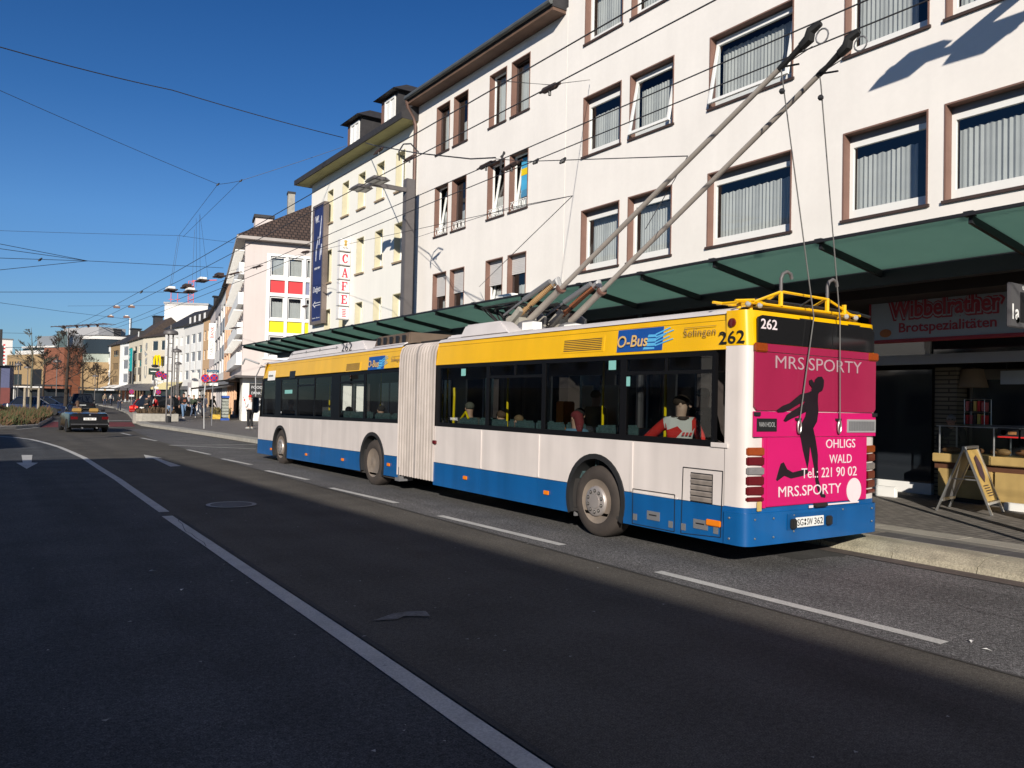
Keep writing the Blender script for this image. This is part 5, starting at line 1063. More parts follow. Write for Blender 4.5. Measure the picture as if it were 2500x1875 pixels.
# ---------------------------------------------------------------- bare trees, island planting, lamps, shelters
m_bark = mat('dark_bark', (.035,.026,.02), .95, var=.3, scale=8); m_barkp = mat('pale_bark', (.10,.095,.07), .95, var=.3, scale=8)
def tree(loc, h, r, seed, label, m=None, spread=.5, depth=4, first=.3, n0=9):
    m = m or m_bark
    rnd = random.Random(seed); root = tag(empty('bare_tree', loc), label, 'tree', None); tr_ = MB(); cr2 = MB()
    top = Vector((rnd.uniform(-.3,.3), rnd.uniform(-.3,.3), h*.93)); pts = [Vector((0,0,-.05)), Vector((rnd.uniform(-.08,.08),0,h*.3)), Vector((rnd.uniform(-.15,.15),rnd.uniform(-.1,.1),h*.6)), top]
    tr_.tube(pts, [r, r*.8, r*.5, r*.12], 7)
    def br(p, d, L, rr, k):
        q = p + d*L; mid = p + d*L*.5 + Vector((rnd.uniform(-.1,.1), rnd.uniform(-.1,.1), rnd.uniform(-.04,.1)))*L
        cr2.tube([p, mid, q], [rr, rr*.75, rr*.45], 4 if k < 3 else 3, False)
        if k <= 0: return
        for j in range(rnd.choice((3,3,4))):
            nd = (d + Vector((rnd.uniform(-1,1), rnd.uniform(-1,1), rnd.uniform(-.35,.75)))*.62).normalized(); br(mid.lerp(q, rnd.uniform(.1,1)), nd, L*rnd.uniform(.5,.78), max(rr*.6,.017), k-1)
    for i in range(n0):
        t = first + (1-first)*i/n0*.95; z = h*.93*t
        seg = min(2, int(t*.93/.34)); p = pts[0].lerp(top, t) if 0 else Vector((pts[1].x*min(1,t/.3), 0, 0))*(1-t)+Vector((top.x*t, top.y*t, z))
        a = i*2.4+rnd.uniform(-.4,.4); up = .25+.8*t
        d = Vector((cos(a), sin(a), up)).normalized(); br(p, d, h*spread*(1.05-t)*rnd.uniform(.55,.8), r*.42*(1.1-t), depth-1)
    tr_.build('trunk', m, root, 40); cr2.build('crown', m, root); return root
def gl(v, z=0): return (v[0], v[1], z)
T1 = gl((4.028,73.322,1.598)); T2 = gl((6.96,79.79,1.642))
tree(T1, 7.4, .10, 3, 'slender young bare tree between three wooden stakes', m_barkp, .42, 4, .5, 8)
tree(T2, 8.3, .17, 5, 'bare tree with a stout dark trunk behind the black convertible', None, .46, 5, .38, 10)
tree(gl((6.589,99.354,1.554)), 6.9, .14, 8, 'rounded bare tree between the staked tree and the stout one', None, .55, 5, .42, 10)
tree(gl((12.214,118.486,1.611)), 7.6, .15, 11, 'dense dark bare tree in front of the shopping centre wing', None, .56, 5, .3, 12)
tree(gl((17.756,150.952,1.612)), 8.5, .13, 14, 'thin bare tree in front of the white far house', None, .35, 4, .3, 9)
tree(gl((35.627,277.684,1.525)), 21, .4, 17, 'big bare tree showing above the far roofs', mat('reddish_twigs', (.12,.08,.07), .95, var=.2), .5, 5, .45, 13)
ISL = [(0.936,45.044,-0),(1.268,45.286,0),(1.963,46.038,0),(2.975,47.933,0),(3.672,53.968,-0),(4.71,62.311,0),(5.523,80.67,-0),(4.288,86.619,0),(1.753,86.895,0)]
b = MB(); n = len(ISL); b.v = [(p[0],p[1],.0) for p in ISL]+[(p[0],p[1],.14) for p in ISL]; b.f = [(i,(i+1)%n,n+(i+1)%n,n+i) for i in range(n)]+[tuple(range(n,2*n))]; b.mi = [0]*(n+1)
tag(b.build('traffic_island', m_conc), kind='structure')
def inside(x, y):
    c = False
    for i in range(len(ISL)):
        x1, y1 = ISL[i][:2]; x2, y2 = ISL[i-1][:2]
        if (y1 > y) != (y2 > y) and x < (x2-x1)*(y-y1)/(y2-y1)+x1: c = not c
    return c
bg_, bo_ = MB(), MB(); cxs = [p[0] for p in ISL]; cys = [p[1] for p in ISL]; rnd = random.Random(4)
mx_, my_ = sum(cxs)/n, sum(cys)/n; k_ = 0
while k_ < 5200:
    x, y = rnd.uniform(min(cxs), max(cxs)), rnd.uniform(min(cys), max(cys))
    if not inside(mx_+(x-mx_)*1.06, my_+(y-my_)*1.06): continue
    k_ += 1; hgt = rnd.uniform(.18,.58)*(1+.4*sin(x*1.7)*cos(y*.9)); a = rnd.uniform(0, 6.28); s = rnd.uniform(.02,.05); l = rnd.uniform(-.25,.25); l2 = rnd.uniform(-.25,.25)
    (bg_ if rnd.random() < .5+.3*sin(x*2+y) else bo_).add([(x-s*cos(a),y-s*sin(a),.13),(x+s*cos(a),y+s*sin(a),.13),(x+l+s*.7,y+l2,.13+hgt),(x+l*.6-s,y+l2*.7,.13+hgt*.7)], [(0,1,2,3)])
tag(bg_.build('green_ground_cover', mat('olive_leaf', (.05,.058,.018), .8, var=.4, scale=2)), kind='stuff'); tag(bo_.build('rusty_ground_cover', mat('rusty_leaf', (.10,.055,.024), .8, var=.4, scale=2)), kind='stuff')
m_wood = mat('bare_wood', (.32,.27,.2), .85, var=.2, scale=6)
sk = tag(empty('tree_stakes', T1), 'three pale wooden stakes joined by crossbars round a young tree', 'tree support')
S_ = [Vector(gl((3.558,72.433,1.59)))-Vector(T1), Vector(gl((3.988,75.16,1.59)))-Vector(T1), Vector(gl((4.526,72.986,1.611)))-Vector(T1)]
for s_ in S_: MB().tube([s_, s_+Vector((.0,0,2.15))], [.10,.09], 8).build('stake', m_wood, sk)
for a, c in ((0,1),(1,2),(2,0)): MB().beam(S_[a]+Vector((0,0,2.1)), S_[c]+Vector((0,0,2.1)), .06, .12).build('crossbar', m_wood, sk)
def mush(loc, h, label, twin=True, group='tall street lamps'):
    e = tag(empty('street_lamp', loc), label, 'street lamp', group)
    for x in ((-.13,.13) if twin else (0,)): MB().tube([(x,0,0),(x,0,h-.25)], .045, 8).build('pole', m_post, e)
    if twin:
        b = MB()
        for i in range(5): b.box(-.13,-.02,h*.25+i*h*.15,.13,.02,h*.25+i*h*.15+.05)
        b.build('rung', m_post, e)
    b = MB().lathe([(.05,h-.3),(.42,h-.28),(.43,h-.2),(.38,h-.08),(.2,h),(.06,h+.05),(.05,h+.3),(0,h+.3)], n=16); b.build('lamp_hood', m_post, e, 40)
    MB().lathe([(.16,0),(.16,.35),(.06,.4)], n=10).build('base', m_dark, e); return e
mush((10.0,51.8,.16), 5.6, 'tall twin pole street lamp nearest the planter'); mush(gl((14.884,74.434,1.855),.16), 5.7, 'twin pole street lamp, second in the row of three'); mush(gl((20.36,100.909,1.878),.16), 5.6, 'twin pole street lamp, furthest in the row of three')
for px_, p_, h_, lb in ((43,(4.75,111.46,1.46),5.2,'mushroom street lamp in front of the ochre wall'),(66,(5.673,110.836,1.485),4.9,'mushroom street lamp just right of the one at the ochre wall'),(137,(7.625,97.446,1.586),5.3,'dark street lamp in front of the brick wall'),(231,(15.53,134.351,1.626),4.6,'small street lamp before the white far house')): mush(gl(p_), h_, lb, False)
for i, (p_, w, lb) in enumerate((((4.395,112.908,1.446),4.0,'dark flat roofed bus shelter left of the staked tree'),((6.504,106.653,1.522),3.4,'dark flat roofed bus shelter behind the staked tree'),((13.451,135.755,1.57),5.6,'dark flat shelter roof left of the white far house'))):
    e = tag(empty('bus_shelter', gl(p_), R(-6)), lb, 'bus shelter', 'bus shelters'); MB().box(0,-1,2.55,w,.8,2.72).build('roof', m_dark, e)
    for x in (.1,w-.1): MB().box(x-.05,.5,0,x+.05,.6,2.55).build('post', m_dark, e)
    MB().box(.2,.53,.3,w-.2,.56,2.3).build('back_pane', m_dkglass, e)
sgl = tag(empty('traffic_signal', (0.837,32.025,1.69)), 'traffic signal back with a red and white striped rim at the left edge', 'traffic light'); sgl.location.z = 0; sgl.rotation_euler.z = R(-2)
MB().box(-.05,0,0,.03,.08,3.9).build('post', m_dark, sgl); MB().box(-.25,-.12,2.66,.06,.06,3.35).build('signal_head', m_dark, sgl)
for k in range(12): MB().box(.063,-.09,2.68+k*.06,.125,-.06,2.74+k*.06-.001).build('stripe', m_red if k%2 else m_purewhite, sgl)


# ---------------------------------------------------------------- overhead wires
def wire(name, pts, r, label, cat='wire', group=None, sag=0., m=None):
    P_ = []
    if name == 'span_wire' and pts[0][0] < 4 and len(pts) > 1:      # carried on to its fixing on the left row
        a, c = Vector(pts[0]), Vector(pts[1]); d = (a-c); d.z = 0; d.normalize()
        k = min(45, max(0, (a.x+11.6)/max(.12, -d.x))) if d.x < 0 else 0
        if k > 0: pts = [tuple(a + d*k + Vector((0,0,(a.z-c.z)/max(.1,(a-c).length)*min(k,8)*.5)))] + list(pts)
    for a, c in zip(pts, pts[1:]):
        a, c = Vector(a), Vector(c); n = 8 if sag else 2
        for i in range(n): P_.append(a.lerp(c, i/n)-Vector((0,0,sag*4*(i/n)*(1-i/n))))
    P_.append(Vector(pts[-1])); o = MB().tube(P_, r, 5).build(name, m or m_wire); return tag(o, label, cat, group)
BEND = (5.2, 112, 6)
wire('contact_wire', [(7.45,-30,6),(7.5,30,6),(7.35,48,6),(6.4,75,6),(3.5,120,6),(-2,170,6)], .009, 'trolley contact wire touched by the left pole of the bus', group='contact wires')
wire('contact_wire', [(7.95,-30,6),(7.99,30,6),(7.85,48,6),(6.95,75,6),(4.1,120,6),(-1.4,170,6)], .009, 'trolley contact wire touched by the right pole of the bus', group='contact wires')
wire('contact_wire', [(5.62,-30,6),(5.69,10,6),(5.69,30,6),(5.5,48,6),(4.9,70,6)], .009, 'upper contact wire running above the pair in use', group='contact wires')
wire('contact_wire', [(6.2,-30,6),(6.25,10,6),(6.25,30,6),(6.05,48,6),(5.5,70,6)], .009, 'contact wire beside the uppermost one', group='contact wires')
# cross span from the cafe wall over the street, and further spans
wire('span_wire', [(-0.167,26.389,11.496),(0.414,26.96,11.574),(5.425,29.23,12.247),(13.1,32.917,13.15)], .017, 'thick dark span wire from the upper left to the cafe dormer', sag=.05)
wire('span_wire', [(0.063,28.661,11.037),(0.487,28.98,10.979),(8.193,34.049,10.51)], .009, 'thin span wire running down to the wire joint over the street', sag=.03)
wire('span_wire', [(8.193,34.049,10.51),(9.241,34.536,10.952),(13.1,32.565,12.703)], .009, 'thin wire from the wire joint up to the cafe', sag=.02)
wire('span_wire', [(8.193,34.049,10.51),(8.406,42.374,9.766)], .008, 'left slanting stay of the wire crossing'); wire('span_wire', [(9.241,34.536,10.952),(8.792,43.317,9.907)], .008, 'right slanting stay of the wire crossing')
wire('span_wire', [(0.457,42.935,9.018),(8.617,43.434,9.965),(11.731,44.944,10.248)], .008, 'thin level wire above the wire crossing', sag=.02)
wire('span_wire', [(0.347,31.013,6.47),(3.509,33.698,6.751)], .010, 'upper of three wires meeting left of the crossing'); wire('span_wire', [(0.358,31.015,6.125),(3.509,33.698,6.751)], .010, 'middle of three wires meeting left of the crossing'); wire('span_wire', [(0.372,31.018,5.688),(3.509,33.698,6.751)], .010, 'lowest of three wires meeting left of the crossing')
wire('span_wire', [(3.509,33.698,6.751),(9.768,39.095,7.884)], .010, 'wire from the joint of three to the crossing')
wire('span_wire', [(0.454,35.796,5.506),(7.083,38.535,6.422)], .010, 'level wire with a link at the height of the crossing insulators')
wire('span_wire', [(0.619,47.731,6.293),(4.412,54.815,6.677),(9.843,65.611,7.401)], .010, 'slack dark wire in the low left sky'); wire('span_wire', [(1.003,71.613,6.184),(3.788,72.142,6.341)], .012, 'short level wire above the shopping centre')
wire('span_wire', [(1.03,47.519,3.998),(4.278,54.967,4.495)], .012, 'low wire across the shopping centre front'); wire('span_wire', [(5.392,62.57,7.762),(13.243,51.243,7.495)], .008, 'faint level wire left of the corner house')
# supply cable from the cafe eave across the window of the white house to the poles
m_thick = m_wire
wire('feeder_cable', [(13,30.362,12.256),(10.213,23.052,9.718),(9.983,20.815,8.971),(9.29,18.29,8.118),(9.15,15.392,7.246),(9.071,14.245,6.981)], .016, 'thick feeder cable looping from the cafe to the wire hangers')
wire('feeder_loop', [(9.819,20.455,8.547),(9.801,20.46,8.8),(9.9,20.387,9.01),(10.071,20.271,9.026),(10.26,20.15,8.789)], .022, 'curled end of the feeder cable above the street lamp')
wire('feeder_loop', [(8.949,13.855,6.633),(8.958,13.844,6.802),(9.001,13.81,6.99),(9.01,13.805,6.948),(8.942,13.853,6.87)], .02, 'curled cable end over the paired windows')
wire('span_wire', [(9.072,14.246,6.955),(8.797,12.635,6.467),(8.477,11.052,6.051),(8.177,8.856,5.505),(7.902,7.604,5.171)], .008, 'thin stay with turnbuckles ending near the left trolley pole')
wire('span_wire', [(7.902,7.604,5.171),(7.808,7.798,4.814),(7.597,8.078,4.217)], .006, 'thin slanting stay between the trolley poles'); wire('span_wire', [(13,26.069,7.614),(9.321,14.107,5.921),(8.603,10.985,5.433)], .007, 'thin stay across the white wall to the knotted corner')
wire('span_wire', [(8.603,10.985,5.433),(8.488,12.533,4.682),(13,21.19,5.381)], .007, 'thin stay slanting down the white wall')
wire('span_wire', [(7.458,11.702,7.409),(7.906,10.803,7.159),(13.1,16.103,10.236)], .007, 'short stay by the upper paired windows')
wire('span_wire', [(11.595,45.081,8.673),(11.459,31.92,7.82),(8.603,10.985,5.433)], .007, 'long thin stay from the corner house to the knotted corner')
# hangers, insulators and frogs
def hanger(p, q, label, r=.05, cat='wire fitting', m=None):
    p, q = Vector(p), Vector(q); e = tag(empty('wire_hanger', p), label, cat, 'wire hangers'); d = q-p
    MB().tube([(0,0,0), d*.15, d*.2, d*.8, d*.85, d], [r*.4,r*.5,r,r,r*.5,r*.4], 6).build('insulator', m or m_dkbrown, e); MB().tube([d*.5, d*.5+Vector((0,0,-.12))], r*.5, 5).build('ear', m_dark, e); return e
for p, q, lb in (((7.612,10.647,6.902),(7.527,9.982,6.831),'dark insulator bar below the upper paired windows'),((9.271,15.317,7.01),(9.18,14.413,6.98),'insulator bar left of the curled cable end'),((9.08,14.008,6.64),(9.091,13.275,6.708),'insulator bar right of the curled cable end'),
                 ((10.191,23.076,9.424),(10.29,22.522,9.56),'insulator below the cafe eave'),((10.091,20.752,8.633),(10.241,20.285,8.749),'insulator above the street lamp arm'),((11.415,40.387,8.214),(11.619,39.043,8.207),'insulator in front of the corner house windows'),
                 ((11.247,44.119,8.295),(11.739,43.18,8.432),'hanger at the corner house eave'),((11.111,32.156,7.777),(11.243,31.464,7.761),'insulator beside the blue banner'),((11.223,32.144,5.558),(11.314,31.721,5.562),'lower insulator beside the blue banner'),((13.289,51.253,6.042),(13.641,49.808,6.049),'low hanger in front of the street windows')): hanger(p, q, lb)
for p, lb in (((7.731,40.502,6.764),'insulated crossing block, left of the lower two'),((8.615,40.508,6.791),'insulated crossing block, right of the lower two'),((9.424,41.751,7.529),'insulated crossing block, topmost of the group'),((8.809,42.176,7.186),'slim crossing block between the white ones'),((10.38,42.301,7.921),'dark crossing block nearest the corner house eave')):
    e = tag(empty('wire_crossing', p), lb, 'wire fitting', 'wire crossing blocks'); dk_ = 'slim' in lb or 'dark' in lb
    bev(MB().box(-.16,-.35,.04,.16,.35,.16).build('block', m_purewhite if not dk_ else m_dkbrown, e), .02); MB().box(-.22,-.45,-.03,.22,.45,.035).build('frog_plate', m_dkbrown, e)
    for s in (-1,1): MB().tube([(s*.2,-.6,0),(s*.1,.6,0)], .025, 5).build('runner', m_dark, e)
wire('frog_wire', [(7.733,40.503,6.686),(8.618,40.508,6.712)], .03, 'double bar joining the lower crossing blocks', 'wire fitting')
for a, c, lb in (((7.954,40.277,9.367),(7.696,40.523,6.86),'far left drop wire of the crossing'),((8.018,40.234,9.369),(7.76,40.48,6.861),'second drop wire from the left'),((8.862,40.841,10.421),(9.213,41.901,7.237),'middle drop wire left'),((9.002,40.739,10.663),(9.674,41.579,7.658),'drop wire slanting right'),((8.988,40.751,10.583),(9.356,41.796,7.547),'middle drop wire right'),((8.813,40.89,9.882),(8.689,40.451,7.029),'drop wire to the right lower block')):
    wire('drop_wire', [a, c], .006, lb, group='drop wires over the crossing')
for i, p in enumerate(((8.193,34.049,10.51),(9.241,34.536,10.952),(1.901,32.378,6.434),(6.073,38.014,6.272),(8.442,11.076,6.043),(8.742,12.312,6.379))):
    o = MB().tube([(-.06,0,-.06),(0,0,-.01),(.06,0,.06)], [.02,.045,.02], 6).build('turnbuckle', m_dark, loc=p); tag(o, ['wire joint at the top left of the crossing stays','wire joint at the top right of the crossing stays','link in the middle wire at the far left','link in the level wire left of the crossing','right turnbuckle on the stay by the trolley pole','left turnbuckle on the stay by the paired windows'][i], 'wire fitting')
for i, p in enumerate(((10.711,83.082,9.026),(11.788,81.15,8.924),(10.414,77.238,9.377),(11.478,76.518,9.441))):
    e = tag(empty('wire_hanger', p), ['far wire hanger, lower left of four','far wire hanger, lower right of four','far wire hanger, upper left of four','far wire hanger, upper right of four'][i], 'wire fitting', 'wire hangers'); MB().box(-.25,-.15,-.08,.25,.15,.08).build('insulator', m_brown, e); MB().box(-.12,-.1,.08,.12,.1,.16).build('ear', m_purewhite, e)

# ---------------------------------------------------------------- lamp posts with flat twin heads beside the canopy
def flatlamp(y, label):
    e = tag(empty('street_lamp', (12.55, y, .15)), label, 'street lamp', 'flat head street lamps')
    bev(MB().box(-.17,-.15,0,.17,.15,9.4).build('post', m_post, e), .02)
    MB().beam((-.17,-.1,8.98),(-1.5,-.1,8.98),.11,.14).build('arm', m_post, e)
    MB().beam((-1.5,-1.0,8.96),(-1.5,1.05,8.96),.09,.09).build('cross_arm', m_post, e)
    for s in (-1,1):
        h_ = bev(MB().add([(-1.82,s*.28,8.93),(-1.22,s*.28,8.93),(-1.18,s*1.0,8.93),(-1.86,s*1.0,8.93),(-1.74,s*.34,9.05),(-1.3,s*.34,9.05),(-1.3,s*.92,9.05),(-1.74,s*.92,9.05)], [(3,2,1,0),(4,5,6,7),(0,1,5,4),(1,2,6,5),(2,3,7,6),(3,0,4,7)]).build('lamp_head', m_post, e), .01)
        MB().box(-1.74,min(s*.4,s*.9),8.918,-1.3,max(s*.4,s*.9),8.929).build('lens', m_ltgrey, h_)
    return e
flatlamp(25.3, 'grey square lamp post with two flat heads in front of the cafe'); flatlamp(4.15, 'grey square lamp post out of view whose shade falls on the white wall')

# ---------------------------------------------------------------- bakery under the arcade
bs = tag(empty('bakery_sign', (14, 8.72, 3.12), -pi/2), 'long white bakery fascia sign with red lettering over the shop', 'sign')
m_sgw = mat('sign_pale_blue', (.36,.40,.43), .5, var=.04); m_sgr = mat('bakery_red', (.36,.02,.035), .5, var=.05)
MB().box(0,0,0,6.6,.25,.76).build('board', m_sgw, bs); MB().box(0,-.012,-.05,6.6,.25,-.003).build('rim', m_sgr, bs); MB().box(-.04,-.012,-.05,-.003,.25,.8).build('rim', m_sgr, bs); MB().box(0,-.012,.763,6.6,.25,.8).build('rim', m_sgr, bs)
text('bakery_outline', 'Wibbelrather', m_sgr, bs, 2.04, .42, (.32,-.004,.33), FACE_Y, .008, .09); text('bakery_outline', 'Wibbelrather', m_sgw, bs, 1.96, .36, (.36,-.013,.36), FACE_Y, .003, .055); text('bakery_lettering', 'Wibbelrather', m_sgr, bs, 1.91, .31, (.385,-.017,.385), FACE_Y, .004, .025)
text('bakery_lettering', 'Brotspezialitäten', m_sgr, bs, 1.68, .23, (.55,-.004,.06), FACE_Y, .006, .015); MB().lathe([(.11,-.012),(.0,-.016)], (.28,0,.17), 'y', 14).build('pretzel_emblem', mat('pretzel_orange', (.45,.14,.03), .5), bs).scale = (1.05,1,.7)
sf = tag(empty('bakery_shopfront', (15.0, 9.2, .155), -pi/2), 'dim bakery shopfront with a light transom, striped tile columns and glass door', 'shopfront')
m_trans = mat('transom_grey', (.34,.35,.37), .5, var=.05); m_tc = tilemat('brown_strip_tiles', (.20,.17,.12), (.05,.04,.03), .9, .085, rot=(pi/2,0,0), ms=.16, cvar=.1); m_floor = mat('shop_floor', (.22,.19,.15), .7, var=.1)
MB().box(-3,0,2.56,7,.16,2.71).build('transom', m_trans, sf); MB().box(-3,-.02,2.70,7,.14,2.74).build('transom_cap', m_trans, sf)
for x, m in ((-1.0,m_dark),(.95,m_offw),(2.9,m_offw)): MB().box(x,.02,2.74,x+.09,.14,3.1).build('mullion', m, sf)
box('upper_pane', m_dkglass, sf, -3,.09,2.74,7,.1,3.05)
for x0, x1, y in ((.62,1.05,1.0),(-1.9,-1.2,.7)): MB().box(x0,y,0,x1,y+.4,2.55).build('tile_column', m_tc, sf)
dr = MB().box(1.15,1.3,.0,1.2,1.36,2.5).build('door_frame', m_olive, sf); MB().box(2.2,1.3,0,2.28,1.36,2.5).build('door_frame', m_olive, sf); MB().box(1.2,1.3,.0,2.2,1.35,.2).build('door_kick', mat('cream_kick_plate', (.45,.42,.28), .6), sf); box('door_pane', m_dkglass, sf, 1.2,1.32,.2,2.2,1.335,2.3); MB().box(1.2,1.3,2.3,2.2,1.36,2.5).build('door_head', m_olive, sf); MB().box(1.25,1.28,1.35,2.15,1.299,1.43).build('door_sign', m_grey, sf)
MB().box(-2.4,.9,0,.62,1.0,.22).build('white_plinth', m_purewhite, sf); MB().box(-2.4,.93,.22,.6,.96,2.5).build('side_pane', m_dkglass, sf)
MB().box(2.3,2.6,0,7,2.7,2.55).build('inner_wall', m_shade, sf)
pend = tag(empty('pendant_lamp', (16.3, 8.0, 2.3)), 'tan fabric pendant lamp hanging inside the bakery', 'lamp'); MB().lathe([(.30,0),(.21,.36),(.03,.40),(.0,.40)], n=18).build('lamp_shade', mat('tan_fabric', (.26,.19,.12), .9), pend, 40); MB().tube([(0,0,.4),(0,0,1.3)], .01, 5).build('cord', m_dark, pend)
for i, x in enumerate((0,.75)):
    w_ = tag(empty('menu_board', (15.9, 7.3-x, 2.35), -pi/2), ['white hanging price board over the counter','second hanging price board right of the first'][i], 'menu board'); MB().box(0,0,0,.7,.03,.25).build('board', m_sgw, w_); MB().tube([(.1,.015,.25),(.1,.015,.6)], .006, 4).build('cord', m_dark, w_)
kt = tag(empty('bakery_counter', (15.2, 8.1, .155), -pi/2), 'light wooden bakery counter with a glass display top', 'shop counter')
m_cw = mat('light_oak', (.42,.29,.11), .5, var=.12, scale=3, streak=.15)
for i in range(4): bev(MB().box(.02+i*1.01,.0,.08,.99+i*1.01,.75,.6).build('front_panel', m_cw, kt), .012)
MB().box(0,.04,0,4.1,.7,.08).build('plinth', m_dark, kt); MB().box(-.05,.02,.6,4.1,.72,.72).build('shadow_gap', mat('dark_oak', (.10,.04,.02), .6, var=.1), kt)
for i in range(4): bev(MB().box(-.06+i*1.04,-.06,.722,.975+i*1.04,.78,.88).build('counter_top', m_cw, kt), .012)
for x in (.05,1.02,2.02,3.0,3.95):
    for y in (.0,.62): MB().tube([(x,y,.88),(x,y,1.40)], .016, 8).build('glass_post', m_alu, kt)
MB().box(.0,-.02,1.40,4.1,.66,1.415).build('glass_top', m_glass, kt); MB().box(.06,-.003,.89,4.0,.003,1.39).build('glass_front', m_glass, kt); MB().beam((0,-.02,1.395),(4.1,-.02,1.395),.02,.02).build('glass_rail', m_alu, kt)
MB().box(1.4,-.45,.0,3.2,-.35,.13).build('white_step', m_purewhite, kt)
rnd = random.Random(2)
for i in range(16):
    x = .2+i*.23; a = rnd.uniform(-.4,.4); o = MB().sphere((0,0,0), (rnd.uniform(.10,.17),.075,.06), 10, 6).build('bread_loaf', mat('crust_%d' % (i%3), ((.34,.15,.05),(.42,.22,.08),(.25,.10,.035))[i%3], .6, var=.25, scale=14, bump=.3), None, 60, (15.2+.15+.3*(i%2)+.0, 8.1-x, 1.10+rnd.uniform(0,.02)), (0,0,pi/2+a))
    tag(o, 'brown bread loaf in the glass counter of the bakery', 'bread', 'bread loaves in the counter')
for i in range(2):
    s_ = tag(empty('price_card', (15.17, 7.0-.38*i, 1.38), -pi/2), ['dark photo card with red edge on the counter glass','second dark photo card right of the first on the counter glass'][i], 'price card'); MB().box(0,-.01,.0,.34,.003,.17).build('card', m_ink, s_); MB().box(0,-.014,.0,.34,-.0105,.025).build('red_edge', m_red, s_); MB().lathe([(.05,-.014),(0,-.014)], (.10,0,.09), 'y', 12).build('photo_print', MATS['crust_1'], s_); MB().box(.17,-.014,.06,.31,-.0105,.11).build('photo_print', MATS['crust_0'], s_)
rk = tag(empty('sweets_rack', (15.5, 7.75, 1.58), -pi/2), 'small wire rack of red sweet packets standing on the counter', 'display rack')
b = MB()
for x in (0,.36):
    for y in (0,.25): b.tube([(x,y,0),(x,y,.48)], .006, 4)
for z in (.0,.24,.48): b.tube([(0,0,z),(.36,0,z),(.36,.25,z),(0,.25,z),(0,0,z)], .006, 4)
b.build('wire_frame', m_alu, rk)
for i in range(10): MB().box(.01+(i%5)*.07,.03,.02+.24*(i//5),.06+(i%5)*.07,.2,.16+.24*(i//5)+rnd.uniform(0,.05)).build('sweet_packet', (m_red, mat('packet_pink', (.5,.12,.12), .4), m_dkbrown, mat('packet_gold', (.6,.4,.1), .3))[i%4], rk)
# A-board
ab = tag(empty('pavement_sign', (13.95, 6.87, .16), math.atan2(.166,.775)), 'silver framed A shaped pavement sign with a yellow poster before the bakery', 'pavement sign')
m_post_y = mat('yellow_poster', (.48,.32,.10), .5, var=.12, scale=4)
for s in (-1,1):
    yb = s*.41; b = MB(); H = 1.08
    for x in (-.36,.36): b.beam((x,yb,0),(x,0,H),.045,.03)
    b.beam((-.36,yb*.83,.18),(.36,yb*.83,.18),.05,.04); b.beam((-.36,s*.012,H-.01),(.36,s*.012,H-.01),.05,.04); b.build('side_frame', m_alu, ab)
    f1_, f2_ = .80, .05
    MB().add([(-.335,yb*f1_,.21),(.335,yb*f1_,.21),(.335,yb*f2_+.0,H*(1-f2_)),(-.335,yb*f2_,H*(1-f2_))], [(0,1,2,3)] if s < 0 else [(3,2,1,0)]).build('poster' if s < 0 else 'back_board', m_post_y if s < 0 else m_grey, ab)
MB().beam((.36,-.2,.55),(.36,.2,.55),.02,.02).build('spreader', m_alu, ab); MB().beam((-.36,-.2,.55),(-.36,.2,.55),.02,.02).build('spreader', m_alu, ab)
def onb(u, v): k = 1-v/1.08; return (u, -.41*k-.012, v)
MB().poly([onb(-.16,.62),onb(-.04,.5),onb(.1,.6),onb(.16,.78),onb(.06,.94),onb(-.1,.9)]).build('poster_print', mat('aubergine_print', (.06,.03,.04), .6, var=.2), ab)
for k in range(5): MB().poly([onb(-.2+.02*k,.46-.04*k),onb(.1+.02*k,.46-.04*k),onb(.1+.02*k,.445-.04*k),onb(-.2+.02*k,.445-.04*k)]).build('poster_print', m_dkbrown, ab)
wd = tag(empty('door_wedge', (14.7, 8.9, .156)), 'white block standing on the pavement by the bakery door', 'block'); bev(MB().box(-.05,-.3,0,.05,.1,.2).build('block', m_purewhite, wd), .01)
# stop display 1a at the right frame edge
dp = tag(empty('stop_display', (10.54, 4.72, 0)), 'grey overhead stop display marked 1a at the right edge', 'display')
bev(MB().box(-.13,-.05,2.86,.9,.0,3.40).build('housing', mat('display_grey', (.075,.072,.075), .6, var=.05), dp), .01); MB().box(.11,-.058,2.93,.85,-.052,3.3).build('screen', m_ink, dp)  # housing grey darkened to stand in for shade on its front
text('platform_number', '1a', m_purewhite, dp, .17, .19, (-.10,-.056,2.95), FACE_Y, .004, .01); text('display_lettering', 'Linie', m_purewhite, dp, .22, .045, (.16,-.056,3.33), FACE_Y, .003); MB().lathe([(.035,-.064),(0,-.064)], (.04,0,2.95), 'y', 10).build('green_dot', mat('green_print', (.02,.25,.08), .5), dp)
MB().tube([(.7,-.02,.15),(.7,-.02,2.86)], .06, 10).build('post', m_post, dp)

# ---------------------------------------------------------------- people: one skinned body each, clothes and hair as children
def skin_mesh(name, joints, edges, m, sub=1, root=0):
    """joints: (x, y, z, r) ; a Skin modifier grown over the chain, applied"""
    me = bpy.data.meshes.new(name); me.from_pydata([j[:3] for j in joints], edges, [])
    o = bpy.data.objects.new(name, me); COL.objects.link(o)
    md = o.modifiers.new('skin', 'SKIN'); md.use_smooth_shade = True
    for i, j in enumerate(joints):
        sv = me.skin_vertices[0].data[i]; r = j[3]; sv.radius = (r, j[4] if len(j) > 4 else r); sv.use_root = i == root
    if sub: s = o.modifiers.new('sub', 'SUBSURF'); s.levels = sub; s.render_levels = sub
    dg = bpy.context.evaluated_depsgraph_get(); dg.update(); out = bpy.data.meshes.new_from_object(o.evaluated_get(dg)); bpy.data.objects.remove(o)
    out.name = name; out.materials.clear(); out.materials.append(m); return out
BODY = {}
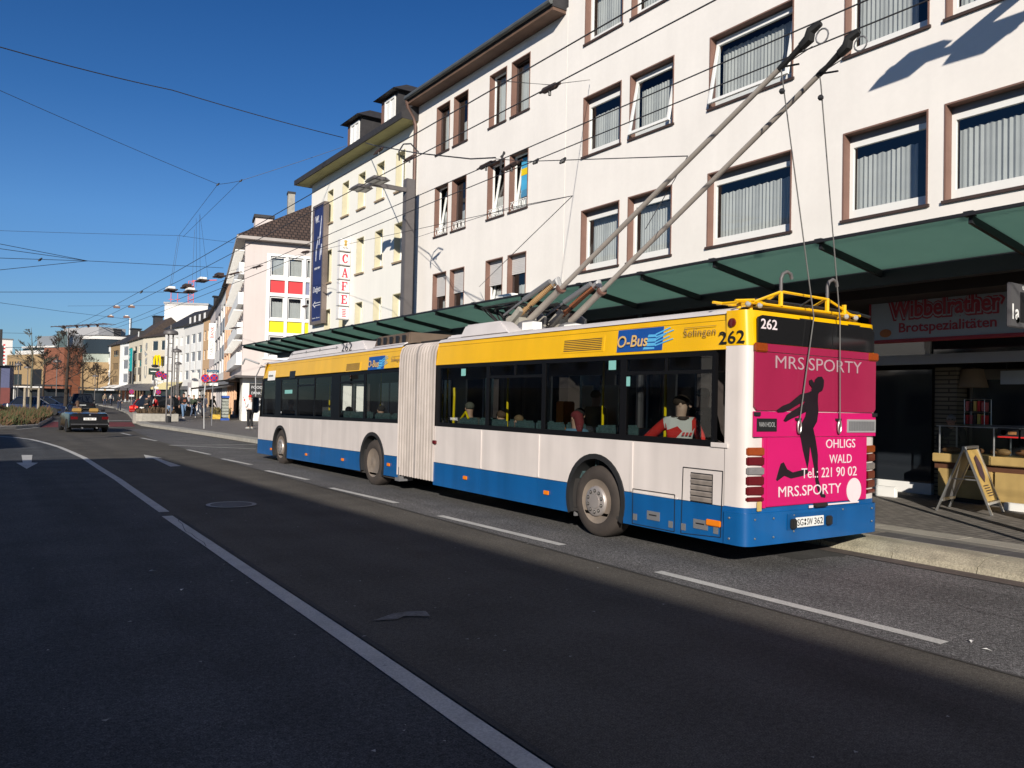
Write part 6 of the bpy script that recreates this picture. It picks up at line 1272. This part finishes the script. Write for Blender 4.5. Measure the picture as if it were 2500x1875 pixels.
def pose_joints(pose):
    """named joints of a 1.75 m figure facing -Y, feet on z = 0"""
    J = dict(pel=(0,0,.94), sp=(0,.01,1.10), ch=(0,.01,1.30), nk=(0,0,1.46), h0=(0,-.02,1.575), h1=(0,-.02,1.665),
             sl=(-.18,.01,1.40), sr=(.18,.01,1.40), el=(-.23,.03,1.13), er=(.23,.03,1.13), wl=(-.23,-.05,.89), wr=(.23,-.05,.89), fl=(-.22,-.08,.79), fr=(.22,-.08,.79),
             hl=(-.09,0,.90), hr=(.09,0,.90), kl=(-.10,-.02,.49), kr=(.10,-.02,.49), al=(-.10,.03,.09), ar=(.10,.03,.09), tl=(-.11,-.13,.04), tr=(.11,-.13,.04))
    if pose == 'walk': J.update(kl=(-.10,-.16,.50), al=(-.10,-.22,.10), tl=(-.10,-.38,.06), kr=(.09,.02,.50), ar=(.09,.30,.16), tr=(.09,.20,.05), wl=(-.24,.12,.90), fl=(-.24,.14,.80), el=(-.23,.12,1.13), wr=(.22,-.22,.95), fr=(.21,-.29,.88), er=(.23,-.04,1.13))
    if pose == 'phone': J.update(er=(.24,-.02,1.12), wr=(.10,-.24,1.22), fr=(.06,-.28,1.28), h0=(0,-.04,1.55), h1=(0,-.07,1.65), kl=(-.11,-.05,.49))
    if pose == 'lean': J.update(nk=(0,-.12,1.40), h0=(0,-.17,1.49), h1=(0,-.21,1.58), ch=(0,-.05,1.27), sl=(-.18,-.08,1.35), sr=(.18,-.08,1.35), el=(-.24,-.16,1.10), er=(.24,-.16,1.10), wl=(-.15,-.30,.95), wr=(.15,-.30,.95), fl=(-.12,-.36,.88), fr=(.12,-.36,.88), al=(-.16,.05,.09), tl=(-.17,-.11,.04))
    if pose == 'sit': J.update(hl=(-.09,-.02,.86), hr=(.09,-.02,.86), kl=(-.12,-.42,.88), kr=(.12,-.42,.88), al=(-.12,-.44,.45), ar=(.12,-.44,.45), tl=(-.12,-.60,.41), tr=(.12,-.60,.41), wl=(-.12,-.28,1.0), wr=(.12,-.28,1.0), fl=(-.08,-.36,.98), fr=(.08,-.36,.98), el=(-.24,-.04,1.10), er=(.24,-.04,1.10))
    if pose == 'twist': J.update(hl=(-.09,.02,.86), hr=(.09,.02,.86), kl=(-.12,-.10,.72), kr=(.12,-.10,.72), al=(-.12,.12,.45), ar=(.12,.12,.45), tl=(-.12,.0,.41), tr=(.12,.0,.41), el=(-.40,.14,1.18), wl=(-.58,.20,1.04), fl=(-.66,.22,.99), er=(.29,-.02,1.12), wr=(.40,-.12,1.02), fr=(.47,-.14,1.02), nk=(.0,0,1.46), h0=(.01,-.02,1.56), h1=(.015,-.03,1.66))
    return J
def body_meshes(pose):
    if pose in BODY: return BODY[pose]
    J = pose_joints(pose); q = lambda k, r, r2=None: (*J[k], r, r2 or r)
    names = [('pel',.12,.10),('sp',.115,.09),('ch',.13,.095),('nk',.055,.055),('h0',.080,.092),('h1',.086,.102),('sl',.065,.06),('el',.042,.042),('wl',.030,.026),('fl',.034,.016),('sr',.065,.06),('er',.042,.042),('wr',.030,.026),('fr',.034,.016),('hl',.088,.088),('kl',.058,.058),('al',.040,.042),('tl',.042,.028),('hr',.088,.088),('kr',.058,.058),('ar',.040,.042),('tr',.042,.028)]
    ed = [(0,1),(1,2),(2,3),(3,4),(4,5),(2,6),(6,7),(7,8),(8,9),(2,10),(10,11),(11,12),(12,13),(0,14),(14,15),(15,16),(16,17),(0,18),(18,19),(19,20),(20,21)]
    js = [q(*n_) for n_ in names]
    # five fingers on each hand, rooted inside the palm
    for w_, f_, s in (('wl','fl',9),('wr','fr',13)):
        a = Vector(J[w_]); f = Vector(J[f_]); d = (f-a).normalized(); sd = d.cross(Vector((0,1,0))); sd = (sd if sd.length > .2 else d.cross(Vector((0,0,1)))).normalized(); cv = d.cross(sd).normalized()
        for k, (o_, L_) in enumerate(((-.030,.06),(-.010,.075),(.011,.07),(.030,.055))):
            js.append((*(f+sd*o_+d*L_*.5), .0085, .0085)); js.append((*(f+sd*o_*1.05+d*L_+cv*.02), .007, .007)); ed += [(s, len(js)-2), (len(js)-2, len(js)-1)]
        js.append((*(a.lerp(f,.55)-sd*.045+d*.015), .010, .010)); js.append((*(a.lerp(f,.75)-sd*.055+d*.04+cv*.015), .008, .008)); ed += [(s-1, len(js)-2), (len(js)-2, len(js)-1)]
    bd = skin_mesh('body', js, ed, m_skin, 1)
    def part(nm, keys, e, m): return skin_mesh(nm, [(*J[k], r, r2) for k, r, r2 in keys], e, m, 1)
    jk = part('jacket', [('pel',.155,.13),('sp',.145,.12),('ch',.155,.125),('sl',.09,.085),('el',.064,.064),('wl',.046,.046),('sr',.09,.085),('er',.064,.064),('wr',.046,.046),('nk',.072,.072)], [(0,1),(1,2),(2,3),(3,4),(4,5),(2,6),(6,7),(7,8),(2,9)], m_dark)
    ts = part('trousers', [('pel',.135,.115),('hl',.108,.108),('kl',.078,.080),('al',.058,.062),('hr',.108,.108),('kr',.078,.080),('ar',.058,.062)], [(0,1),(1,2),(2,3),(0,4),(4,5),(5,6)], m_dark)
    sh = MB()
    for a, t in (('al','tl'),('ar','tr')):
        A_, T_ = Vector(J[a]), Vector(J[t]); d = (T_-A_); d.z = 0; d.normalize(); sh.tube([A_-d*.06+Vector((0,0,-.045)), A_+Vector((0,0,-.03)), T_+Vector((0,0,.008)), T_+d*.05], [.038,.052,.045,.03], 8)
    sm = sh.mesh('shoes', m_dark, 50)
    BODY[pose] = (bd, jk, ts, sm, J); return BODY[pose]
HAIR = {}
def person(loc, rz, pose, label, top=(.02,.02,.025), legs=(.02,.025,.04), hair=(.03,.02,.015), shoes=(.05,.05,.05), h=1.75, group=None, cap=None, skin=None, long=False, look=0, face=True):
    bd, jk, ts, sm, J = body_meshes(pose); e = tag(empty('person', loc, rz), label, 'person', group); s = h/1.75; e.scale = (s,s,s)
    C_ = lambda nm, c: mat('%s_%d_%d_%d' % (nm, c[0]*999, c[1]*999, c[2]*999), c, .85, var=.12, scale=6)
    def ad(me, nm, m):
        o = link(me, nm, e); o.material_slots[0].link = 'OBJECT'; o.material_slots[0].material = m; return o
    b = ad(bd, 'body', skin or m_skin); ad(jk, 'jacket', C_('cloth', top)); ad(ts, 'trousers', C_('cloth', legs)); ad(sm, 'shoes', C_('leather', shoes))
    c = Vector(J['h0']).lerp(Vector(J['h1']), .75)
    key = ('long' if long else 'short', pose)
    if key not in HAIR:
        hb = MB(); hb.sphere((c.x, c.y+.020, c.z+.032), (.092,.106,.086), 14, 8)
        hb.v = [(x, y, max(z, c.z-.02 + (.0 if y > c.y-.03 else .042))) for x, y, z in hb.v]
        if long: hb.tube([(c.x,c.y+.06,c.z+.05),(c.x,c.y+.105,c.z-.08),(c.x,c.y+.10,c.z-.26)], [.085,.08,.04], 10)
        HAIR[key] = hb.mesh('hair', m_dark, 60)
    ho = ad(HAIR[key], 'cap' if cap else 'hair', C_('hair', cap or hair))
    if cap: MB().sphere((c.x,c.y-.13,c.z+.045), (.06,.07,.008), 10, 4).build('cap_peak', C_('hair', cap), ho)
    if face:
        k = ('face', pose)
        if k not in HAIR:
            HAIR[k] = MB().sphere((c.x,c.y-.098,c.z-.022), (.014,.022,.024), 8, 5).mesh('nose', m_skin, 60); fe = MB()
            for q_ in (-1,1): HAIR[('ear',pose,q_)] = MB().sphere((c.x+q_*.080,c.y+.012,c.z-.015), (.012,.022,.032), 8, 5).mesh('ear', m_skin, 60)
            for q_ in (-1,1): fe.sphere((c.x+q_*.030,c.y-.082,c.z+.012), (.013,.008,.008), 8, 5); fe.box(c.x+q_*.032-.014,c.y-.090,c.z+.032,c.x+q_*.032+.014,c.y-.078,c.z+.036)
            fe.box(c.x-.022,c.y-.092,c.z-.066,c.x+.022,c.y-.078,c.z-.060); HAIR[('eyes',pose)] = fe.mesh('eyes', mat('eye_dark', (.05,.03,.025), .4))
        ad(HAIR[k], 'nose', skin or m_skin); ad(HAIR[('ear',pose,1)], 'ear', skin or m_skin); ad(HAIR[('ear',pose,-1)], 'ear', skin or m_skin); link(HAIR[('eyes',pose)], 'eyes', e)
    if look:
        for o in (ho, *[q_ for q_ in children(e) if q_.name.split('.')[0] in ('nose','ear','eyes')]):
            cc = Vector((c.x, c.y+.01, 0)); o.rotation_euler.z = look; o.location = cc - Matrix.Rotation(look, 3, 'Z') @ cc
    return e
m_pale = mat('pale_skin', (.55,.36,.28), .6, var=.03)
# pavement on the right
p_ = person((12.06,41.95,.157), R(200), 'phone', 'man in a white jacket, black trousers and red cap beside the bus front', (.75,.74,.74), (.012,.012,.014), cap=(.55,.02,.02), shoes=(.4,.4,.38), h=1.78)
person((9.55,56.4,.157), R(120), 'lean', 'person in dark jacket, black trousers and white shoes leaning at the concrete planter', (.018,.018,.02), (.02,.02,.02), shoes=(.7,.7,.7), h=1.82)
person((10.25,56.9,.157), R(-90), 'lean', 'person in a red jacket bending forward by the concrete planter', (.45,.02,.02), (.015,.018,.03), shoes=(.6,.6,.6), h=1.66)
person((11.0,56.6,.157), R(160), 'stand', 'person in a dark jacket and light blue jeans standing behind the tall lamp', (.02,.02,.025), (.16,.24,.36), shoes=(.6,.6,.55), h=1.74)
t_ = person((12.7,60.6,.157), R(10), 'walk', 'man in a black printed T-shirt and blue jeans walking towards the bus', (.012,.012,.014), (.12,.2,.32), shoes=(.5,.5,.5), h=1.84)
MB().prism([(-.08,1.14),(.08,1.14),(.09,1.3),(-.09,1.3)], lambda u, v, k: (u,-.155+.012*k,v)).build('shirt_print', mat('faded_print', (.3,.1,.06), .7, var=.3, scale=20), t_)
person((13.9,63.0,.157), R(150), 'walk', 'woman in a dark green jacket and jeans with pale hair', (.035,.05,.03), (.06,.09,.15), hair=(.4,.32,.2), shoes=(.6,.6,.6), h=1.72)
w_ = person((14.45,62.4,.157), R(60), 'stand', 'person in a charcoal coat carrying a white plastic bag', (.035,.035,.045), (.02,.02,.03), h=1.76)
bgp = tag(empty('carrier_bag', (14.10,62.1,.5), 0), 'white plastic carrier bag hanging from a charcoal coated person', 'bag'); MB().sphere((0,0,.14), (.16,.09,.2), 8, 6).build('bag_body', mat('white_plastic', (.65,.65,.66), .5, var=.15), bgp, 60); MB().tube([(-.05,0,.3),(0,0,.42),(.05,0,.3)], .012, 4).build('handle', MATS['white_plastic'], bgp)
person((15.2,63.0,.157), R(40), 'lean', 'man in a green jacket with a yellow back panel bent over the flower stall', (.10,.12,.06), (.03,.03,.035), hair=(.3,.28,.26), h=1.76)
# people in the distant crowd: each its own figure
far = [((12.414,88.174,1.739),R(170),'walk','dark clad person crossing the far roadway',(.015,.015,.018)),((15.117,120.145,1.674),R(20),'stand','distant person in beige by the white awning',(.25,.2,.14)),((16.434,124.083,1.69),R(200),'walk','distant person in pale clothing before the fast food pavement',(.5,.48,.45)),((17.087,104.328,1.786),R(30),'stand','distant person in white top behind the leaning sign post',(.6,.58,.55)),((18.016,115.771,1.762),R(0),'stand','distant dark figure under the dark canopy',(.02,.02,.025)),((17.896,89.297,1.867),R(10),'walk','distant person in a black coat left of the printed T-shirt man',(.02,.02,.02)),((19.479,95.47,1.879),R(190),'stand','distant woman with dark hair near the lamps',(.25,.06,.05)),((18.562,81.604,1.914),R(180),'stand','person in black at the awnings of the corner house shops',(.02,.02,.022)),((17.985,77.166,1.918),R(-20),'stand','person in blue grey under the flower shop awning',(.07,.08,.12)),((20.844,96.961,1.906),R(30),'walk','distant person in light grey walking before the shops',(.4,.4,.42))]
for p, r_, po, lb, c in far: person((p[0],p[1],.157 if p[0] > 10.5 else .0), r_, po, lb, c, (.03,.04,.07), face=False)
# bakery customer half hidden in the shade
person((16.15,8.3,.157), R(-70), 'lean', 'person in a dark coat bending behind the left end of the bakery counter', (.035,.032,.032), (.02,.02,.022), hair=(.28,.27,.26), h=1.68)
# passengers in the bus
def rider(u, x, zt, rz, pose, label, **k):
    h = k.pop('h', 1.72); s = h/1.75; return person((7.11+x, 5.89+u, zt-s*1.755), rz, pose, label, group='passengers in the bus', h=h, **k)
mr_ = rider(1.55, .57, 1.96, R(-38), 'twist', 'passenger in a red and white sports jacket looking back through the last bus window', top=(.55,.02,.015), legs=(.015,.018,.03), hair=(.035,.02,.012), skin=m_pale, h=1.80, look=R(70))
for o in children(mr_):
    if o.name.split('.')[0] == 'jacket':            # red jacket with white front and yoke: two cloths on one garment
        me = o.data.copy(); me.materials.append(mat('white_sport_cloth', (.62,.60,.58), .8, var=.06)); o.data = me; o.material_slots[1].link = 'OBJECT'; o.material_slots[1].material = MATS['white_sport_cloth']
        for p in me.polygons:
            q_ = p.center
            if q_.y < .06 and ((-.03 < q_.x < .155) or (q_.z > 1.355 and -.21 < q_.x < .10)): p.material_index = 1
b = MB()
for k in range(3): b.prism([(-.05+.045*k,1.24),(-.02+.045*k,1.24),(-.005+.045*k,1.28),(-.035+.045*k,1.28)], lambda u, v, w: (u+.05,-.135+.015*w,v))
b.build('jacket_stripes', m_red, mr_); MB().tube([(.02+.07*cos(t),-.005+.07*sin(t),1.455) for t in [2*pi*j/10 for j in range(11)]], .028, 6, False).build('jacket_collar', m_dkbrown, mr_, 60)
rider(2.2, 1.7, 2.08, R(90), 'sit', 'grey haired passenger seen through the last window behind the sports jacket', hair=(.45,.44,.42), top=(.02,.02,.022), skin=m_pale)
rider(3.75, .6, 1.70, R(180), 'sit', 'passenger with dark red hair and a light blue top by the third window', hair=(.16,.02,.025), top=(.12,.24,.36), long=True, h=1.62)
rider(4.35, 1.15, 1.74, R(150), 'sit', 'dark haired passenger in black beyond the red haired one', hair=(.012,.01,.01))
rider(4.85, 1.9, 2.05, R(100), 'stand', 'standing passenger in a tan coat at the far side door', top=(.30,.22,.12), hair=(.2,.15,.1), skin=m_pale, h=1.68)
rider(5.3, .6, 1.60, R(190), 'sit', 'short passenger with light brown hair in the second window', hair=(.16,.10,.05), h=1.5)
rider(6.3, .9, 1.66, R(180), 'sit', 'passenger with brown hair low in the second window', hair=(.09,.05,.03))
rider(6.95, .62, 1.80, R(170), 'sit', 'passenger with a grey olive hood in the first window behind the bellows', top=(.085,.085,.07), hair=(.095,.095,.075))
rider(11.0, .7, 1.68, R(180), 'sit', 'passenger by the last window of the front section', hair=(.02,.015,.012))
rider(13.0, .75, 1.62, R(180), 'sit', 'passenger with long dark hair in the front section', hair=(.02,.014,.01), top=(.2,.2,.2), long=True)
rider(16.9, .6, 1.75, R(180), 'sit', 'bus driver in dark clothes', top=(.02,.03,.06))

# ---------------------------------------------------------------- cars
m_carblk = mat('black_car_paint', (.012,.012,.013), .2, var=0, coat=.6); m_cardb = mat('dark_blue_car_paint', (.012,.018,.045), .2, var=0, coat=.6); m_carsv = mat('silver_car_paint', (.32,.33,.35), .3, metal=.5, var=0, coat=.5); m_carrd = mat('red_car_paint', (.30,.01,.01), .25, var=0, coat=.6)
m_carglass = mat('car_glass', (.015,.018,.022), .05, var=0, spec=.8); m_tail = mat('red_tail_glass', (.10,.004,.005), .2, var=0, emit=((1,.03,.02),.0))
def loft(secs, cap=True):
    b = MB(); n = len(secs[0])
    for s in secs: b.v += s
    b.f = [(k*n+i, k*n+(i+1)%n, (k+1)*n+(i+1)%n, (k+1)*n+i) for k in range(len(secs)-1) for i in range(n)]
    if cap: b.f += [tuple(range(n))[::-1], tuple(range((len(secs)-1)*n, len(secs)*n))]
    b.mi = [0]*len(b.f); return b
def car(loc, rz, label, paint, L=4.4, Wd=1.76, H=1.44, kind='saloon', cat='car', group=None, lit=False):
    """x right, y forward, origin under the tail's centre line"""
    e = tag(empty('parked_car' if kind != 'convertible' else 'convertible_car', loc, rz), label, cat, group); w = Wd/2; suv = kind == 'suv'; zb = .62 if not suv else .78
    belt = .92 if not suv else 1.08
    def sec(y, ws, z0, z1): return [(-w*ws,y,z0),(-w*ws*.98,y,z0+.28),(-w*ws*.93,y,z1-.06),(-w*ws*.82,y,z1),(w*ws*.82,y,z1),(w*ws*.93,y,z1-.06),(w*ws*.98,y,z0+.28),(w*ws,y,z0)]
    g0 = .20 if not suv else .28
    body = loft([sec(0,.88,g0+.14,belt-.12),sec(.08,.96,g0+.05,belt-.03),sec(.45,1,g0,belt),sec(L*.5,1,g0,belt-.01),sec(L*.72,1,g0,belt-.04),sec(L*.9,.96,g0,belt-.16),sec(L*.98,.88,g0+.05,belt-.26),sec(L,.78,g0+.12,belt-.38)]).build('body', paint, e, 35)
    for x in (-1,1):
        for y in (.85, L-.9):
            wh = empty('wheel', (x*(w-.10), y, .31)); wh.parent = e
            MB().lathe([(.2,-.1),(.29,-.1),(.31,-.07),(.31,.07),(.29,.1),(.2,.1)], ax='x', n=18).build('tyre', m_black, wh, 40); MB().lathe([(.2,-.085),(.06,-.07),(0,-.07)] if x < 0 else [(.2,.085),(.06,.07),(0,.07)], ax='x', n=14).build('rim', m_alu, wh, 40)
    if kind != 'convertible':
        yb, yf = (.1 if suv else .55), L*.72
        V = [(-w*.9,yb,belt-.03),(w*.9,yb,belt-.03),(w*.9,yf,belt-.06),(-w*.9,yf,belt-.06),(-w*.70,yb+.42,H-.04),(w*.70,yb+.42,H-.04),(w*.70,yf-.85,H-.04),(-w*.70,yf-.85,H-.04)]
        MB().add(V, [(3,2,1,0),(4,5,6,7),(0,1,5,4),(1,2,6,5),(2,3,7,6),(3,0,4,7)]).build('cabin_glass', m_carglass, e)
        rf = MB().add([(-w*.74,yb+.36,H-.06),(w*.74,yb+.36,H-.06),(w*.74,yf-.8,H-.06),(-w*.74,yf-.8,H-.06),(-w*.6,yb+.46,H),(w*.6,yb+.46,H),(w*.6,yf-.95,H),(-w*.6,yf-.95,H)], [(3,2,1,0),(4,5,6,7),(0,1,5,4),(1,2,6,5),(2,3,7,6),(3,0,4,7)]).build('roof', paint, e)
        for x in (-1,1): MB().beam((x*w*.9,yb+.0,belt-.03),(x*w*.71,yb+.42,H-.04),.07,.05).build('roof_pillar', paint, e); MB().beam((x*w*.9,yf,belt-.06),(x*w*.71,yf-.85,H-.04),.06,.05).build('roof_pillar', paint, e); MB().beam((x*w*.9,L*.42,belt-.04),(x*w*.71,L*.44,H-.04),.05,.07).build('roof_pillar', m_dark, e)
    tl = m_tail if not lit else mat('lit_tail_glass', (.4,.01,.01), .3, var=0, emit=((1,.05,.03),2.5))
    for x in (-1,1):
        bev(MB().box(min(x*w*.56,x*w*.90),-.012,belt-.32,max(x*w*.56,x*w*.90),.10,belt-.17).build('tail_lamp', tl, e), .015); bev(MB().box(min(x*w*.5,x*w*.74),L-.20,belt-.42,max(x*w*.5,x*w*.74),L-.01,belt-.30).build('headlight', m_ltgrey, e), .015)
        MB().box(min(x*w,x*(w+.17)),L*.62,belt+.0,max(x*w,x*(w+.17)),L*.62+.12,belt+.12).build('mirror', paint, e)
    bev(MB().box(-w*.93,-.06,g0+.12,w*.93,.12,g0+.30).build('rear_bumper', paint, e), .03); pl_ = MB().box(-.26,-.03,belt-.34,.26,-.014,belt-.23).build('number_plate', m_purewhite, e)
    MB().box(-w*.9,-.066,g0+.19,w*.9,-.0605,g0+.205).build('bumper_strip', m_grey, e)
    return e
cv = car((4.63,41.45,0), R(2), 'open black convertible car with tan head restraints seen from behind', m_carblk, 4.1, 1.72, 1.2, 'convertible')
MB().box(-.70,1.1,.70,.70,2.75,.925).build('cockpit', m_dkbrown, cv); MB().box(-.62,1.15,.926,.62,2.7,.94).build('cockpit_floor', m_ink, cv)
for x in (-.36,.36): bev(MB().box(x-.20,1.30,.93,x+.20,1.42,1.10).build('head_restraint', mat('tan_leather', (.34,.20,.05), .5, var=.1), cv), .03); bev(MB().box(x-.24,1.42,.90,x+.24,1.55,1.0).build('seat_back', m_dkbrown, cv), .03)
b = MB(); b.tube([(-.66,2.75,.9),(-.56,2.45,1.28),(.56,2.45,1.28),(.66,2.75,.9)], .03, 6); b.build('windscreen_frame', m_carblk, cv); MB().poly([(-.64,2.73,.92),(.64,2.73,.92),(.55,2.46,1.27),(-.55,2.46,1.27)]).build('windscreen', m_glass, cv)
MB().lathe([(.045,-.018),(.0,-.02)], (0,0,.82), 'y', 10).build('boot_badge', m_alu, cv); text('plate_lettering', 'SG AB 17', m_ink, cv, .40, .07, (-.2,-.034,.60), FACE_Y, .002)
for x in (-1,1): MB().tube([(x*.3,-.05,.22),(x*.3,.1,.22)], .035, 8).build('exhaust', m_grey, cv)
person((4.27,43.05,-.10), R(182), 'sit', 'driver of the open convertible with long brown hair', (.05,.04,.04), (.03,.03,.03), hair=(.09,.05,.03), long=True, h=1.55)
car((8.4,80.5,0), R(-3), 'black off road car driving away ahead of the convertible', m_carblk, 4.6, 1.85, 1.78, 'suv'); 
car((10.2,99,0), R(-2), 'silver car further up the street, left of the dark off road car', m_carsv, 4.3, 1.74, 1.45)
for p_, r_, pm, lb in (((2.272,74.509,1.551),R(-100),m_cardb,'dark blue parked car at the left frame edge behind the shrubs'),((3.589,82.069,1.552),R(-95),m_cardb,'dark blue parked car between the first two wooden stakes'),((5.52,95.248,1.545),R(-92),m_carblk,'black parked car behind the right wooden stake'),((7.337,101.262,1.564),R(-90),m_carblk,'black parked car left of the stout dark trunk'),((7.171,86.89,1.618),R(5),m_carblk,'black car standing beside the stout dark trunk'),((5.604,114.504,1.468),R(-88),m_carsv,'silver parked car seen between stakes further back')):
    car((p_[0]+1.9*0, p_[1], 0), r_, lb, pm, group='parked cars on the left')
car((*(11.114,67.326,1.793)[:2],0), R(-60), 'black off road car with red lit tail lamps behind the planter', m_carblk, 4.5, 1.85, 1.75, 'suv', lit=True)
car((*(12.223,76.233,1.783)[:2],0), R(-40), 'red car half hidden behind the black off road car', m_carrd, 4.2, 1.74, 1.45, lit=True)

# ---------------------------------------------------------------- planter, signs, stall and racks on the pavement
pt_ = tag(empty('concrete_planter', (8.5,54.6,.0), R(-8)), 'long low concrete planter with rounded end and brown shrubs', 'planter')
b = MB(); b.prism([(0,.5),(.15,.12),(.5,0),(2.6,0),(2.6,5.2),(.4,5.2),(0,4.8)], lambda u, v, k: (u, v, .62*(1-k)+.0)); b.build('wall', m_conc, pt_)
b = MB(); rnd = random.Random(9)
for i in range(900):
    x, y = rnd.uniform(.25,2.45), rnd.uniform(.3,5.0); z = rnd.uniform(.6,1.05)*(1-.2*abs(x-1.3)); a = rnd.uniform(0,6.3); s = rnd.uniform(.03,.07)
    b.add([(x,y,z-.3),(x+s*cos(a),y+s*sin(a),z),(x+s*cos(a+2),y+s*sin(a+2),z+.06)], [(0,1,2)])
tag(b.build('shrub_foliage', mat('brown_shrub', (.085,.055,.03), .85, var=.4, scale=4), pt_), kind='stuff')
m_sblu = mat('sign_ultramarine', (.03,.05,.32), .4, var=.03)
def nostop(parent, x, z, r=.21, y=-.03, rz=0.):
    d = MB().lathe([(r,.0),(r,-.012),(0,-.012)], (x,y,z), 'y', 24).build('sign_disc', m_red, parent); MB().lathe([(r*.80,-.0125),(r*.80,-.016),(0,-.016)], (x,y,z), 'y', 24).build('sign_face', m_sblu, d)
    for s in (1,-1): MB().prism([(-r*.8,-.03),(r*.8,-.03),(r*.8,.03),(-r*.8,.03)], lambda u, v, k: (x+(u-s*v)*.707, y-.020-.002*s+.003*k, z+(s*u+v)*.707)).build('sign_bar', m_red, d)
    return d
s1 = tag(empty('no_stopping_sign', (9.9,42.5,.157), R(-4)), 'post with two no stopping discs on the pavement edge in front of the corner house', 'road sign')
MB().tube([(.02,0,0),(-.03,0,1.4),(.04,0,2.75)], .03, 8).build('post', m_ltgrey, s1); nostop(s1, -.0, 2.55); nostop(s1, .42, 2.58); MB().box(.22,-.04,2.18,.62,-.02,2.32).build('extra_plate', m_purewhite, s1); MB().beam((0,0,2.5),(.42,0,2.52),.03,.03).build('bracket', m_ltgrey, s1)
s2 = tag(empty('no_stopping_sign', (10.2,58.6,.5), R(4)), 'leaning post with two no stopping discs in the planter', 'road sign'); s2.rotation_euler.y = R(9)
MB().tube([(0,0,0),(0,0,2.9)], .035, 8).build('post', m_ltgrey, s2); nostop(s2, -.0, 2.75); nostop(s2, .42, 2.70); MB().box(-.2,-.04,2.35,.2,-.02,2.47).build('extra_plate', m_purewhite, s2); MB().box(-.12,-.05,1.75,.14,-.03,1.9).build('extra_plate', m_purewhite, s2)
for p_, lb in (((12.055,78.76,1.769),'small no stopping sign under the dark canopy'),((12.862,70.972,1.82),'small no stopping sign right of the leaning post')):
    s3 = tag(empty('no_stopping_sign', (p_[0],p_[1],0)), lb, 'road sign'); MB().tube([(0,0,0),(0,0,2.3)], .03, 6).build('post', m_grey, s3); nostop(s3, 0, 2.05, .2); MB().box(-.2,-.03,1.62,.2,-.015,1.77).build('extra_plate', m_purewhite, s3)
s4 = tag(empty('direction_sign', (*(12.965,73.317,1.813)[:2],.157)), 'dark post with a dark boxed sign behind the leaning no stopping post', 'sign'); MB().tube([(0,0,0),(0,0,3.9)], .07, 8).build('post', m_post, s4); MB().box(-.5,-.12,3.35,.35,-.07,3.9).build('sign_box', mat('dark_green_sign', (.02,.04,.035), .5), s4); MB().box(-.35,-.125,3.6,.1,-.121,3.68).build('pale_line', m_purewhite, s4); MB().sphere((0,0,4.1), (.3,.1,.14), 8, 5).build('camera_head', m_dark, s4)
s5 = tag(empty('street_name_sign', (*(11.298,46.681,1.882)[:2],.157), R(8)), 'blue street name plates on a post above the no stopping discs', 'street sign'); MB().tube([(0,0,0),(0,0,3.1)], .03, 8).build('post', m_grey, s5); MB().box(-.38,-.03,2.98,.32,-.015,3.12).build('name_plate', mat('street_blue', (.03,.12,.2), .4), s5); MB().box(-.3,-.05,2.8,.1,-.035,2.92).build('name_plate', m_purewhite, s5); text('street_lettering', 'Weyerstr', m_purewhite, s5, .5, .07, (-.3,-.033,3.01), FACE_Y, .003)
fs = tag(empty('flower_stall', (14.55,60.1,.157), R(-12)), 'yellow crates of plants stacked before the flower shop', 'market stall')
for x in (0,.62): bev(MB().box(x,0,0,x+.58,.5,.34).build('crate', mat('yellow_crate', (.55,.36,.04), .5, var=.1), fs), .02)
b = MB(); rnd = random.Random(12)
for i in range(420):
    x, y, z = rnd.uniform(-.1,1.3), rnd.uniform(-.05,.9), rnd.uniform(.35,.85); a = rnd.uniform(0,6.3); s = rnd.uniform(.04,.09); b.add([(x,y,z-.12),(x+s*cos(a),y+s*sin(a),z),(x-s*sin(a),y+s*cos(a),z+.05)], [(0,1,2)])
tag(b.build('stall_foliage', mat('stall_leaf', (.16,.13,.05), .8, var=.5, scale=9), fs), kind='stuff')
nr = tag(empty('newspaper_rack', (14.75,57.4,.157), R(-10)), 'tall dark blue newspaper rack at the kiosk wall', 'newspaper rack')
MB().box(-.25,0,0,.25,.06,1.62).build('back', m_dark, nr); MB().box(-.28,-.25,0,.28,.1,.14).build('base', m_blue, nr); MB().box(-.28,-.1,1.55,.28,.1,1.7).build('header', m_blue, nr)
for k in range(6): MB().add([(-.24,-.03,.2+k*.22),(.24,-.03,.2+k*.22),(.24,-.09,.38+k*.22),(-.24,-.09,.38+k*.22),(-.24,-.02,.38+k*.22),(.24,-.02,.38+k*.22)], [(0,1,2,3),(3,2,5,4)]).build('newspaper', mat('newsprint', (.34,.36,.32), .8, var=.5, scale=25), nr)
for k, (p_, lb) in enumerate((((21.496,98.934,1.914),'white street sign box in front of the cream awning'),((20.458,92.393,1.916),'pale info pillar before the shops'))):
    o = tag(empty('info_pillar', p_[:2]+(.157,)), lb, 'pillar') if 0 else tag(empty('info_pillar', (p_[0],p_[1],.157)), lb, 'pillar'); MB().box(-.35,-.2,0,.35,.2,3.2 if k == 0 else 4.2).build('pillar', m_offw if k else m_greyr, o); MB().box(-.3,-.215,1.2,.3,-.205,2.6).build('poster', m_purewhite, o)
